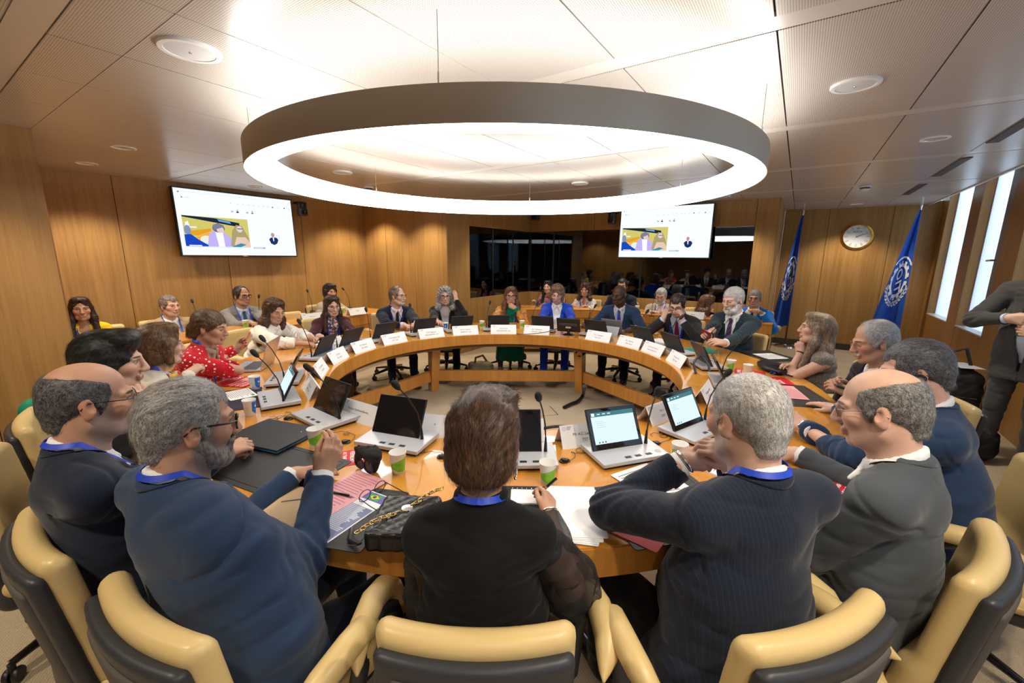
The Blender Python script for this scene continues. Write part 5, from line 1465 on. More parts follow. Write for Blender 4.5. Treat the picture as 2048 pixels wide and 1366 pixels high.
# ------------------------------------------------------------------ second row and the standing man
G2 = 'people seated at the side desks'
person('yellow', 'woman in yellow top with long dark hair by the left pillar', on_wall(162, 618, 'B', 6.05), 132, 125, s=.97, female=True, top='tee', jacket=cloth('yellow crepe', (.72, .5, .01), amt=.04), hair=('long', (.012, .006, .005), (.05, .025, .018)), tone=OLIVE, legs=False, back=.05, lanyard=True, collar='v', group=G2)
person('beige', 'man with grey hair in beige jacket looking right, at the left side desk', on_wall(340, 612, 'B', 5.95), 108, 122, s=1.0, fat=1.1, jacket=cloth('beige cotton', (.42, .33, .2)), shirt=C_WHITE, hair=('short', (.09, .07, .06), (.3, .25, .22)), tone=PALE, legs=False, back=.05, lanyard=True, group=G2)
person('greysuit', 'man in light grey suit and blue tie with black glasses, at the left side desk', on_wall(484, 592, 'B', 5.95), 112, 126, s=1.03, fat=1.08, jacket=cloth('light grey wool', (.2, .2, .2)), shirt=C_PALEBLUE, tie=cloth('slate blue tie', (.05, .1, .24)), hair=('receding', (.012, .011, .011), (.06, .055, .055)), tone=OLIVE, glasses=(GLASSES_BLACK, 'thick'), legs=False, back=.05, lanyard=True, group=G2,
       rh=dict(p=room(2.42, 5.42, .8), d=(.8, -.5, 0), curl=.6), lh=dict(p=room(2.52, 5.42, .8), d=(-.5, -.7, 0), curl=.6))
person('sideswept', 'woman with swept dark hair in beige blouse behind the woman in maroon', on_wall(660, 584, 'B', 5.95), 128, 122, roll=-4, s=.96, female=True, top='knit', jacket=cloth('oatmeal knit', (.42, .36, .28)), hair=('bob', (.008, .006, .006), (.035, .025, .022)), tone=TAN, legs=False, back=.05, collar='crew', group=G2,
       lh=dict(p=room(4.02, 5.5, .79), d=(.8, .2, 0), curl=.3))
person('pink', 'woman with black hair in dusty pink jacket, half hidden behind the woman in blue', on_wall(1096, 574, 'A', 6.95), 205, 212, s=.96, female=True, top='knit', jacket=cloth('dusty pink knit', (.36, .16, .19)), hair=('long', (.006, .005, .005), (.025, .02, .02)), tone=PALE, legs=False, back=.05, collar='crew', group=G2,
       rh=dict(p=on_wall(1069, 603, 'A', 6.75), d=(-.2, -.3, .8), curl=.6))
person('hoodie', 'woman with brown curls in white hooded top and blue lanyard', on_wall(1170, 580, 'A', 7.0), 200, 212, s=.95, female=True, top='knit', jacket=cloth('white fleece', (.7, .7, .72)), hair=('curly', (.02, .01, .007), (.09, .045, .028)), tone=TAN, legs=False, back=.05, lanyard=True, collar='v', group=G2)
person('navytwo', 'man with black hair in navy suit against the dark window, behind the bald man', on_wall(1244, 572, 'A', 7.0), 200, 213, s=1.03, jacket=C_NAVY2, shirt=C_WHITE, tie=cloth('orange lanyard tie', (.6, .15, .02)), hair=('short', (.006, .005, .005), (.025, .02, .02)), tone=OLIVE, legs=False, back=.05, group=G2)
person('beigebeard', 'man with grey beard and glasses in pale beige jacket and white shirt', on_wall(1322, 592, 'A', 6.95), 210, 213, pitch=14, s=1.02, fat=1.06, jacket=cloth('pale beige linen', (.5, .43, .36)), shirt=C_WHITE, hair=('short', (.2, .2, .2), (.55, .54, .53)), beard=((.45, .44, .42), .9, 'full'), tone=PALE, glasses=(GLASSES_BLACK, 'thin'), legs=False, back=.05, lanyard=True, closed=True, group=G2,
       rh=dict(p=on_wall(1308, 624, 'A', 6.7), d=(.6, -.7, .1), curl=.5), lh=dict(p=on_wall(1330, 624, 'A', 6.7), d=(-.7, -.5, .1), curl=.5))
person('brownback', 'woman with long brown hair turned away, in black, left of the white-haired man', on_wall(1415, 606, 'A', 6.9), 95, 190, pitch=10, s=.96, female=True, top='knit', jacket=C_BLACK, hair=('wavy', (.035, .015, .007), (.2, .09, .04)), tone=PALE, legs=False, back=.05, collar='crew', group=G2)
person('bluesuit', 'man in bright blue suit with glasses and dark tie beside the flag', on_wall(1509, 597, 'A', 6.95), 218, 222, s=1.02, fat=1.08, jacket=cloth('bright blue wool', (.01, .16, .55)), shirt=C_WHITE, tie=cloth('plum tie', (.05, .015, .05)), hair=('crop', (.1, .1, .1), (.35, .34, .33)), tone=TAN, glasses=(GLASSES_BLACK, 'thin'), legs=False, back=.05, group=G2,
       rh=dict(p=on_wall(1508, 620, 'A', 6.7), d=(.6, -.5, .3), curl=.5), lh=dict(p=on_wall(1520, 626, 'A', 6.68), d=(-.8, -.5, .2), curl=.5))
def belt(q):
    m = MB(); m.lathe([(.155, -.018), (.158, 0), (.155, .018)], 32, q['PC'] + V3(0, 0, .06), M=Matrix([list(r) for r in q['T']]) @ Matrix.Diagonal((1.12, .86, 1)))
    q['KM']('belt', m, SHOE_BLACK)
SP, SA = V3(*room(4.72, -1.5)), 248
SR, SF = V3(*frame(SA)[:, 0]), V3(*dirv(SA))
person('standing', 'man in grey suit standing with crossed arms by the windows at the right edge', SP + V3(0, 0, 1.62), 250, SA, s=1.0, seated=False, fat=1.06, near=True, jacket=cloth('grey pinstripe wool', (.045, .045, .047), pattern=('pin', (.07, .07, .07), .01)), shirt=C_PALEBLUE, tie=cloth('checked tie', (.02, .04, .11), pattern=('check', (.45, .33, .12), .022)), trousers=cloth('grey trousers', (.05, .05, .05)), hair=('short', *BROWNH), tone=PALE, vdeep=.62, group=None,
       rh=dict(p=SP + SF * .2 + SR * .02 + V3(0, 0, 1.2), d=-SR + SF * .1, n=SF, curl=.3, el=SR * 1. - V3(0, 0, .6) - SF * .2), lh=dict(p=SP + SF * .2 - SR * .04 + V3(0, 0, 1.12), d=SR, n=SF, curl=.4, el=-SR - V3(0, 0, .6)), extra=belt)

# ------------------------------------------------------------------ chairs
for k, lab in (('beard', 'tan leather swivel chair under the man in navy suit nearest on the left'), ('bald', 'tan leather swivel chair of the balding man in black suit'), ('darkhair', 'tan leather swivel chair of the man with swept dark hair'),
               ('shorthair', 'tan leather chair of the woman in cream blouse'), ('polka', 'tan leather chair of the woman in the polka dot jacket'), ('whitesweater', 'tan leather chair of the woman in the white cape sweater'),
               ('maroon', 'tan leather chair behind the woman in maroon blazer'), ('navyman', 'tan leather chair of the man with clasped hands'), ('curly', 'tan leather chair of the woman with grey curls'),
               ('longhair', 'tan leather chair of the woman in green dress'), ('blue', 'tan leather chair of the woman in royal blue'), ('blackman', 'tan leather chair of the bald man with blue tie'),
               ('rubbing', 'tan leather chair of the man with magenta tie'), ('whitebeard', 'tan leather chair behind the man reading a red phone'), ('dress', 'tan leather chair of the woman in tweed dress'),
               ('oldblack', 'tan leather chair of the elderly man in black suit'), ('headphone', 'tan leather chair behind the man with the earpiece'), ('baldgrey', 'tan leather swivel chair of the man in slate grey, nearest on the right'),
               ('greyhair', 'tan leather swivel chair of the white-haired man in pinstripe'), ('central', 'tan leather swivel chair of the woman in black, bottom middle')):
    seat_of(k, lab, at_={'beard': (-.7, 1.0), 'bald': (-1.2, 1.24), 'greyhair': (.6, 1.0), 'baldgrey': (1.16, 1.2), 'central': (-.07, .985)}.get(k), daz={'beard': -2, 'greyhair': -4, 'central': -1}.get(k, 0))
GS = 'chairs at the side desks'
for k, lab in (('yellow', 'tan chair of the woman in yellow'), ('beige', 'tan chair of the man in beige jacket'), ('greysuit', 'tan chair of the man in light grey suit'), ('sideswept', 'tan chair of the woman in beige blouse'),
               ('pink', 'tan chair of the woman in dusty pink'), ('hoodie', 'tan chair of the woman in white hooded top'), ('navytwo', 'tan chair of the man in navy by the window'), ('beigebeard', 'tan chair of the bearded man in beige'), ('brownback', 'tan chair of the woman with brown hair in black'), ('bluesuit', 'pale tan chair of the man in bright blue suit')):
    seat_of(k, lab, group=GS, at_=room(1.2, 5.98) if k == 'yellow' else None)
place_chair(at(588, 628, .85) * [1, 1, 0], 124, 'empty tan leather chair between grey suit man and maroon woman', group=GS)
place_chair(V3(*seat_xy(-88, 2.55), 0), 92, 'empty tan leather chair between the polka dot jacket and white sweater women')
# ------------------------------------------------------------------ things on the ring table
INK = principled('black print', (.02, .02, .025), .6)
GREY_INK = principled('grey print', (.3, .3, .32), .6)
BLUE_INK = principled('pale blue print', (.25, .3, .55), .6)
RED_P = principled('red glossy card', (.6, .012, .025), .5, spec=.3)
PINK_P = principled('pink paper', (.8, .38, .4), .5)
MAT_BLACK = principled('dark desk mat leather', (.02, .02, .021), .5, bump=(300, .15, .001))
def inward(p): return degrees(atan2(TC[0] - p[0], TC[1] - p[1]))
def rz_of(az): return -radians(az)

def flat_text(mb, body, size, M, mi=0, align='CENTER', bold=False, squeeze=1.):
    V, F = text_mesh(body, size, align, bold, squeeze); mb.add([M @ Vector((x, y, 0)) for x, y in V], F, mi)

def screen_lit(mb, M, w, h, rs):
    """page of a document: header bar, white page, faint lines"""
    q = lambda x0, y0, x1, y1, mi, o: mb.add([M @ Vector(p) for p in ((x0 * w, y0 * h, o), (x1 * w, y0 * h, o), (x1 * w, y1 * h, o), (x0 * w, y1 * h, o))], [(0, 1, 2, 3)], mi)
    q(-.5, -.5, .5, .5, 0, 0); q(-.5, .36, .5, .5, 1, .0003); q(-.48, .38, -.41, .48, 2, .0006)
    for k in range(3): q(-.35 + .12 * k, .42, -.28 + .12 * k, .45, 0, .0006)
    for k in range(4): q(-.4, .2 - k * .06, -.4 + rs.uniform(.1, .3), .21 - k * .06, 3, .0006)
    for k in range(3): q(-.42 + k * .07, -.47, -.39 + k * .07, -.42, 1, .0006)
LIT = [emission('screen page glow', (.72, .88, 1.), .72), emission('screen header glow', (.1, .3, .33), .5), emission('screen icon glow', (.9, .95, 1), .72), emission('screen line glow', (.5, .65, .8), .55)]
def make_unit():
    t = thing('conference_unit', 'unit', 'conference microphone unit')
    m = MB(); m.prism([(-.168, -.105), (.168, -.105), (.168, .105), (-.168, .105)], .012, .03); m.v = [(x, y, z + (.006 if y > 0 and z > .02 else 0)) for x, y, z in m.v]
    m.build('base', SILVER, t, bevel=.004)
    m = MB(); m.prism([(-.155, -.095), (.155, -.095), (.155, .1), (-.155, .1)], .0, .012); m.build('foot', BLACK, t)
    M = Matrix.Translation((-.022, .012, .034)) @ Matrix.Rotation(radians(62), 4, 'X')
    m = MB(); m.box((0, .092, -.006), (.262, .19, .012)); m.v = [tuple(M @ Vector(v)) for v in m.v]; m.build('display_panel', BLACK, t, bevel=.003)
    p = [c for c in t.children if c.name.startswith('display_panel')][0]
    m = MB(); m.add([M @ Vector(v) for v in ((-.127, .003, .0006), (.127, .003, .0006), (.127, .182, .0006), (-.127, .182, .0006))], [(0, 1, 2, 3)])
    m.build('screen_glass', BLACK_GLOSS, p)
    m = MB(); m.tube([(.125, .015, .034), (.125, .015, .06), (.124, .012, .1)], [.0085, .0065, .0045], 10)
    m.tube([(.124, .012, .095), (.118, -.005, .17), (.1, -.045, .25), (.083, -.085, .305)], .0032, 8); m.build('gooseneck', BLACK, t, smooth=50)
    g = [c for c in t.children if c.name.startswith('gooseneck')][0]
    m = MB(); Mh = Matrix.Translation((.076, -.1, .325)) @ Matrix.Rotation(radians(-14), 4, 'Y') @ Matrix.Rotation(radians(36), 4, 'X')
    m.lathe([(0, -.028), (.007, -.027), (.0135, -.012), (.0155, .006), (.013, .022), (.006, .03), (0, .031)], 16); m.v = [tuple(Mh @ Vector(v)) for v in m.v]
    m.build('microphone', principled('microphone foam', (.02, .02, .021), .9, bump=(900, .5, .001)), g, smooth=60)
    m = MB()
    for k, x in enumerate((-.03, .02, .075)):
        m = MB(); m.box((x, -.075, .0295), (.03, .017, .005)); m.build('button', BLACK, t, bevel=.001)
    m = MB(); m.lathe([(.017, .0305), (.015, .0315), (0, .0318)], 20, (.13, -.065, 0)); m.build('speaker_disc', principled('speaker disc', (.45, .46, .48), .5), t, smooth=40)
    return t
UNIT0 = make_unit(); UNIT_USED = [False]
def unit_at(x, y, az, label, lit=False, off=0):
    g = 'conference microphone units on the ring table'
    if not UNIT_USED[0]:
        UNIT_USED[0] = True; t = UNIT0; t['label'] = label; t['group'] = g
    else: t = dup(UNIT0, label=label, group=g)
    t.location = (x, y, TABLE_Z); t.rotation_euler = (0, 0, rz_of(az + off))
    return t
LITMESH = [None]
def light_up(t):
    p = [c for c in t.children if c.name.startswith('display_panel')][0]
    if LITMESH[0] is None:
        M = Matrix.Translation((-.022, .012, .034)) @ Matrix.Rotation(radians(62), 4, 'X') @ Matrix.Translation((0, .0965, .0016))
        m = MB(); screen_lit(m, M, .225, .142, random.Random(3)); o = m.build('lit_page', LIT, p); LITMESH[0] = o.data
    else:
        o = bpy.data.objects.new('lit_page', LITMESH[0]); COL.objects.link(o); o.parent = p
LIT_UNITS = []
near_units = [(at(558, 800, .745), 'unit with lit screen left of the closed black portfolio', True), (at(650, 838, .745), 'unit with dark screen behind the black portfolio', False), (at(795, 884, .745), 'unit with dark screen mirroring a lamp, left of the woman in black', False),
              (at(1035, 918, .745), 'unit mostly hidden behind the head of the woman in black', False), (at(1248, 908, .745), 'unit with large lit page in front of the white-haired man', True), (at(1388, 862, .745), 'unit with lit screen just left of the white-haired head', True)]
for p, lab, lit in near_units:
    t = unit_at(p[0], p[1], inward(p), lab)
    if lit: LIT_UNITS.append(t)
far_units = [(572, 760, 'unit seen side-on behind the lavender laptop'), (638, 722, 'dark-backed unit in front of the woman in white sweater'), (692, 705, 'dark-backed unit in front of the woman in maroon'), (760, 682, 'dark-backed unit left of the man with clasped hands'), (842, 668, 'dark-backed unit in front of the man with clasped hands'),
             (918, 662, 'dark-backed unit in front of the woman with grey curls'), (993, 662, 'dark-backed unit in front of the woman in green dress'), (1083, 662, 'dark-backed unit left of the black monitor'), (1192, 672, 'dark-backed unit in front of the bald man, left of his tablet'),
             (1288, 692, 'dark-backed unit in front of the man with magenta tie, left one'), (1350, 706, 'dark-backed unit right of the man with magenta tie'), (1412, 735, 'dark-backed unit in front of the man reading a red phone'), (1452, 775, 'dark unit half hidden behind the white-haired head')]
for px, py, lab in far_units:
    q = on_r(px, py, 1.66) if px not in (572,) else at(px, py, .745)
    a = inward(q); r = hypot(q[0] - TC[0], q[1] - TC[1])
    unit_at(q[0], q[1], a, lab)

for t in LIT_UNITS: light_up(t)
# name tents: folded A4 card, lettering on both faces
def tent(x, y, az, l1, l2, label, small=1.):
    t = thing('name_tent', label, 'name card', (x, y, TABLE_Z), rz_of(az), 'folded white name cards on the tables')
    W, Hh, D = .297, .098, .052; m = MB()
    for s in (-1, 1):
        V = [(-W / 2, s * D, 0), (W / 2, s * D, 0), (W / 2, 0, Hh), (-W / 2, 0, Hh)]; n = Vector((0, s * Hh, D)).normalized() * -.0006
        m.add([Vector(v) for v in V] + [Vector(v) + n for v in V], [(0, 1, 2, 3), (7, 6, 5, 4), (0, 4, 5, 1), (1, 5, 6, 2), (2, 6, 7, 3), (3, 7, 4, 0)])
    m.build('card', PAPER, t)
    m = MB()
    for s in (-1, 1):
        ax = Vector((-s, 0, 0)); up_ = Vector((0, -s * D, Hh)).normalized(); n = ax.cross(up_)
        M = Matrix((ax, up_, n)).transposed().to_4x4(); M.translation = Vector((0, s * D / 2, Hh / 2)) + n * .0008
        sz = .0195 * small
        flat_text(m, l1, sz, M @ Matrix.Translation((0, .008, 0)), 0, squeeze=.9); flat_text(m, l2, sz, M @ Matrix.Translation((0, -.02, 0)), 0, squeeze=.9)
        for k in range(12):       # round emblem with two lines of fine print
            a = 2 * pi * k / 12; c = [(-.128 + .0085 * cos(a + d) * r, .038 + .0085 * sin(a + d) * r) for d, r in ((-.2, .75), (.2, .75), (.2, 1), (-.2, 1))]
            m.add([M @ Vector((p[0], p[1], 0)) for p in c], [(0, 1, 2, 3)], 1)
        for k in range(3): m.add([M @ Vector(p) for p in ((-.115, .044 - k * .006, 0), (-.09 - k * .004, .044 - k * .006, 0), (-.09 - k * .004, .0465 - k * .006, 0), (-.115, .0465 - k * .006, 0))], [(0, 1, 2, 3)], 1)
    m.build('lettering', [INK, BLUE_INK], t)
    return t
def tent_far(px, py, *a, **k):
    q = on_r(px, py, 1.455); tent(q[0], q[1], inward(q), *a, **k)
tent_far(861, 662, 'Mr P. Hagemann', 'PARTNERSHIPS - ILO', 'name card on the far inner edge before the man with clasped hands')
tent_far(930, 658, 'Ms A.V. Moreira', 'AMERICAS - ILO', 'name card in front of the woman with grey curls')
tent_far(1007, 656, 'Ms B. Asconi', 'PARTNERSHIPS - ILO', 'name card in front of the woman in green dress')
tent_far(1074, 657, 'Ms L. Thompson', 'ADG/ECR - ILO', 'name card in front of the woman in royal blue')
tent_far(1199, 672, 'Mr G. Houngbo', 'DG - ILO', 'name card in front of the bald man with blue tie')
tent_far(1262, 684, 'Mr L. Marinho', 'MTE - Brazil', 'name card right of the one before the bald man')
tent_far(1310, 700, 'H.E. Mr T. da Silva Nunes', 'Mission of Brazil to UN', 'name card in front of the man with magenta tie', small=.8)
tent_far(1358, 720, 'Mr Paulo da Silva', 'MRE - Brazil', 'name card beside the looped black cable on the right', small=.9)
tent_far(786, 678, 'Ms M. Rodriguez Tigli', 'MTE - Brazil', 'low name card left of the man with clasped hands', small=.85)
tent_far(723, 695, 'Ms F. Barreto', 'GIZ - Brazil', 'name card on the inner edge before the woman in maroon')
tent_far(672, 722, 'Ms S. Dias', 'GIZ - Brazil', 'name card left of the blue paper cup, near the left inner edge', small=.9)
tent_far(636, 740, 'Ms C. Miranda Pires', 'MTE - Brazil', 'name card at the left inner edge with its back toward the lit unit', small=.85)
def tent_near(px, py, *a, off=0, r=None, **k):
    q = at(px, py, .78); az = inward(q)
    if r: q = seat_xy(az + 180, r)
    tent(q[0], q[1], az + off, *a, **k)
tent_near(628, 775, 'Mr L. Sousa', 'MPT - Brazil', 'name card half hidden behind the dark screen at the left')
tent_near(700, 832, "Francisco Sant'Anna Meirinho", 'MPT - Brazil', 'name card behind the dark unit by the black portfolio', small=.8, r=1.44)
tent_near(842, 868, '            o', ' ', 'name card behind the dark unit mirroring a lamp', r=1.43)
tent_near(1028, 875, '            es', ' ', 'name card behind the head of the woman in black', r=1.44)
tent_near(1175, 868, 'Mr A.C. Leite de Castro', 'TST - Brazil', 'name card left of the large lit unit, joined to a thick cable')
tent_near(1322, 822, 'Mr V. Costa', 'CNT - Brazil', 'name card between the two lit units on the right')
tent_near(1408, 786, 'Mr Augusto Muller', 'CTB - Brazil', 'name card behind the lit unit next to the white-haired head')
q = at(660, 690, .77); tent(q[0], q[1], inward(q) + 180, 'Ms L. de Souza', 'SENAI - Brazil', 'name card standing behind the blue paper cup by the woman in maroon')

# paper cups
CUP_W = principled('white paper cup', (.82, .82, .8), .55); CUP_G = principled('green cup print', (.2, .5, .03), .5); CUP_B = principled('blue cup print', (.01, .13, .5), .5)
CUPS = {}
def make_cup(kind):
    t = thing('paper_cup', 'cup', 'paper cup')
    m = MB(); m.lathe([(.0, .004), (.0245, .004), (.0245, .0), (.0255, .001), (.034, .088), (.0357, .09), (.0345, .0915), (.0325, .089), (.025, .008), (0, .008)], 32); m.build('cup', CUP_W, t, smooth=50)
    R0 = lambda z: .0255 + (.034 - .0255) * z / .088 + .0004
    def patch(name, mat, a0, a1, z0, z1, n=20):
        m = MB()
        def f(u, v):
            a = a0 + (a1 - a0) * u; lo, hi = z0(u), z1(u); z = lo + (hi - lo) * v; return (R0(z) * cos(a), R0(z) * sin(a), z)
        m.grid(f, n, 6); return m.build(name, mat, t, smooth=60)
    if kind == 'green':
        for c in (0, pi): patch('green_print', CUP_G, c - 1.25, c + 1.25, lambda u: .01 + .02 * (1 - u) ** 2, lambda u: .04 + .034 * u ** .7)
        for c in (0, pi):
            for k in range(2): patch('printed_line', INK, c - .4, c + .4 + .1 * k, lambda u: .045 - .006 * k + .003 * u, lambda u: .0463 - .006 * k + .003 * u, 8)
    if kind == 'blue':
        for c in (0, pi):
            patch('blue_print', CUP_B, c - .8, c + .8, lambda u: .03 - .02 * sin(pi * u), lambda u: .082)
            patch('printed_line', PAPER, c - .4, c + .4, lambda u: .031, lambda u: .036, 8); patch('printed_line', PAPER, c - .25, c + .25, lambda u: .048, lambda u: .06, 8)
        for c in (pi / 2, -pi / 2):
            for k in range(3): patch('printed_line', GREY_INK, c - .35, c + .3 - .1 * k, lambda u: .052 - .008 * k, lambda u: .0535 - .008 * k, 8)
    return t
def cup_at(p, kind, label, rz=0., z=None):
    g = 'paper cups on the tables'
    if kind not in CUPS: t = CUPS[kind] = make_cup(kind); t['label'] = label; t['group'] = g
    else: t = dup(CUPS[kind], label=label, group=g)
    t.location = (p[0], p[1], TABLE_Z if z is None else z); t.rotation_euler = (0, 0, rz)
cup_at(at(632, 893, .74), 'green', 'green and white paper cup beside the black portfolio', radians(-70))
cup_at(at(797, 944, .74), 'green', 'green and white paper cup right of the black pouch', radians(-75))
cup_at(at(1095, 966, .74), 'green', 'green and white paper cup by the writing hand', radians(-100))
cup_at(at(1357, 925, .74), 'green', 'paper cup behind the folded hands of the white-haired man', radians(-190))
cup_at(at(511, 778, .74), 'blue', 'white paper cup with a blue side, left of the lit unit', radians(-10))
cup_at(at(501, 830, .74), 'blue', 'white paper cup with fine print behind the black portfolio', radians(-170))
cup_at(at(641, 708, .74), 'blue', 'blue paper cup partly hidden behind a dark unit at the left', radians(-40))
cup_at(at(662, 706, .74), 'blue', 'paper cup with large blue panel left of the dark-backed unit', radians(-80))
cup_at(at(718, 680, .74), 'white', 'plain white paper cup between woman in maroon and clasped-hands man')
cup_at(at(892, 660, .74), 'blue', 'blue paper cup before the woman with grey curls', radians(-90))
cup_at(at(964, 656, .74), 'green', 'green paper cup between grey curls and green dress', radians(-90))
cup_at(at(1044, 655, .74), 'green', 'green paper cup between green dress and royal blue suit', radians(-80))
cup_at(at(1461, 742, .74), 'green', 'lime and white paper cup by the tall microphones on the right', radians(-150))
cup_at(at(1494, 752, .74), 'white', 'white paper cup top just above the white-haired head')
# side-desk cups and cards
cup_at(at_y(492, 655, 5.0), 'green', 'green paper cup on the side desk before the man in light grey suit', radians(-80), .76) if False else None
for (px, py, lab) in ((492, 655, 'green paper cup on the side desk before the light grey suit'), (607, 640, 'green paper cup on the side desk left of the woman in maroon'), (686, 626, 'green paper cup on the side desk beside the white name card'), (1274, 622, 'green paper cup on the side desk behind the bald man')):
    cup_at(at(px, py, .762), 'green', lab, radians(-80), .76)
def tent_side(px, py, az, l1, l2, label): q = at(px, py, .765); o = tent(q[0], q[1], az, l1, l2, label); o.location.z = .76
tent_side(410, 668, 124, 'BRAZIL', ' ', 'name card on the left side desk beside the polka dot jacket')
tent_side(624, 640, 124, 'Mr P. Luz', ' ', 'name card on the side desk left of the woman in maroon')
tent_side(714, 628, 124, 'BRAZIL', ' ', 'name card on the side desk behind the woman in maroon')
tent_side(1386, 636, 214, 'BRAZIL', ' ', 'name card on the side desk near the woman with brown hair in black')
# side-desk microphones
def make_desk_mic():
    t = thing('desk_microphone', 'mic', 'microphone')
    m = MB(); m.lathe([(0, .014), (.03, .014), (.036, .008), (.037, 0)], 24); m.build('foot', BLACK, t, smooth=40)
    m = MB(); m.tube([(0, 0, .012), (0, 0, .06), (0, -.01, .16), (0, -.055, .26), (0, -.075, .29)], [.006, .004, .0032, .003, .003], 8); m.build('gooseneck', BLACK, t, smooth=50)
    m = MB(); Mh = Matrix.Translation((0, -.092, .312)) @ Matrix.Rotation(radians(38), 4, 'X'); m.lathe([(0, -.028), (.007, -.027), (.0135, -.012), (.0155, .006), (.013, .022), (.006, .03), (0, .031)], 16); m.v = [tuple(Mh @ Vector(v)) for v in m.v]
    m.build('microphone', MATS['microphone foam'], t, smooth=60)
    return t
MIC0 = make_desk_mic()
for k, (px, py, az, lab) in enumerate(((398, 655, 124, 'gooseneck microphone on the side desk beside the man in beige jacket'), (520, 640, 160, 'gooseneck microphone before the man in light grey suit'), (625, 622, 124, 'gooseneck microphone on the side desk left of the swept dark hair'), (700, 615, 90, 'gooseneck microphone on the side desk behind the white name card'),
        (1075, 612, 214, 'gooseneck microphone by the woman in dusty pink'), (1303, 632, 214, 'gooseneck microphone on the side desk beside the man in pale beige'), (1392, 628, 214, 'gooseneck microphone near the woman with brown hair in black'))):
    t = MIC0 if k == 0 else dup(MIC0)
    t['label'] = lab; t['group'] = 'gooseneck microphones on the side desks'; q = at(px, py, .765); t.location = (q[0], q[1], .76); t.rotation_euler = (0, 0, rz_of(az))

# desk mats, papers, brochures
def sheet(name, label, cat, p, az, w, d, mat, z=0., th=.0012, border=False, parent=None, group=None):
    m = MB(); r = min(w, d) * .03
    poly = []
    for cx, cy, a in ((w / 2 - r, d / 2 - r, 0), (-w / 2 + r, d / 2 - r, 90), (-w / 2 + r, -d / 2 + r, 180), (w / 2 - r, -d / 2 + r, 270)):
        poly += [(cx + r * cos(radians(a + b)), cy + r * sin(radians(a + b))) for b in (0, 30, 60, 90)]
    if parent is None:
        t = thing(name, label, cat, (p[0], p[1], TABLE_Z + z), rz_of(az), group)
    else: t = parent
    m.prism(poly, 0, th); m.build('sheet' if cat != 'desk mat' else 'pad', mat, t)
    if border:
        b = MB(); k = .88
        pts = [(x * (1 - .05 / w), y * (1 - .05 / d), th + .0002) for x, y in poly]; pts.append(pts[0]); b.tube(pts, .0011, 4, caps=False); b.build('stitched_border', BLACK, t)
    return t
def print_lines(t, w, d, n, z, mat=GREY_INK, seed=1, x0=-.42, x1=.42, y0=.4, y1=-.4, name='printed_text'):
    rs = random.Random(seed); m = MB()
    for k in range(n):
        y = (y0 + (y1 - y0) * k / max(n - 1, 1)) * d; a, b = x0 * w, (x0 + (x1 - x0) * rs.uniform(.75, 1)) * w; h = d * .35 / max(n, 12)
        m.add([(a, y - h / 2, z), (b, y - h / 2, z), (b, y + h / 2, z), (a, y + h / 2, z)], [(0, 1, 2, 3)])
    m.build(name, mat, t)
G_MAT = 'dark desk mats on the ring table'
q = at(655, 1022, .74); sheet('desk_mat', 'dark desk mat under pink and blue papers beside the man in navy suit', 'desk mat', q, inward(q) - 4, .46, .34, MAT_BLACK, 0, .003, True, group=G_MAT)
q = at(555, 935, .74); sheet('desk_mat', 'dark desk mat under the black portfolio', 'desk mat', q, inward(q) - 4, .5, .34, MAT_BLACK, 0, .003, True, group=G_MAT)
q = at(995, 1035, .74); sheet('desk_mat', 'dark desk mat in front of the woman in black', 'desk mat', (.02, 1.36), 1, .46, .26, MAT_BLACK, 0, .003, True, group=G_MAT)
MR = at(1335, 1010, .74); sheet('desk_mat', 'dark desk mat under the phone and red booklet before the white-haired man', 'desk mat', (.56, 1.36), inward((.56, 1.36)) + 2, .46, .36, MAT_BLACK, 0, .003, True, group=G_MAT)
q = at(1585, 790, .74); sheet('desk_mat', 'dark desk mat under pink and red papers before the woman in tweed', 'desk mat', q, inward(q) - 10, .48, .34, MAT_BLACK, 0, .003, True, group=G_MAT)
q = at(1540, 712, .74); sheet('desk_mat', 'dark desk mat with white paper near the water glass', 'desk mat', q, inward(q), .42, .3, MAT_BLACK, 0, .003, True, group=G_MAT)
q = at(466, 800, .74); sheet('desk_mat', 'dark blue desk mat under the white leaflet at the left', 'desk mat', q, inward(q), .44, .3, principled('navy desk mat', (.012, .018, .04), .5), 0, .003, True, group=G_MAT)
for k, (px, py, lab) in enumerate(((855, 657, 'thin dark desk mat before the man with clasped hands'), (670, 690, 'dark desk mat before the woman in white sweater'))):
    q = at(px, py, .74); r_ = on_r(px, py, 1.98); sheet('desk_mat', lab, 'desk mat', r_, inward(r_), .46, .32, MAT_BLACK, 0, .003, True, group=G_MAT)

# pink sheet and blue leaflet with a green-yellow flag
q = at(690, 1030, .74); az = inward(q) + 14
t = sheet('leaflet', 'blue and white leaflet with a small Brazilian flag on the dark mat', 'leaflet', q, az, .15, .3, principled('leaflet white', (.8, .82, .88), .5), .0032)
m = MB(); m.add([(-.07, .1, .0014), (.07, .1, .0014), (.07, .145, .0014), (-.07, .145, .0014)], [(0, 1, 2, 3)], 0); m.add([(-.07, -.14, .0014), (.07, -.14, .0014), (.07, .06, .0014), (-.07, .06, .0014)], [(0, 1, 2, 3)], 1)
m.build('blue_field', [principled('leaflet violet', (.1, .1, .42), .5), principled('leaflet slate blue', (.16, .2, .36), .5)], t)
print_lines(t, .15, .3, 18, .0016, principled('leaflet fine print', (.55, .58, .7), .6), 4, y0=.18, y1=-.25)
m = MB(); m.add([(-.012, .106, .0016), (.04, .106, .0016), (.04, .14, .0016), (-.012, .14, .0016)], [(0, 1, 2, 3)], 0); m.add([(-.008, .123, .0018), (.014, .109, .0018), (.036, .123, .0018), (.014, .137, .0018)], [(0, 1, 2, 3)], 1)
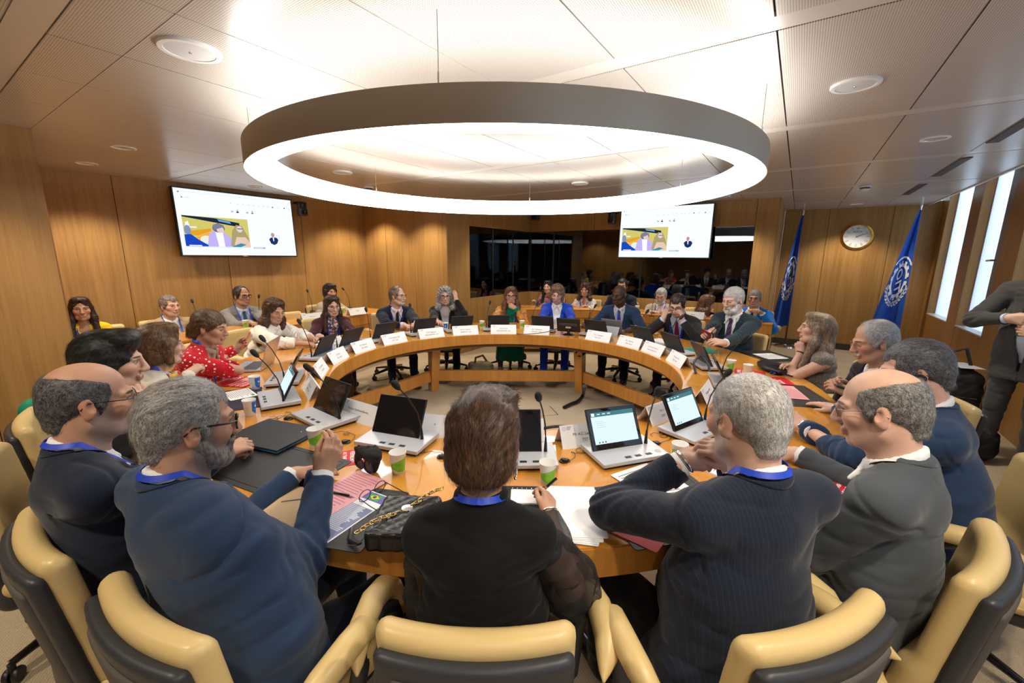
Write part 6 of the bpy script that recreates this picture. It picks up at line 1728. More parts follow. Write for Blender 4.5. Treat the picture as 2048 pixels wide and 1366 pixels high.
e = ellipse2(.014, .123, .0075, .0075, 16); m.add([(x, y, .002) for x, y in e], [tuple(range(16))], 2); m.build('flag_print', [principled('flag green', (.02, .35, .05), .5), principled('flag yellow', (.8, .6, .02), .5), principled('flag blue', (.01, .03, .3), .5)], t)
q = at(690, 985, .74); t = sheet('pink_sheet', 'pink printed sheet beside the blue leaflet', 'paper', q, inward(q) + 14, .17, .27, PINK_P, .0048); print_lines(t, .17, .27, 16, .0015, principled('rose print', (.55, .22, .26), .6), 6)
q = at(560, 1015, .74); q = at(585, 1020, .74); t = sheet('notebook', 'kraft notebook under the hands of the man in navy suit', 'notebook', q, inward(q) - 8, .17, .25, principled('kraft cover', (.5, .36, .2), .7), .003, .008)
m = MB(); m.tube([(-.06, .02, .0095), (.0, .05, .0095), (.05, .09, .0095)], .0025, 8); m.build('pencil_line', GREY_INK, t)
q = at(688, 982, .76); t = thing('pen', 'black pen lying on the pink sheet', 'pen', (q[0] - .02, q[1], TABLE_Z + .0105), radians(-18)); m = MB(); m.tube([(-.065, 0, 0), (.05, 0, 0)], .0048, 10); m.build('barrel', BLACK_GLOSS, t, smooth=40); m = MB(); m.tube([(.05, 0, 0), (.072, 0, -.002)], [.0045, .0008], 10); m.build('tip', CHROME, t, smooth=40)
def brochure(p, az, label, lines, w=.15, d=.21, z=.0, flip=False, grp='red brochures with white capitals'):
    t = sheet('brochure', label, 'brochure', p, az, w, d, RED_P, z, .0016, group=grp)
    m = MB()
    for k, (s, sz) in enumerate(lines):
        M = Matrix.Translation((-w * .42, d * .36 - k * d * .15, .0019)); flat_text(m, s, sz, M, 0, 'LEFT', True, .8)
    m.build('lettering', PAPER, t); return t
CARD = (('CARTÃO', .034), ('VERMELHO', .028), ('AO TRABALHO', .022), ('INFANTIL', .03))
brochure((.455, 1.262), 40, 'red brochure under the phone beside the white-haired man', CARD, .17, .24, .0034)
q = at(683, 918, .74); brochure(q, 70, 'red brochure beneath the raised hand of the man in navy suit', CARD, .15, .21, .0)
q = at(455, 757, .74); brochure(q, 95, 'red brochure under the lavender laptop', CARD, .12, .22, .0005)
q = at(472, 768, .74); brochure(q, 100, 'red brochure above the white leaflet at the left', CARD, .13, .24, .0032)
q = at(1555, 762, .74); brochure(q, inward(q), 'red brochure on the mat before the woman in tweed', CARD, .2, .16, .0034)
q = at(1500, 745, .74); brochure(q, 300, 'red brochure under the black bag on the right', CARD, .15, .21, .0)
q = at(1690, 905, .74); brochure((1.3, 1.5), 320, 'red brochure by the sleeve of the man in slate grey', CARD, .15, .21, .0)
q = at(1575, 785, .74); t = sheet('pink_sheet', 'pink printed sheets before the woman in tweed', 'paper', q, inward(q) - 4, .3, .16, PINK_P, .0052); print_lines(t, .3, .16, 12, .0015, MATS['rose print'], 7)
q = at(480, 790, .74); t = sheet('white_leaflet', 'white leaflet with small green emblem on the navy mat', 'leaflet', q, inward(q) - 20, .21, .15, PAPER, .005); print_lines(t, .21, .15, 12, .0015, GREY_INK, 8)
m = MB(); m.box((.07, .055, .0016), (.03, .018, .0004)); m.build('emblem', principled('green emblem', (.1, .3, .05), .5), t)
for px, py, z, dz, lab, azo in ((1540, 712, .0034, 0, 'white paper on the mat near the water glass', 0), (1310, 968, .0036, 0, 'white papers beside the phone', -12), (1335, 985, .0052, 0, 'white cover sheet under the elbow of the white-haired man', 4)):
    q = at(px, py, .745); t = sheet('paper', lab, 'paper', q, inward(q) + azo, .21, .28 if px != 1540 else .2, PAPER, z); print_lines(t, .21, .28, 14, .0015, GREY_INK, px)
q = at(1560, 880, .74); t = sheet('notebook', 'open lined notebook under the sleeve of the man with the earpiece', 'notebook', (1.0, 1.63), 318, .3, .22, PAPER, .0, .008); print_lines(t, .3, .22, 16, .0083, GREY_INK, 12)
for k in range(5):
    t = sheet('paper_sheet', ['top white sheet of the notepad under the writing hand'] * 1 and ('white notepad sheet beside the writing hand, ' + ['lowest of the pile', 'second from below', 'in the middle of the pile', 'second from the top', 'topmost of the pile'][k]), 'paper', (.215 + .003 * k * (-1) ** k, 1.322 - .004 * (4 - k)), 2 + (4 - k) * 2.2, .175, .3, PAPER, .0034 + .0022 * k, .002, group='sheets of the white notepad')
m = MB()
for k in range(14): m.lathe([(.0045, -.0006), (.0045, .0006)], 8, (-.084 + .001, .14 - .0 * k, .0), M=Matrix.Rotation(pi / 2, 3, 'X')) if False else None
# white paper stack left of the writing hand: spiral pad
t = sheet('notepad', 'small white spiral pad left of the writing hand', 'notepad', (.06, 1.41), 2, .12, .09, PAPER, .0034, .006)
for k in range(7):
    m = MB(); a = [(-.055 + .018 * k, .044 + .006 * cos(b), .004 + .008 * sin(b)) for b in np.linspace(0, 2 * pi, 13)]; m.tube(a, .0009, 5, caps=False); m.build('spiral_ring', CHROME, t)
# black portfolio with blue zip
q = at(545, 872, .75); t = thing('portfolio', 'closed black leather portfolio with bright blue zip edge', 'portfolio', (q[0], q[1], TABLE_Z + .0032), rz_of(inward(q) - 18))
m = MB(); m.box((0, 0, .017), (.36, .27, .01)); m.box((0, 0, .005), (.355, .265, .008)); m.build('cover', principled('black grained leather', (.014, .015, .018), .4, bump=(250, .2, .001)), t, bevel=.003)
m = MB(); m.box((.0, -.001, .0105), (.356, .266, .004)); m.build('zip_edge', principled('bright blue zip', (.01, .22, .55), .4), t)
m = MB(); m.lathe([(.004, 0), (.003, .0025), (0, .003)], 12, (.12, .06, .022)); m.build('snap', CHROME, t, smooth=50)
q = at(430, 835, .75); t = thing('phone_case', 'open dark phone wallet with blue edge near the white cup', 'phone case', (-1.56, 2.08, TABLE_Z + .0005), rz_of(70))
m = MB(); m.box((0, 0, .006), (.19, .15, .012)); m.build('wallet', principled('navy wallet leather', (.012, .016, .03), .45), t, bevel=.004); m = MB(); m.box((-.02, .0, .0125), (.09, .11, .001)); m.build('paper_slip', PAPER, t); m = MB(); m.box((0, -.077, .005), (.185, .006, .006)); m.build('blue_edge', MATS['bright blue zip'], t)
# lavender laptop
q = at(505, 735, .74); t = thing('laptop', 'open silver laptop with lavender sheen before the woman in polka dots', 'laptop', (q[0], q[1], TABLE_Z + .002), rz_of(inward(q) - 8))
ALU = principled('silver aluminium', (.6, .6, .68), .25, metal=.7)
m = MB(); m.box((0, 0, .008), (.32, .22, .014)); m.build('base', ALU, t, bevel=.004); m = MB(); m.box((0, .02, .0155), (.28, .11, .001)); m.build('keyboard', DARK_GREY, t); m = MB(); m.box((0, -.075, .0155), (.12, .06, .0008)); m.build('trackpad', principled('trackpad', (.5, .5, .58), .3, metal=.5), t)
M = Matrix.Translation((0, .11, .014)) @ Matrix.Rotation(radians(72), 4, 'X'); m = MB(); m.box((0, .11, 0), (.32, .22, .006)); m.v = [tuple(M @ Vector(v)) for v in m.v]; l = m.build('lid', ALU, t, bevel=.002)
m = MB(); m.box((0, .112, .0034), (.3, .195, .0006)); m.v = [tuple(M @ Vector(v)) for v in m.v]; m.build('screen', LIT[0], l)
# tablet in grey cover, black monitor
q = on_r(1226, 655, 1.93); t = thing('tablet', 'tablet in grey folding cover in front of the bald man with blue tie', 'tablet', (q[0], q[1], TABLE_Z), rz_of(inward(q)))
M = Matrix.Rotation(radians(68), 4, 'X'); m = MB(); m.box((0, .09, 0), (.25, .18, .01)); m.v = [tuple(M @ Vector(v)) for v in m.v]; m.v = [(x, y, z + .006) for x, y, z in m.v]; m.build('tablet_body', principled('grey tablet cover', (.16, .16, .19), .5), t, bevel=.004)
m = MB(); m.box((0, -.05, .004), (.25, .14, .008)); m.build('keyboard_cover', DARK_GREY, t, bevel=.002)
M2 = Matrix.Translation((0, .14, .0)) @ Matrix.Rotation(radians(118), 4, 'X'); m = MB(); m.box((0, .055, 0), (.25, .11, .004)); m.v = [tuple(M2 @ Vector(v)) for v in m.v]; m.v = [(x, y, max(z, .001)) for x, y, z in m.v]; m.build('kick_flap', principled('light grey flap', (.32, .33, .37), .5), t)
q = on_r(1138, 660, 1.56); t = thing('monitor', 'small black desk monitor with round foot between royal blue suit and bald man', 'monitor', (q[0], q[1], TABLE_Z), rz_of(inward(q) - 6))
M = Matrix.Translation((0, .02, .06)) @ Matrix.Rotation(radians(70), 4, 'X'); m = MB(); m.box((0, .06, 0), (.27, .17, .018)); m.v = [tuple(M @ Vector(v)) for v in m.v]; m.build('screen_body', BLACK, t, bevel=.004)
m = MB(); m.box((0, .075, -.012), (.2, .03, .008)); m.v = [tuple(M @ Vector(v)) for v in m.v]; m.build('vent_bar', DARK_GREY, t); m = MB(); m.box((0, .035, -.012), (.06, .02, .006)); m.v = [tuple(M @ Vector(v)) for v in m.v]; m.build('socket_plate', SILVER, t)
m = MB(); m.lathe([(0, .016), (.05, .014), (.07, .004), (.07, 0)], 28, (0, .02, 0)); m.build('foot', BLACK_GLOSS, t, smooth=40); m = MB(); m.tube([(0, .02, .01), (0, .03, .07)], .018, 12); m.build('neck', BLACK, t, smooth=40)
# phones
PHONE_GLASS = principled('phone screen', (.02, .025, .035), .08); PHONE_LIT = emission('phone screen glow', (.55, .68, .9), .55)
def phone(name, label, loc, M, body, screen, w=.075, h=.155):
    t = thing(name, label, 'phone', loc); m = MB(); m.box((0, 0, 0), (w, h, .009)); m.v = [tuple(M @ Vector(v)) for v in m.v]; m.build('phone_body', body, t, bevel=.004)
    m = MB(); m.box((0, 0, .0047), (w * .92, h * .95, .0006)); m.v = [tuple(M @ Vector(v)) for v in m.v]; m.build('screen', screen, t); return t
phone('smartphone', 'smartphone with lit pale screen lying on the red brochure', (.415, 1.375, TABLE_Z + .0105), Matrix.Rotation(rz_of(-38 + 180), 4, 'Z'), BLACK, PHONE_LIT)
def held(key, side, label, body, tilt, screen=PHONE_GLASS, d=.085, n=-.03, w=.075, h=.155, name='smartphone'):
    q_ = PEOPLE[key]; S_, E_, W, dd, nn, hh = q_['arms'][side]; p = W + dd * d + nn * n * 1.
    return phone(name, label, tuple(p), tilt, body, screen, w, h)
RX = lambda a: Matrix.Rotation(radians(a), 4, 'X'); RZ = lambda a: Matrix.Rotation(radians(a), 4, 'Z')
held('whitebeard', 1, 'red phone wallet held by the white-haired man in petrol suit', principled('red phone wallet', (.3, .008, .015), .4), RZ(-246) @ RX(52) @ RZ(30), d=.1, n=-.035, w=.1)
held('oldblack', 1, 'phone in green case held by the elderly man in black', principled('green phone case', (.02, .055, .03), .4), RZ(-285) @ RX(14) @ RZ(90), d=.09, n=-.03)
held('headphone', -1, 'dark red phone wallet held upright by the man with the earpiece', principled('dark red wallet', (.06, .012, .02), .4), RZ(-330) @ RX(75) @ RZ(25), d=.1, n=-.03)
held('polka', -1, 'orange phone held by the woman in polka dots', principled('orange phone case', (.6, .13, .03), .5), RZ(-60) @ RX(60), d=.09, n=-.03)
held('whitesweater', -1, 'black phone held by the woman in white sweater', BLACK, RZ(-110) @ RX(50), d=.1, n=-.03)
q_ = PEOPLE['central']; W, dd, nn = q_['arms'][1][2:5]; c = W + dd * .115 - nn * .02
t = thing('pen', 'black and gold pen in the writing hand of the woman in black', 'pen', tuple(c)); u = unit(V3(.45, -.25, .62)); m = MB(); m.tube([tuple(u * -.06), tuple(u * .07)], .0055, 10); m.build('barrel', BLACK_GLOSS, t, smooth=40); m = MB(); m.tube([tuple(u * .01), tuple(u * .02)], .006, 10); m.build('gold_band', GOLD, t, smooth=40)
# bracelet, earrings, watch, earpiece, scarf (worn: parts of the person)
def on_wrist(key, side, name, mat, r=.032, th=.004, back=.0):
    q_ = PEOPLE[key]; S_, E_, W, dd, nn, hh = q_['arms'][side]; u = unit(W - E_); x = unit(np.cross(u, V3(0, 0, 1))); y = np.cross(x, u); c = W + u * (.012 - back)
    m = MB(); m.tube([tuple(c + (x * cos(a) + y * sin(a)) * r * q_['s']) for a in np.linspace(0, 2 * pi, 25)], th, 8, caps=False); return q_['KM'](name, m, mat)
on_wrist('central', 1, 'bracelet', CHROME, .031, .004, .01); on_wrist('dress', -1, 'bracelet', BLACK, .031, .005, .01); on_wrist('greyhair', -1, 'watch_strap', CHROME, .034, .006)
w_ = on_wrist('headphone', -1, 'watch_strap', CHROME, .036, .007, -.004)
q_ = PEOPLE['central']
for x in (-1, 1):
    c = q_['H'] + q_['R'] @ (V3(x * .083, -.012, -.062) * q_['s']); m = MB(); m.tube([tuple(c + q_['R'] @ V3(0, .014 * cos(a), .022 * sin(a))) for a in np.linspace(0, 2 * pi, 21)], .002, 6, caps=False); q_['KM']('earring', m, CHROME)
q_ = PEOPLE['headphone']; L = lambda x, y, z: q_['H'] + q_['R'] @ (V3(x, y, z) * q_['s'])
m = MB(); m.lathe([(0, -.012), (.016, -.01), (.02, 0), (.016, .01), (0, .012)], 18, L(-.093, -.004, -.012), M=Matrix.Rotation(radians(-306), 3, 'Z') @ Matrix.Rotation(pi / 2, 3, 'Y')); q_['KM']('earpiece', m, BLACK_GLOSS)
m = MB(); m.tube([tuple(L(*p)) for p in ((-.094, -.004, -.03), (-.1, -.02, -.08), (-.085, .0, -.13), (-.07, .03, -.16))], .0016, 6); q_['KM']('earpiece_cord', m, BLACK)
q_ = PEOPLE['shorthair']; B = Blob(); 
for a in range(-150, 150, 25):
    f = lambda a: q_['NB'] + (q_['tr'] * sin(radians(a)) - q_['tf'] * cos(radians(a))) * .07 + V3(0, 0, .005 - .03 * (1 - cos(radians(a))) / 2)
    B.cap(f(a), f(a + 25), .017, k=.02)
B.cap(q_['NB'] + q_['tf'] * .085 - V3(0, 0, .02), q_['NB'] + q_['tf'] * .14 - V3(0, 0, .17), .022, .03, k=.02)
V, Q = B.mesh(.006); q_['K']('scarf', V, Q, cloth('colourful scarf', (.5, .3, .1), pattern=('blotch', [(.6, .35, .02), (.02, .25, .2), (.08, .03, .2), (.5, .04, .04), (.6, .5, .3)], .03)))
# folded spectacles on the mat
t = thing('spectacles', 'dark spectacles standing open on the mat beside the leaflet', 'glasses', tuple(at(746, 992, .745)[:2]) + (TABLE_Z + .0035,), rz_of(-60))
m = MB()
for x in (-1, 1):
    m.tube([(x * .036 + .026 * cos(a), 0, .022 + .02 * sin(a)) for a in np.linspace(0, 2 * pi, 21)], .0016, 6, caps=False)
m.tube([(-.01, 0, .026), (.01, 0, .026)], .0016, 6); m.build('frame', principled('navy spectacle frame', (.02, .025, .07), .25), t, smooth=50)
for x in (-1, 1): m = MB(); m.tube([(x * .063, 0, .026), (x * .066, -.06, .016), (x * .066, -.13, .006)], .0017, 6); m.build('temple', MATS['navy spectacle frame'], t, smooth=50)
# crumpled black pouch with sunglasses
q = at(738, 930, .76); t = thing('sunglasses_pouch', 'black cloth pouch draped over blue sunglasses', 'sunglasses', (q[0], q[1], TABLE_Z), rz_of(inward(q) + 20))
B = Blob(); B.cap((-.045, 0, .07), (.045, .0, .075), .024, .026, k=.03); B.cap((.03, 0, .07), (.035, .0, .02), .026, .016, k=.03); B.cap((-.05, -.01, .07), (-.055, -.02, .035), .016, .008, k=.02); B.cap((.0, .01, .08), (.02, .02, .1), .018, .01, k=.02)
V, Q = B.mesh(.004, lambda P: .006 * vnoise(P * 45) + .003 * vnoise(P * 90)); np_object('pouch', V, Q, principled('black microfibre', (.015, .016, .016), .9), t)
m = MB()
for x in (-1, 1): m.tube([(x * .032 + .03 * cos(a), -.022 - .004 * abs(cos(a)), .03 + .026 * sin(a)) for a in np.linspace(0, 2 * pi, 21)], .003, 8, caps=False)
m.tube([(-.006, -.022, .038), (.006, -.022, .038)], .003, 8); m.build('sunglass_frame', MATS['navy spectacle frame'], t, smooth=50)
for x in (-1, 1): m = MB(); m.add([(x * .032 + .028 * cos(a), -.024, .03 + .024 * sin(a)) for a in np.linspace(0, 2 * pi, 20)[:-1]], [tuple(range(19))]); m.build('lens', principled('dark blue lens', (.01, .012, .03), .08), t)
# earphones with curled leads
def earphone(px, py, label, seed):
    q = at(px, py, .742); t = thing('earphone', label, 'earphone', (q[0], q[1], TABLE_Z), rz_of(inward(q)), 'clip earphones with thin leads'); rs = random.Random(seed)
    m = MB(); m.lathe([(0, .016), (.012, .014), (.016, .006), (.014, 0)], 16); m.build('ear_bud', BLACK, t, smooth=50)
    m = MB(); m.tube([(.022 * cos(a), .03 * sin(a) * .7 + .004, .004) for a in np.linspace(-.6, 4.4, 18)], .003, 8); m.build('ear_hook', BLACK_GLOSS, t, smooth=50)
    m = MB(); pts = [(0, 0, .004)]
    x, y, a = 0., 0., rs.uniform(0, 6)
    for k in range(46):
        a += .35 + .2 * sin(k * .5 + seed); st = .011 + .006 * sin(k * .23 + seed); x += st * cos(a); y += st * sin(a) * .8 + .0012; pts.append((x + .0022 * k * (-1 if seed % 2 else 1), y, .0025 + .0022 * (k % 3)))
    m.tube(pts, .0012, 5); m.build('lead', BLACK, t, smooth=60)
earphone(884, 915, 'earphone with curled lead left of the woman in black', 1); earphone(1130, 923, 'earphone with tangled lead right of the green cup near the writing hand', 2)
earphone(690, 885, 'earphone lead between the dark unit and green cup at the left', 5); earphone(1313, 888, 'earphone by the lit unit before the white-haired man', 4); earphone(575, 838, 'earphone lead behind the black portfolio', 7); earphone(1395, 722, 'earphone lead beside the far right name card', 3)
# thick black microphone cables
def cable(name, label, pts, r, mat=BLACK):
    from_ = [Vector(p) for p in pts]; P = []
    for i in range(len(from_) - 1):
        p0, p1, p2, p3 = from_[max(i - 1, 0)], from_[i], from_[i + 1], from_[min(i + 2, len(from_) - 1)]
        for k in range(8):
            t_ = k / 8; P.append(.5 * ((2 * p1) + (p2 - p0) * t_ + (2 * p0 - 5 * p1 + 4 * p2 - p3) * t_ ** 2 + (3 * p1 - p0 - 3 * p2 + p3) * t_ ** 3))
    P.append(from_[-1]); m = MB(); m.tube(P, r, 10); o = m.build(name, mat, None, smooth=60); tag(o, label, 'cable'); return o
A_ = lambda px, py, z: tuple(at(px, py, z))
cable('cable', 'thick black cable looping between the two name cards in front', [A_(1052, 888, .75), A_(1066, 872, .77), A_(1085, 858, .785), A_(1110, 853, .785), A_(1135, 853, .775)], .008)
cable('cable', 'thick black cable standing in an arch beside the far right name card', [A_(1392, 747, .75), A_(1388, 725, .82), A_(1402, 712, .86), A_(1416, 728, .82), A_(1420, 745, .77), A_(1432, 757, .75)], .009)
cable('cable', 'thin dark cable lying across the name cards of the royal blue suit', [A_(1033, 668, .75), A_(1060, 668, .755), A_(1092, 664, .78), A_(1120, 656, .81), A_(1150, 656, .81), A_(1164, 668, .76)], .004)
cable('cable', 'thick black cable on the carpet from the table leg to the floor hatch', [A_(1168, 772, .3), A_(1166, 790, .03), A_(1155, 803, .02), A_(1142, 808, .02), A_(1128, 815, .018)], .02)
cable('cable', 'black cable coil hanging under the far edge of the table', [A_(1160, 696, .6), A_(1152, 706, .5), A_(1160, 712, .47), A_(1172, 704, .52), A_(1174, 696, .6)], .012)
# handbag with gold chain
q = at(812, 1052, .76); t = thing('handbag', 'quilted black leather handbag with gold chain on the table edge', 'handbag', (q[0], q[1], TABLE_Z), rz_of(inward(q) - 6))
B = Blob(); B.fn(rbox((0, 0, .035), (.1, .11, .034), .02), 0, 'u'); B.bounds = lambda: (V3(-.13, -.14, -.02), V3(.13, .14, .1))
V, Q = B.mesh(.0045, lambda P: .0025 * np.abs(np.sin((P[:, 0] + P[:, 1]) * 75)) * np.abs(np.sin((P[:, 0] - P[:, 1]) * 75)) * -1); np_object('bag_body', V, Q, principled('quilted black leather', (.01, .01, .012), .28), t)
m = MB(); m.box((0, -.06, .066), (.19, .09, .006)); m.build('flap', MATS['quilted black leather'], t, bevel=.003); m = MB(); m.lathe([(.02, 0), (.018, .004), (0, .006)], 20, (.0, .02, .069)); m.build('clasp', CHROME, t, smooth=50)
ch = MB(); N = 22
for k in range(N):
    f = k / (N - 1); c = Vector((-.11 + .2 * f, -.11 + .24 * f, .075 + .008 * sin(f * 9))); M = Matrix.Rotation(.85, 3, 'Z') @ Matrix.Rotation(pi / 2 * (k % 2), 3, 'X')
    ch.tube([c + M @ Vector((.011 * cos(a), .0065 * sin(a), 0)) for a in np.linspace(0, 2 * pi, 13)], .0019, 6, caps=False)
ch.build('chain', GOLD, t, smooth=60)
m = MB(); m.tube([(-.11, -.105, .03), (-.16, -.06, .012), (-.18, .0, .008)], [.008, .01, .007], 8, squash=.4); m.build('strap_end', MATS['quilted black leather'], t, smooth=50)
# black bag and blue ribbon on the right of the table
q = at(1545, 735, .76); t = thing('shoulder_bag', 'flat black leather bag lying before the woman in tweed', 'bag', (q[0], q[1], TABLE_Z + .002), rz_of(inward(q) + 10))
B = Blob(); B.ell((0, 0, .028), (.19, .1, .03), k=0); V, Q = B.mesh(.006, lambda P: .006 * vnoise(P * 22) + .003 * vnoise(P * 55)); np_object('bag_body', V, Q, principled('soft black leather', (.012, .012, .013), .38), t)
m = MB(); m.tube([(-.18, .0, .02), (-.22, -.06, .01), (-.17, -.12, .006), (-.05, -.13, .006), (.1, -.12, .006)], .006, 8); m.build('strap', BLACK, t, smooth=50)
B = Blob(); rs = random.Random(4)
for k in range(9): p = V3(rs.uniform(-.05, .05), rs.uniform(-.02, .02), .012); B.cap(p, p + V3(rs.uniform(-.04, .04), rs.uniform(-.02, .02), rs.uniform(0, .015)), .008, k=.006)
V, Q = B.mesh(.004); o = np_object('lanyard_bundle', V, Q, BLUE_STRAP); o.location = tuple(at(1553, 748, .742)); tag(o, 'bunched blue lanyard beside the flat black bag', 'lanyard')
# drinking glass
q = at(1428, 722, .74); m = MB(); m.lathe([(0, .003), (.028, .003), (.03, 0), (.033, .09), (.0315, .09), (.0285, .008), (0, .008)], 28); o = m.build('water_glass', principled('clear glass', (1, 1, 1), .02, trans=1., ior=1.45), None, smooth=50); o.location = (q[0], q[1], TABLE_Z); tag(o, 'clear water glass before the man in petrol suit', 'glass')
q = on_r(1400, 698, 1.95); t = sheet('green_folder', 'thin green folder under the hands of the man in petrol suit', 'folder', q, inward(q) + 10, .24, .31, principled('green folder', (.02, .28, .17), .5), .0, .004)
q = on_r(1316, 684, 1.9); t = sheet('paper', 'white papers before the man with magenta tie', 'paper', q, inward(q), .22, .3, PAPER, .0, .006)
q = on_r(868, 656, 1.95); t = sheet('paper', 'white papers under the clasped hands', 'paper', q, inward(q), .21, .29, PAPER, .0034, .003)
# ------------------------------------------------------------------ screens, cameras, clock, flags, bags
def picture(mb, mats, polys, M):
    """flat shapes stacked on a screen; polys: (points, colour)"""
    for k, (p, c) in enumerate(polys):
        if c not in mats: mats.append(c)
        mb.add([M @ Vector((x, y, .0002 * (k + 1))) for x, y in p], [tuple(range(len(p)))], mats.index(c))
def rect(x0, y0, x1, y1): return [(x0, y0), (x1, y0), (x1, y1), (x0, y1)]
def call_screen(W, Hh):
    P = []; X = lambda u: (u - .5) * W; Y = lambda v: (.5 - v) * Hh
    R = lambda u0, v0, u1, v1, c: P.append((rect(X(u0), Y(v1), X(u1), Y(v0)), c)); E = lambda u, v, ru, rv, c, n=20: P.append((ellipse2(X(u), Y(v), ru * W, rv * Hh, n), c))
    def poly(pts, c): P.append(([(X(u), Y(v)) for u, v in pts], c))
    R(0, 0, 1, 1, (.88, .94, 1.)); R(.02, .04, .7, .05, (.75, .8, .9)); R(.0, .0, 1, .012, (.8, .86, .95)); E(.035, .055, .006, .01, (.05, .06, .3))
    E(.055, .13, .006, .01, (.3, .1, .3)); R(.07, .125, .11, .137, (.7, .7, .8))
    for u in (.43, .49, .54, .59, .635, .68, .72, .765, .81, .865, .925, .97):
        dark = u in (.81, .925); E(u, .155, .007, .011, (.05, .06, .12) if dark else (.62, .68, .78), 10); R(u - .013, .185, u + .013, .19, (.75, .8, .88))
    for u, w in ((.48, 1), (.61, 0)):
        E(u, .28, .017, .03, (.97, .97, 1)); E(u, .262, .007, .012, (.5, .3, .25)); E(u, .29, .012, .014, (.03, .03, .08) if w else (.35, .2, .35)); P.append((rect(X(u - .055), Y(.3), X(u - .035), Y(.27)), (.4, .5, .65)))
    # the shared camera picture
    R(.03, .4, .555, .88, (.6, .55, .14)); poly([(.03, .4), (.28, .415), (.48, .47), (.48, .535), (.03, .42)], (.01, .02, .05)); poly([(.3, .43), (.4, .455), (.41, .49), (.31, .46)], (.15, .35, .75))
    poly([(.04, .64), (.24, .58), (.24, .62), (.13, .7), (.06, .68)], (.75, .33, .02)); poly([(.08, .75), (.22, .64), (.24, .68), (.17, .84), (.08, .85)], (.85, .4, .05)); R(.04, .56, .13, .585, (.85, .8, .75)); poly([(.05, .5), (.07, .48), (.08, .55), (.045, .56)], (.85, .85, .9))
    E(.19, .76, .045, .065, (.75, .82, .7))
    poly([(.195, .87), (.215, .68), (.25, .62), (.33, .62), (.375, .68), (.43, .84), (.4, .88), (.2, .88)], (.5, .42, .85)); poly([(.27, .62), (.33, .62), (.335, .88), (.285, .88)], (.92, .92, 1)); E(.3, .57, .05, .07, (.12, .13, .2)); E(.312, .59, .03, .055, (.72, .55, .55)); poly([(.255, .52), (.3, .49), (.345, .52), (.34, .55), (.26, .6)], (.2, .2, .28))
    poly([(.385, .84), (.41, .6), (.45, .5), (.5, .52), (.545, .7), (.545, .86), (.42, .87)], (.38, .33, .16)); E(.475, .57, .026, .05, (.78, .6, .6)); R(.455, .555, .505, .57, (.1, .12, .3)); poly([(.42, .8), (.44, .7), (.52, .7), (.555, .8), (.555, .86), (.41, .87)], (.75, .55, .42)); poly([(.39, .86), (.47, .8), (.52, .82), (.45, .88)], (.05, .25, .4))
    E(.058, .62, .025, .075, (.22, .28, .45)); poly([(.03, .69), (.08, .68), (.13, .76), (.2, .84), (.2, .87), (.03, .87)], (.01, .06, .5)); R(.03, .865, .555, .88, (.75, .82, .98)); R(.055, .845, .15, .86, (.9, .9, 1))
    # second caller
    E(.78, .72, .055, .1, (.93, .96, 1), 28); E(.82, .68, .024, .042, (.7, .75, .88)); E(.82, .68, .016, .028, (.9, .94, 1)); poly([(.735, .72), (.75, .69), (.775, .675), (.815, .69), (.825, .73), (.81, .79), (.78, .815), (.75, .79)], (.01, .03, .14)); E(.775, .64, .017, .038, (.45, .3, .3)); poly([(.77, .68), (.785, .68), (.782, .75), (.776, .75)], (.9, .92, 1)); R(.58, .86, .69, .885, (.35, .45, .6)); R(.59, .868, .66, .876, (.85, .9, 1))
    return P
TVMATS = {}
def television(label, c, rz, tilt):
    W, Hh = 1.46, .815; t = thing('television', label, 'television', c, rz); Mt = Matrix.Rotation(pi / 2 + radians(tilt), 4, 'X')
    m = MB(); m.box((0, 0, -.025), (W + .03, Hh + .03, .05)); m.v = [tuple(Mt @ Vector(v)) for v in m.v]; m.build('casing', BLACK, t, bevel=.004)
    cols = []; m = MB(); picture(m, cols, call_screen(W, Hh), Mt @ Matrix.Translation((0, 0, .0008)))
    m.build('picture', [emission('television glow %d' % i if False else 'television glow %.2f %.2f %.2f' % c_, c_, .72) for i, c_ in enumerate(cols)], t)
    m = MB(); m.box((0, -Hh / 2 - .009, .001), (.06, .006, .002)); m.v = [tuple(Mt @ Vector(v)) for v in m.v]; m.build('badge', SILVER, t)
    m = MB(); m.box((0, 0, -.085), (.4, .3, .08)); m.v = [tuple(Mt @ Vector(v)) for v in m.v]; m.build('wall_bracket', BLACK, t)
    return t
# screen front faces -B on the left wall, -A on the booth wall
television('large wall screen showing a video call on the left wood wall', room(2.88, 6.46, 2.015), ROOM_Z, -2.5)
television('large wall screen showing a video call in front of the dark booth window', room(7.31, 1.925, 2.035), ROOM_Z - pi / 2, -2)
def ptz(label, pos, rz):
    t = thing('camera', label, 'camera', pos, rz)
    m = MB(); m.box((0, .05, .05), (.13, .15, .03)); m.build('bracket', BLACK, t, bevel=.004); m = MB(); m.lathe([(.062, .035), (.065, .0), (.06, -.03), (.05, -.04)], 24); m.build('base', BLACK, t, smooth=40)
    m = MB(); m.box((0, -.005, -.085), (.12, .115, .115)); m.build('camera_head', DARK_GREY, t, bevel=.02, seg=4); m = MB(); m.lathe([(.036, 0), (.036, .02), (.03, .024), (.024, .01), (0, .008)], 24, (0, -.06, -.09), M=Matrix.Rotation(pi / 2, 3, 'X')); m.build('lens', BLACK_GLOSS, t, smooth=40)
q = on_wall(604, 418, 'B', 6.42); ptz('black dome camera on the wall right of the left screen', tuple(q + V3(0, 0, .04)), ROOM_Z)
q = on_wall(1224, 436, 'A', 7.3); ptz('black dome camera left of the right-hand screen', tuple(q + V3(0, 0, .04)), ROOM_Z - pi / 2)
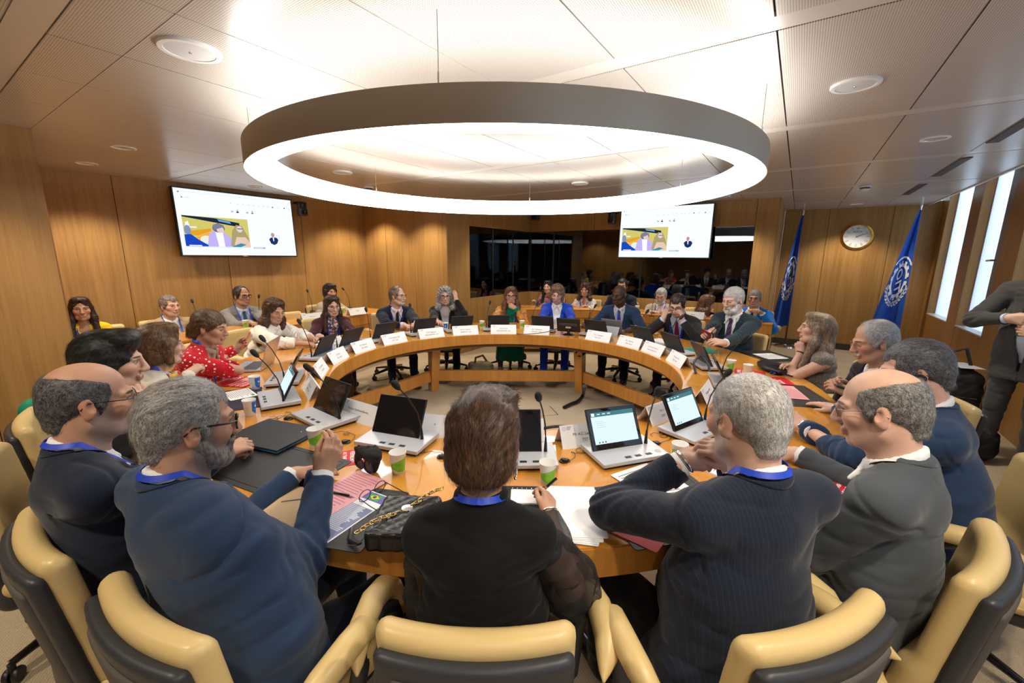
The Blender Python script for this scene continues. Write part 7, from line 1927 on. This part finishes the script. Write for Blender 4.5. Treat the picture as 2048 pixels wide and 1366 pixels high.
q = on_wall(1071, 432, 'A', 7.36); t = thing('wall_speaker', 'small dark speaker above the corner of the booth windows', 'speaker', tuple(q), ROOM_Z - pi / 2); m = MB(); m.box((0, 0, .03), (.13, .12, .22)); m.build('cabinet', DARK_GREY, t, bevel=.012); m = MB(); m.box((0, -.062, .03), (.11, .004, .19)); m.build('grille', BLACK, t)
# wall clock
def clock():
    q = on_wall(1714, 473, 'A', 9.56); t = thing('wall_clock', 'round wall clock with fluted gold rim and white dial', 'clock', tuple(q), ROOM_Z - pi / 2); Mf = Matrix.Rotation(pi / 2, 4, 'X'); R = .225
    def B(m, name, mats, **k): m.v = [tuple(Mf @ Vector(v)) for v in m.v]; return m.build(name, mats, t, **k)
    m = MB(); n = 120
    prof = [(R * .84, .0), (R * .84, .028), (R * .86, .034), (R * .99, .022), (R, .012), (R, 0)]
    m.grid(lambda u, v: (lambda p, a: ((p[0] + (.002 * (-1) ** int(round(u * n * 2)) if .3 < v < .75 else 0)) * cos(a), (p[0]) * sin(a), p[1] + (.0035 * (-1) ** int(round(u * n * 2)) if .3 < v < .9 else 0)))(prof[int(round(v * 5))], 2 * pi * u), n * 2, 6, cu=True)
    B(m, 'fluted_rim', GOLD)
    m = MB(); m.lathe([(R * .85, .012), (0, .0121)], 60); B(m, 'dial', principled('white clock dial', (.72, .75, .8), .4))
    m = MB()
    for k in range(1, 12):
        a = pi / 2 - 2 * pi * k / 12; M = Matrix.Rotation(a, 4, 'Z'); m2 = MB(); m2.box((R * .68, 0, .014), (R * .19, .018, .003)); m2.box((R * .68, 0, .0158), (R * .15, .009, .001), mi=1); m.add([M @ Vector(v) for v in m2.v], m2.f[:6], 0); m.f = m.f[:-6]; m.m = m.m[:-6]; m.v = m.v[:-16]; m.add([M @ Vector(v) for v in m2.v[:8]], m2.f[:6], 0); m.add([M @ Vector(v) for v in m2.v[8:]], [[i - 8 for i in f] for f in m2.f[6:]], 1)
    B(m, 'hour_marker', [GOLD, PAPER])
    m = MB(); flat_text(m, 'ROLEX', .04, Matrix.Translation((0, R * .36, .0128)), 0, bold=True); B(m, 'lettering', principled('bronze lettering', (.3, .2, .08), .4))
    m = MB(); cr = [(-.018, .0), (.018, .0), (.026, .03), (.012, .014), (.009, .036), (.002, .014), (0, .042), (-.002, .014), (-.009, .036), (-.012, .014), (-.026, .03)]
    m.add([(x, R * .56 + y, .0128) for x, y in cr], [tuple(range(len(cr)))]); B(m, 'crown_emblem', GOLD)
    for nm, ang, ln, w in (('hour_hand', 66, R * .42, .012), ('minute_hand', 68, R * .76, .008)):
        a = pi / 2 - radians(ang); M = Matrix.Rotation(a, 4, 'Z'); m = MB(); m.box((ln / 2 - .02, 0, .02 if nm[0] == 'h' else .0235), (ln, w, .002)); m.v = [tuple(M @ Vector(v)) for v in m.v]; B(m, nm, GOLD)
    m = MB(); m.lathe([(.012, .019), (.01, .027), (0, .028)], 16); B(m, 'hub', GOLD, smooth=50)
clock()
# flags on poles
FLAG = principled('blue flag cloth', (.003, .07, .42), .6, sheen=.1)
FLAGW = principled('white flag print', (.75, .77, .8), .7)
def flag(px_top, py_top, a, word, label, rot, wf):
    q = on_wall(px_top, py_top, 'A', a); p = V3(q[0], q[1], 0); t = thing('flag', label, 'flag', tuple(p), ROOM_Z - pi / 2)
    ztop = q[2] - .06
    m = MB(); m.tube([(0, 0, .03), (0, 0, ztop + .06)], .014, 12); pl = m.build('pole', principled('dark wood pole', (.06, .035, .02), .4), t, smooth=40)
    m = MB(); m.lathe([(0, .12), (.012, .09), (.02, .05), (.014, .0), (.016, -.03)], 14, (0, 0, ztop + .02)); m.build('finial', CHROME, pl, smooth=50)
    m = MB(); m.lathe([(0, .05), (.02, .05), (.03, .035), (.17, .02), (.18, 0), (0, 0)], 36); m.build('base', CHROME, t, smooth=40)
    Hf = ztop - .42
    def surf(u, v):
        w = .03 + wf * v ** .95; x = -u * w + .012; z = ztop - Hf * v - .22 * max(0, v - .8) * 5 * (1 - abs(u - .62) / .62 if u < .62 else 1 - (u - .62) / .38 * .35) * .45
        y = -.02 - .05 * v ** .6 * sin(u * 7.5 + v * 2.2) - .02 * v * sin(u * 19 + 1)
        return Vector((x, y, z))
    m = MB(); m.grid(lambda u, v: surf(u, v), 40, 50); o = m.build('cloth', FLAG, t, smooth=80); sd_ = o.modifiers.new('thick', 'SOLIDIFY'); sd_.thickness = .004
    def place(x, y):       # emblem coordinates (-1..1) onto the cloth
        v = .56 - y * .21; w = .03 + wf * v ** .95; u = min(max(.5 - x * wf * .36 / w, .02), .98); c = surf(u, v)
        e = .01; du = surf(min(u + e, 1), v) - surf(max(u - e, 0), v); dv = surf(u, v + e) - surf(u, v - e); n = du.cross(dv).normalized()
        if n.y > 0: n = -n
        return c + n * .006
    m = MB()
    def pg(pts):
        c = (sum(p[0] for p in pts) / len(pts), sum(p[1] for p in pts) / len(pts)); V = [place(*p) for p in pts]; m.add(V, [tuple(range(len(pts)))])
    for k in range(84):      # toothed wheel, broken in three places
        a0, a1 = 2 * pi * k / 84, 2 * pi * (k + 1) / 84
        if k % 28 in (0, 1): continue
        ro = .78 if (k // 3) % 2 else .68
        pg([(.56 * cos(a0), .56 * sin(a0)), (ro * cos(a0), ro * sin(a0)), (ro * cos(a1), ro * sin(a1)), (.55 * cos(a1), .55 * sin(a1))])
    for side in (-1, 1):     # olive branches above and below
        for k in range(7):
            a = radians(-90 * 1 + side * (8 + 11 * k))
            for rr, tw in ((.88, .5), (1.0, -.4)):
                c = (rr * cos(a), rr * sin(a)); d = a + side * pi / 2 + side * tw; pg([(c[0] + .11 * cos(d) * cos(b) - .038 * sin(d) * sin(b), c[1] + .11 * sin(d) * cos(b) + .038 * cos(d) * sin(b)) for b in np.linspace(0, 2 * pi, 9)[:-1]])
        for k in range(4):
            a = radians(90 + side * (6 + 12 * k)); c = (.92 * cos(a), .92 * sin(a)); d = a + side * pi / 2; pg([(c[0] + .12 * cos(d) * cos(b) - .045 * sin(d) * sin(b), c[1] + .12 * sin(d) * cos(b) + .045 * cos(d) * sin(b)) for b in np.linspace(0, 2 * pi, 9)[:-1]])
    V, F = text_mesh(word, .74, 'CENTER', True, .8); cr, sr = cos(radians(rot)), sin(radians(rot))
    m.add([place(x * cr - y * sr, x * sr + y * cr) for x, y in V], F)
    m.build('emblem', FLAGW, t)
flag(1607, 424, 9.28, 'ILO', 'blue flag with white toothed wheel emblem reading ILO, left of the clock', -62, .25)
flag(1843, 412, 9.2, 'OIT', 'blue flag with white toothed wheel emblem reading OIT, right of the clock', -75, .37)
# bags on the floor
def soft_bag(label, p, rz, size, mat, handles=True, name='bag', seed=0):
    t = thing(name, label, 'bag', tuple(p), rz); w, d, h = size; B = Blob(); B.fn(rbox((0, 0, h / 2), (w / 2, d / 2, h / 2), min(w, d, h) * .38), 0, 'u'); B.bounds = lambda: (V3(-w / 2 - .03, -d / 2 - .03, -.02), V3(w / 2 + .03, d / 2 + .03, h + .03))
    V, Q = B.mesh(.009, lambda P: .014 * vnoise(P * 11 + seed) + .006 * vnoise(P * 26)); V[:, 2] = np.maximum(V[:, 2], .001); np_object('bag_body', V, Q, mat, t)
    if handles: m = MB(); m.tube([(-w * .25, 0, h * .9), (-w * .2, .02, h * 1.3), (w * .1, .03, h * 1.42), (w * .28, 0, h * .92)], .016, 8, squash=.5); m.build('handle', mat, t, smooth=50)
    m = MB(); m.box((0, -d / 2 - .002, h * .45), (w * .7, .006, .012)); m.build('zip', DARK_GREY, t)
    return t
BAGK = principled('black nylon', (.012, .012, .013), .7, bump=(60, .3, .004))
q = V3(*room(6.2, -1.52)); soft_bag('black backpack leaning against the wood wall beside the standing man', q, ROOM_Z - pi / 2, (.42, .3, .5), BAGK, seed=1)
t = thing('paper', 'white sheet lying on the black backpack', 'paper', tuple(V3(*room(6.18, -1.55, .535))), ROOM_Z + .3); m = MB(); m.box((0, 0, .004), (.3, .2, .003)); m.build('sheet', PAPER, t)
q = V3(*room(4.95, -1.3)); soft_bag('low black bag on the carpet at the right edge', q, ROOM_Z + .4, (.5, .34, .28), BAGK, seed=3)
q = at(962, 752, 0); soft_bag('beige cloth bag on the floor beside the green skirt', q, .3, (.34, .24, .2), principled('beige canvas', (.36, .3, .2), .85), seed=5)
q = at(676, 800, 0); soft_bag('brown leather bag on the floor under the left inner edge of the table', q, .8, (.36, .2, .36), principled('brown bag leather', (.07, .03, .015), .45), seed=7)
q = on_r(1575, 735, 2.75); soft_bag('dark blue bag behind the chair of the man in petrol suit', V3(q[0], q[1], 0), .4, (.3, .2, .4), principled('navy nylon', (.012, .018, .035), .6), seed=8)
# green garment behind the dark-haired man
q = at(98, 800, .83); t = thing('green_jacket', 'green jacket hung behind the balding man at the left wall', 'jacket', (q[0], q[1], 0), .7)
B = Blob(); B.cap((-.06, 0, .8), (.06, 0, .8), .05, k=.05); B.cap((-.06, 0, .78), (-.08, 0, .45), .06, .07, k=.05); B.cap((.06, 0, .78), (.08, 0, .45), .06, .07, k=.05); B.cap((0, 0, .78), (0, 0, .45), .06, .07, k=.05)
V, Q = B.mesh(.012, lambda P: .012 * vnoise(P * 9)); np_object('garment', V, Q, principled('emerald cloth', (.0, .26, .15), .7), t)
# floor hatch in the middle of the ring
q = at(1070, 822, 0); t = thing('floor_hatch', 'carpeted floor socket hatch with dark pull inside the ring', 'floor hatch', (q[0], q[1], 0), .25)
m = MB(); m.span((-.2, -.16, .0005), (.2, .16, .004)); m.build('lid', CARPET, t); m = MB(); m.span((-.12, -.13, .0035), (-.06, -.11, .006)); m.build('pull', BLACK, t); m = MB(); m.span((.195, -.16, .002), (.203, .1, .0055)); m.build('slot', BLACK, t)
# stacks of cups and flasks on the booth ledge behind the glass
for k, (px, lab) in enumerate(((1053, 'white cup stack behind the left booth window'), (1138, 'white cup stack behind the glass by the dusty pink jacket'), (1208, 'white cup stack behind the glass beside the bald man'), (1377, 'white cup stack with blue print behind the man with magenta tie'))):
    q = on_wall(px, 560, 'A', 7.6 if k else 7.58) if k else on_wall(px, 560, 'B', 4.72); t = thing('cup_stack', lab, 'cups', (q[0], q[1], .906), 0, 'stacked paper cups behind the booth glass'); m = MB()
    for j in range(5): m.lathe([(.026, .03 * j), (.036, .03 * j + .085), (.037, .03 * j + .088), (.034, .03 * j + .088)], 20)
    m.build('cup_sleeve', CUP_W, t, smooth=40); m = MB(); m.lathe([(.0335, .165), (.0362, .19)], 20); m.build('blue_band', CUP_B, t)
q = on_wall(1190, 560, 'A', 7.62); t = thing('flask', 'black vacuum flask behind the booth glass', 'flask', (q[0], q[1], .906)); m = MB(); m.lathe([(0, 0), (.06, 0), (.062, .02), (.06, .2), (.035, .25), (.035, .28), (0, .285)], 24); m.build('flask_body', BLACK_GLOSS, t, smooth=40); m = MB(); m.tube([(.05, 0, .2), (.1, 0, .18), (.1, 0, .08), (.06, 0, .05)], .008, 8); m.build('handle', BLACK, t, smooth=50)
# ------------------------------------------------------------------ turn the viewer's frame into the room's axes
bpy.context.view_layer.update()
for o in list(S.objects):
    if o.parent is None and o is not cam: o.matrix_world = WORLD_TURN @ o.matrix_world
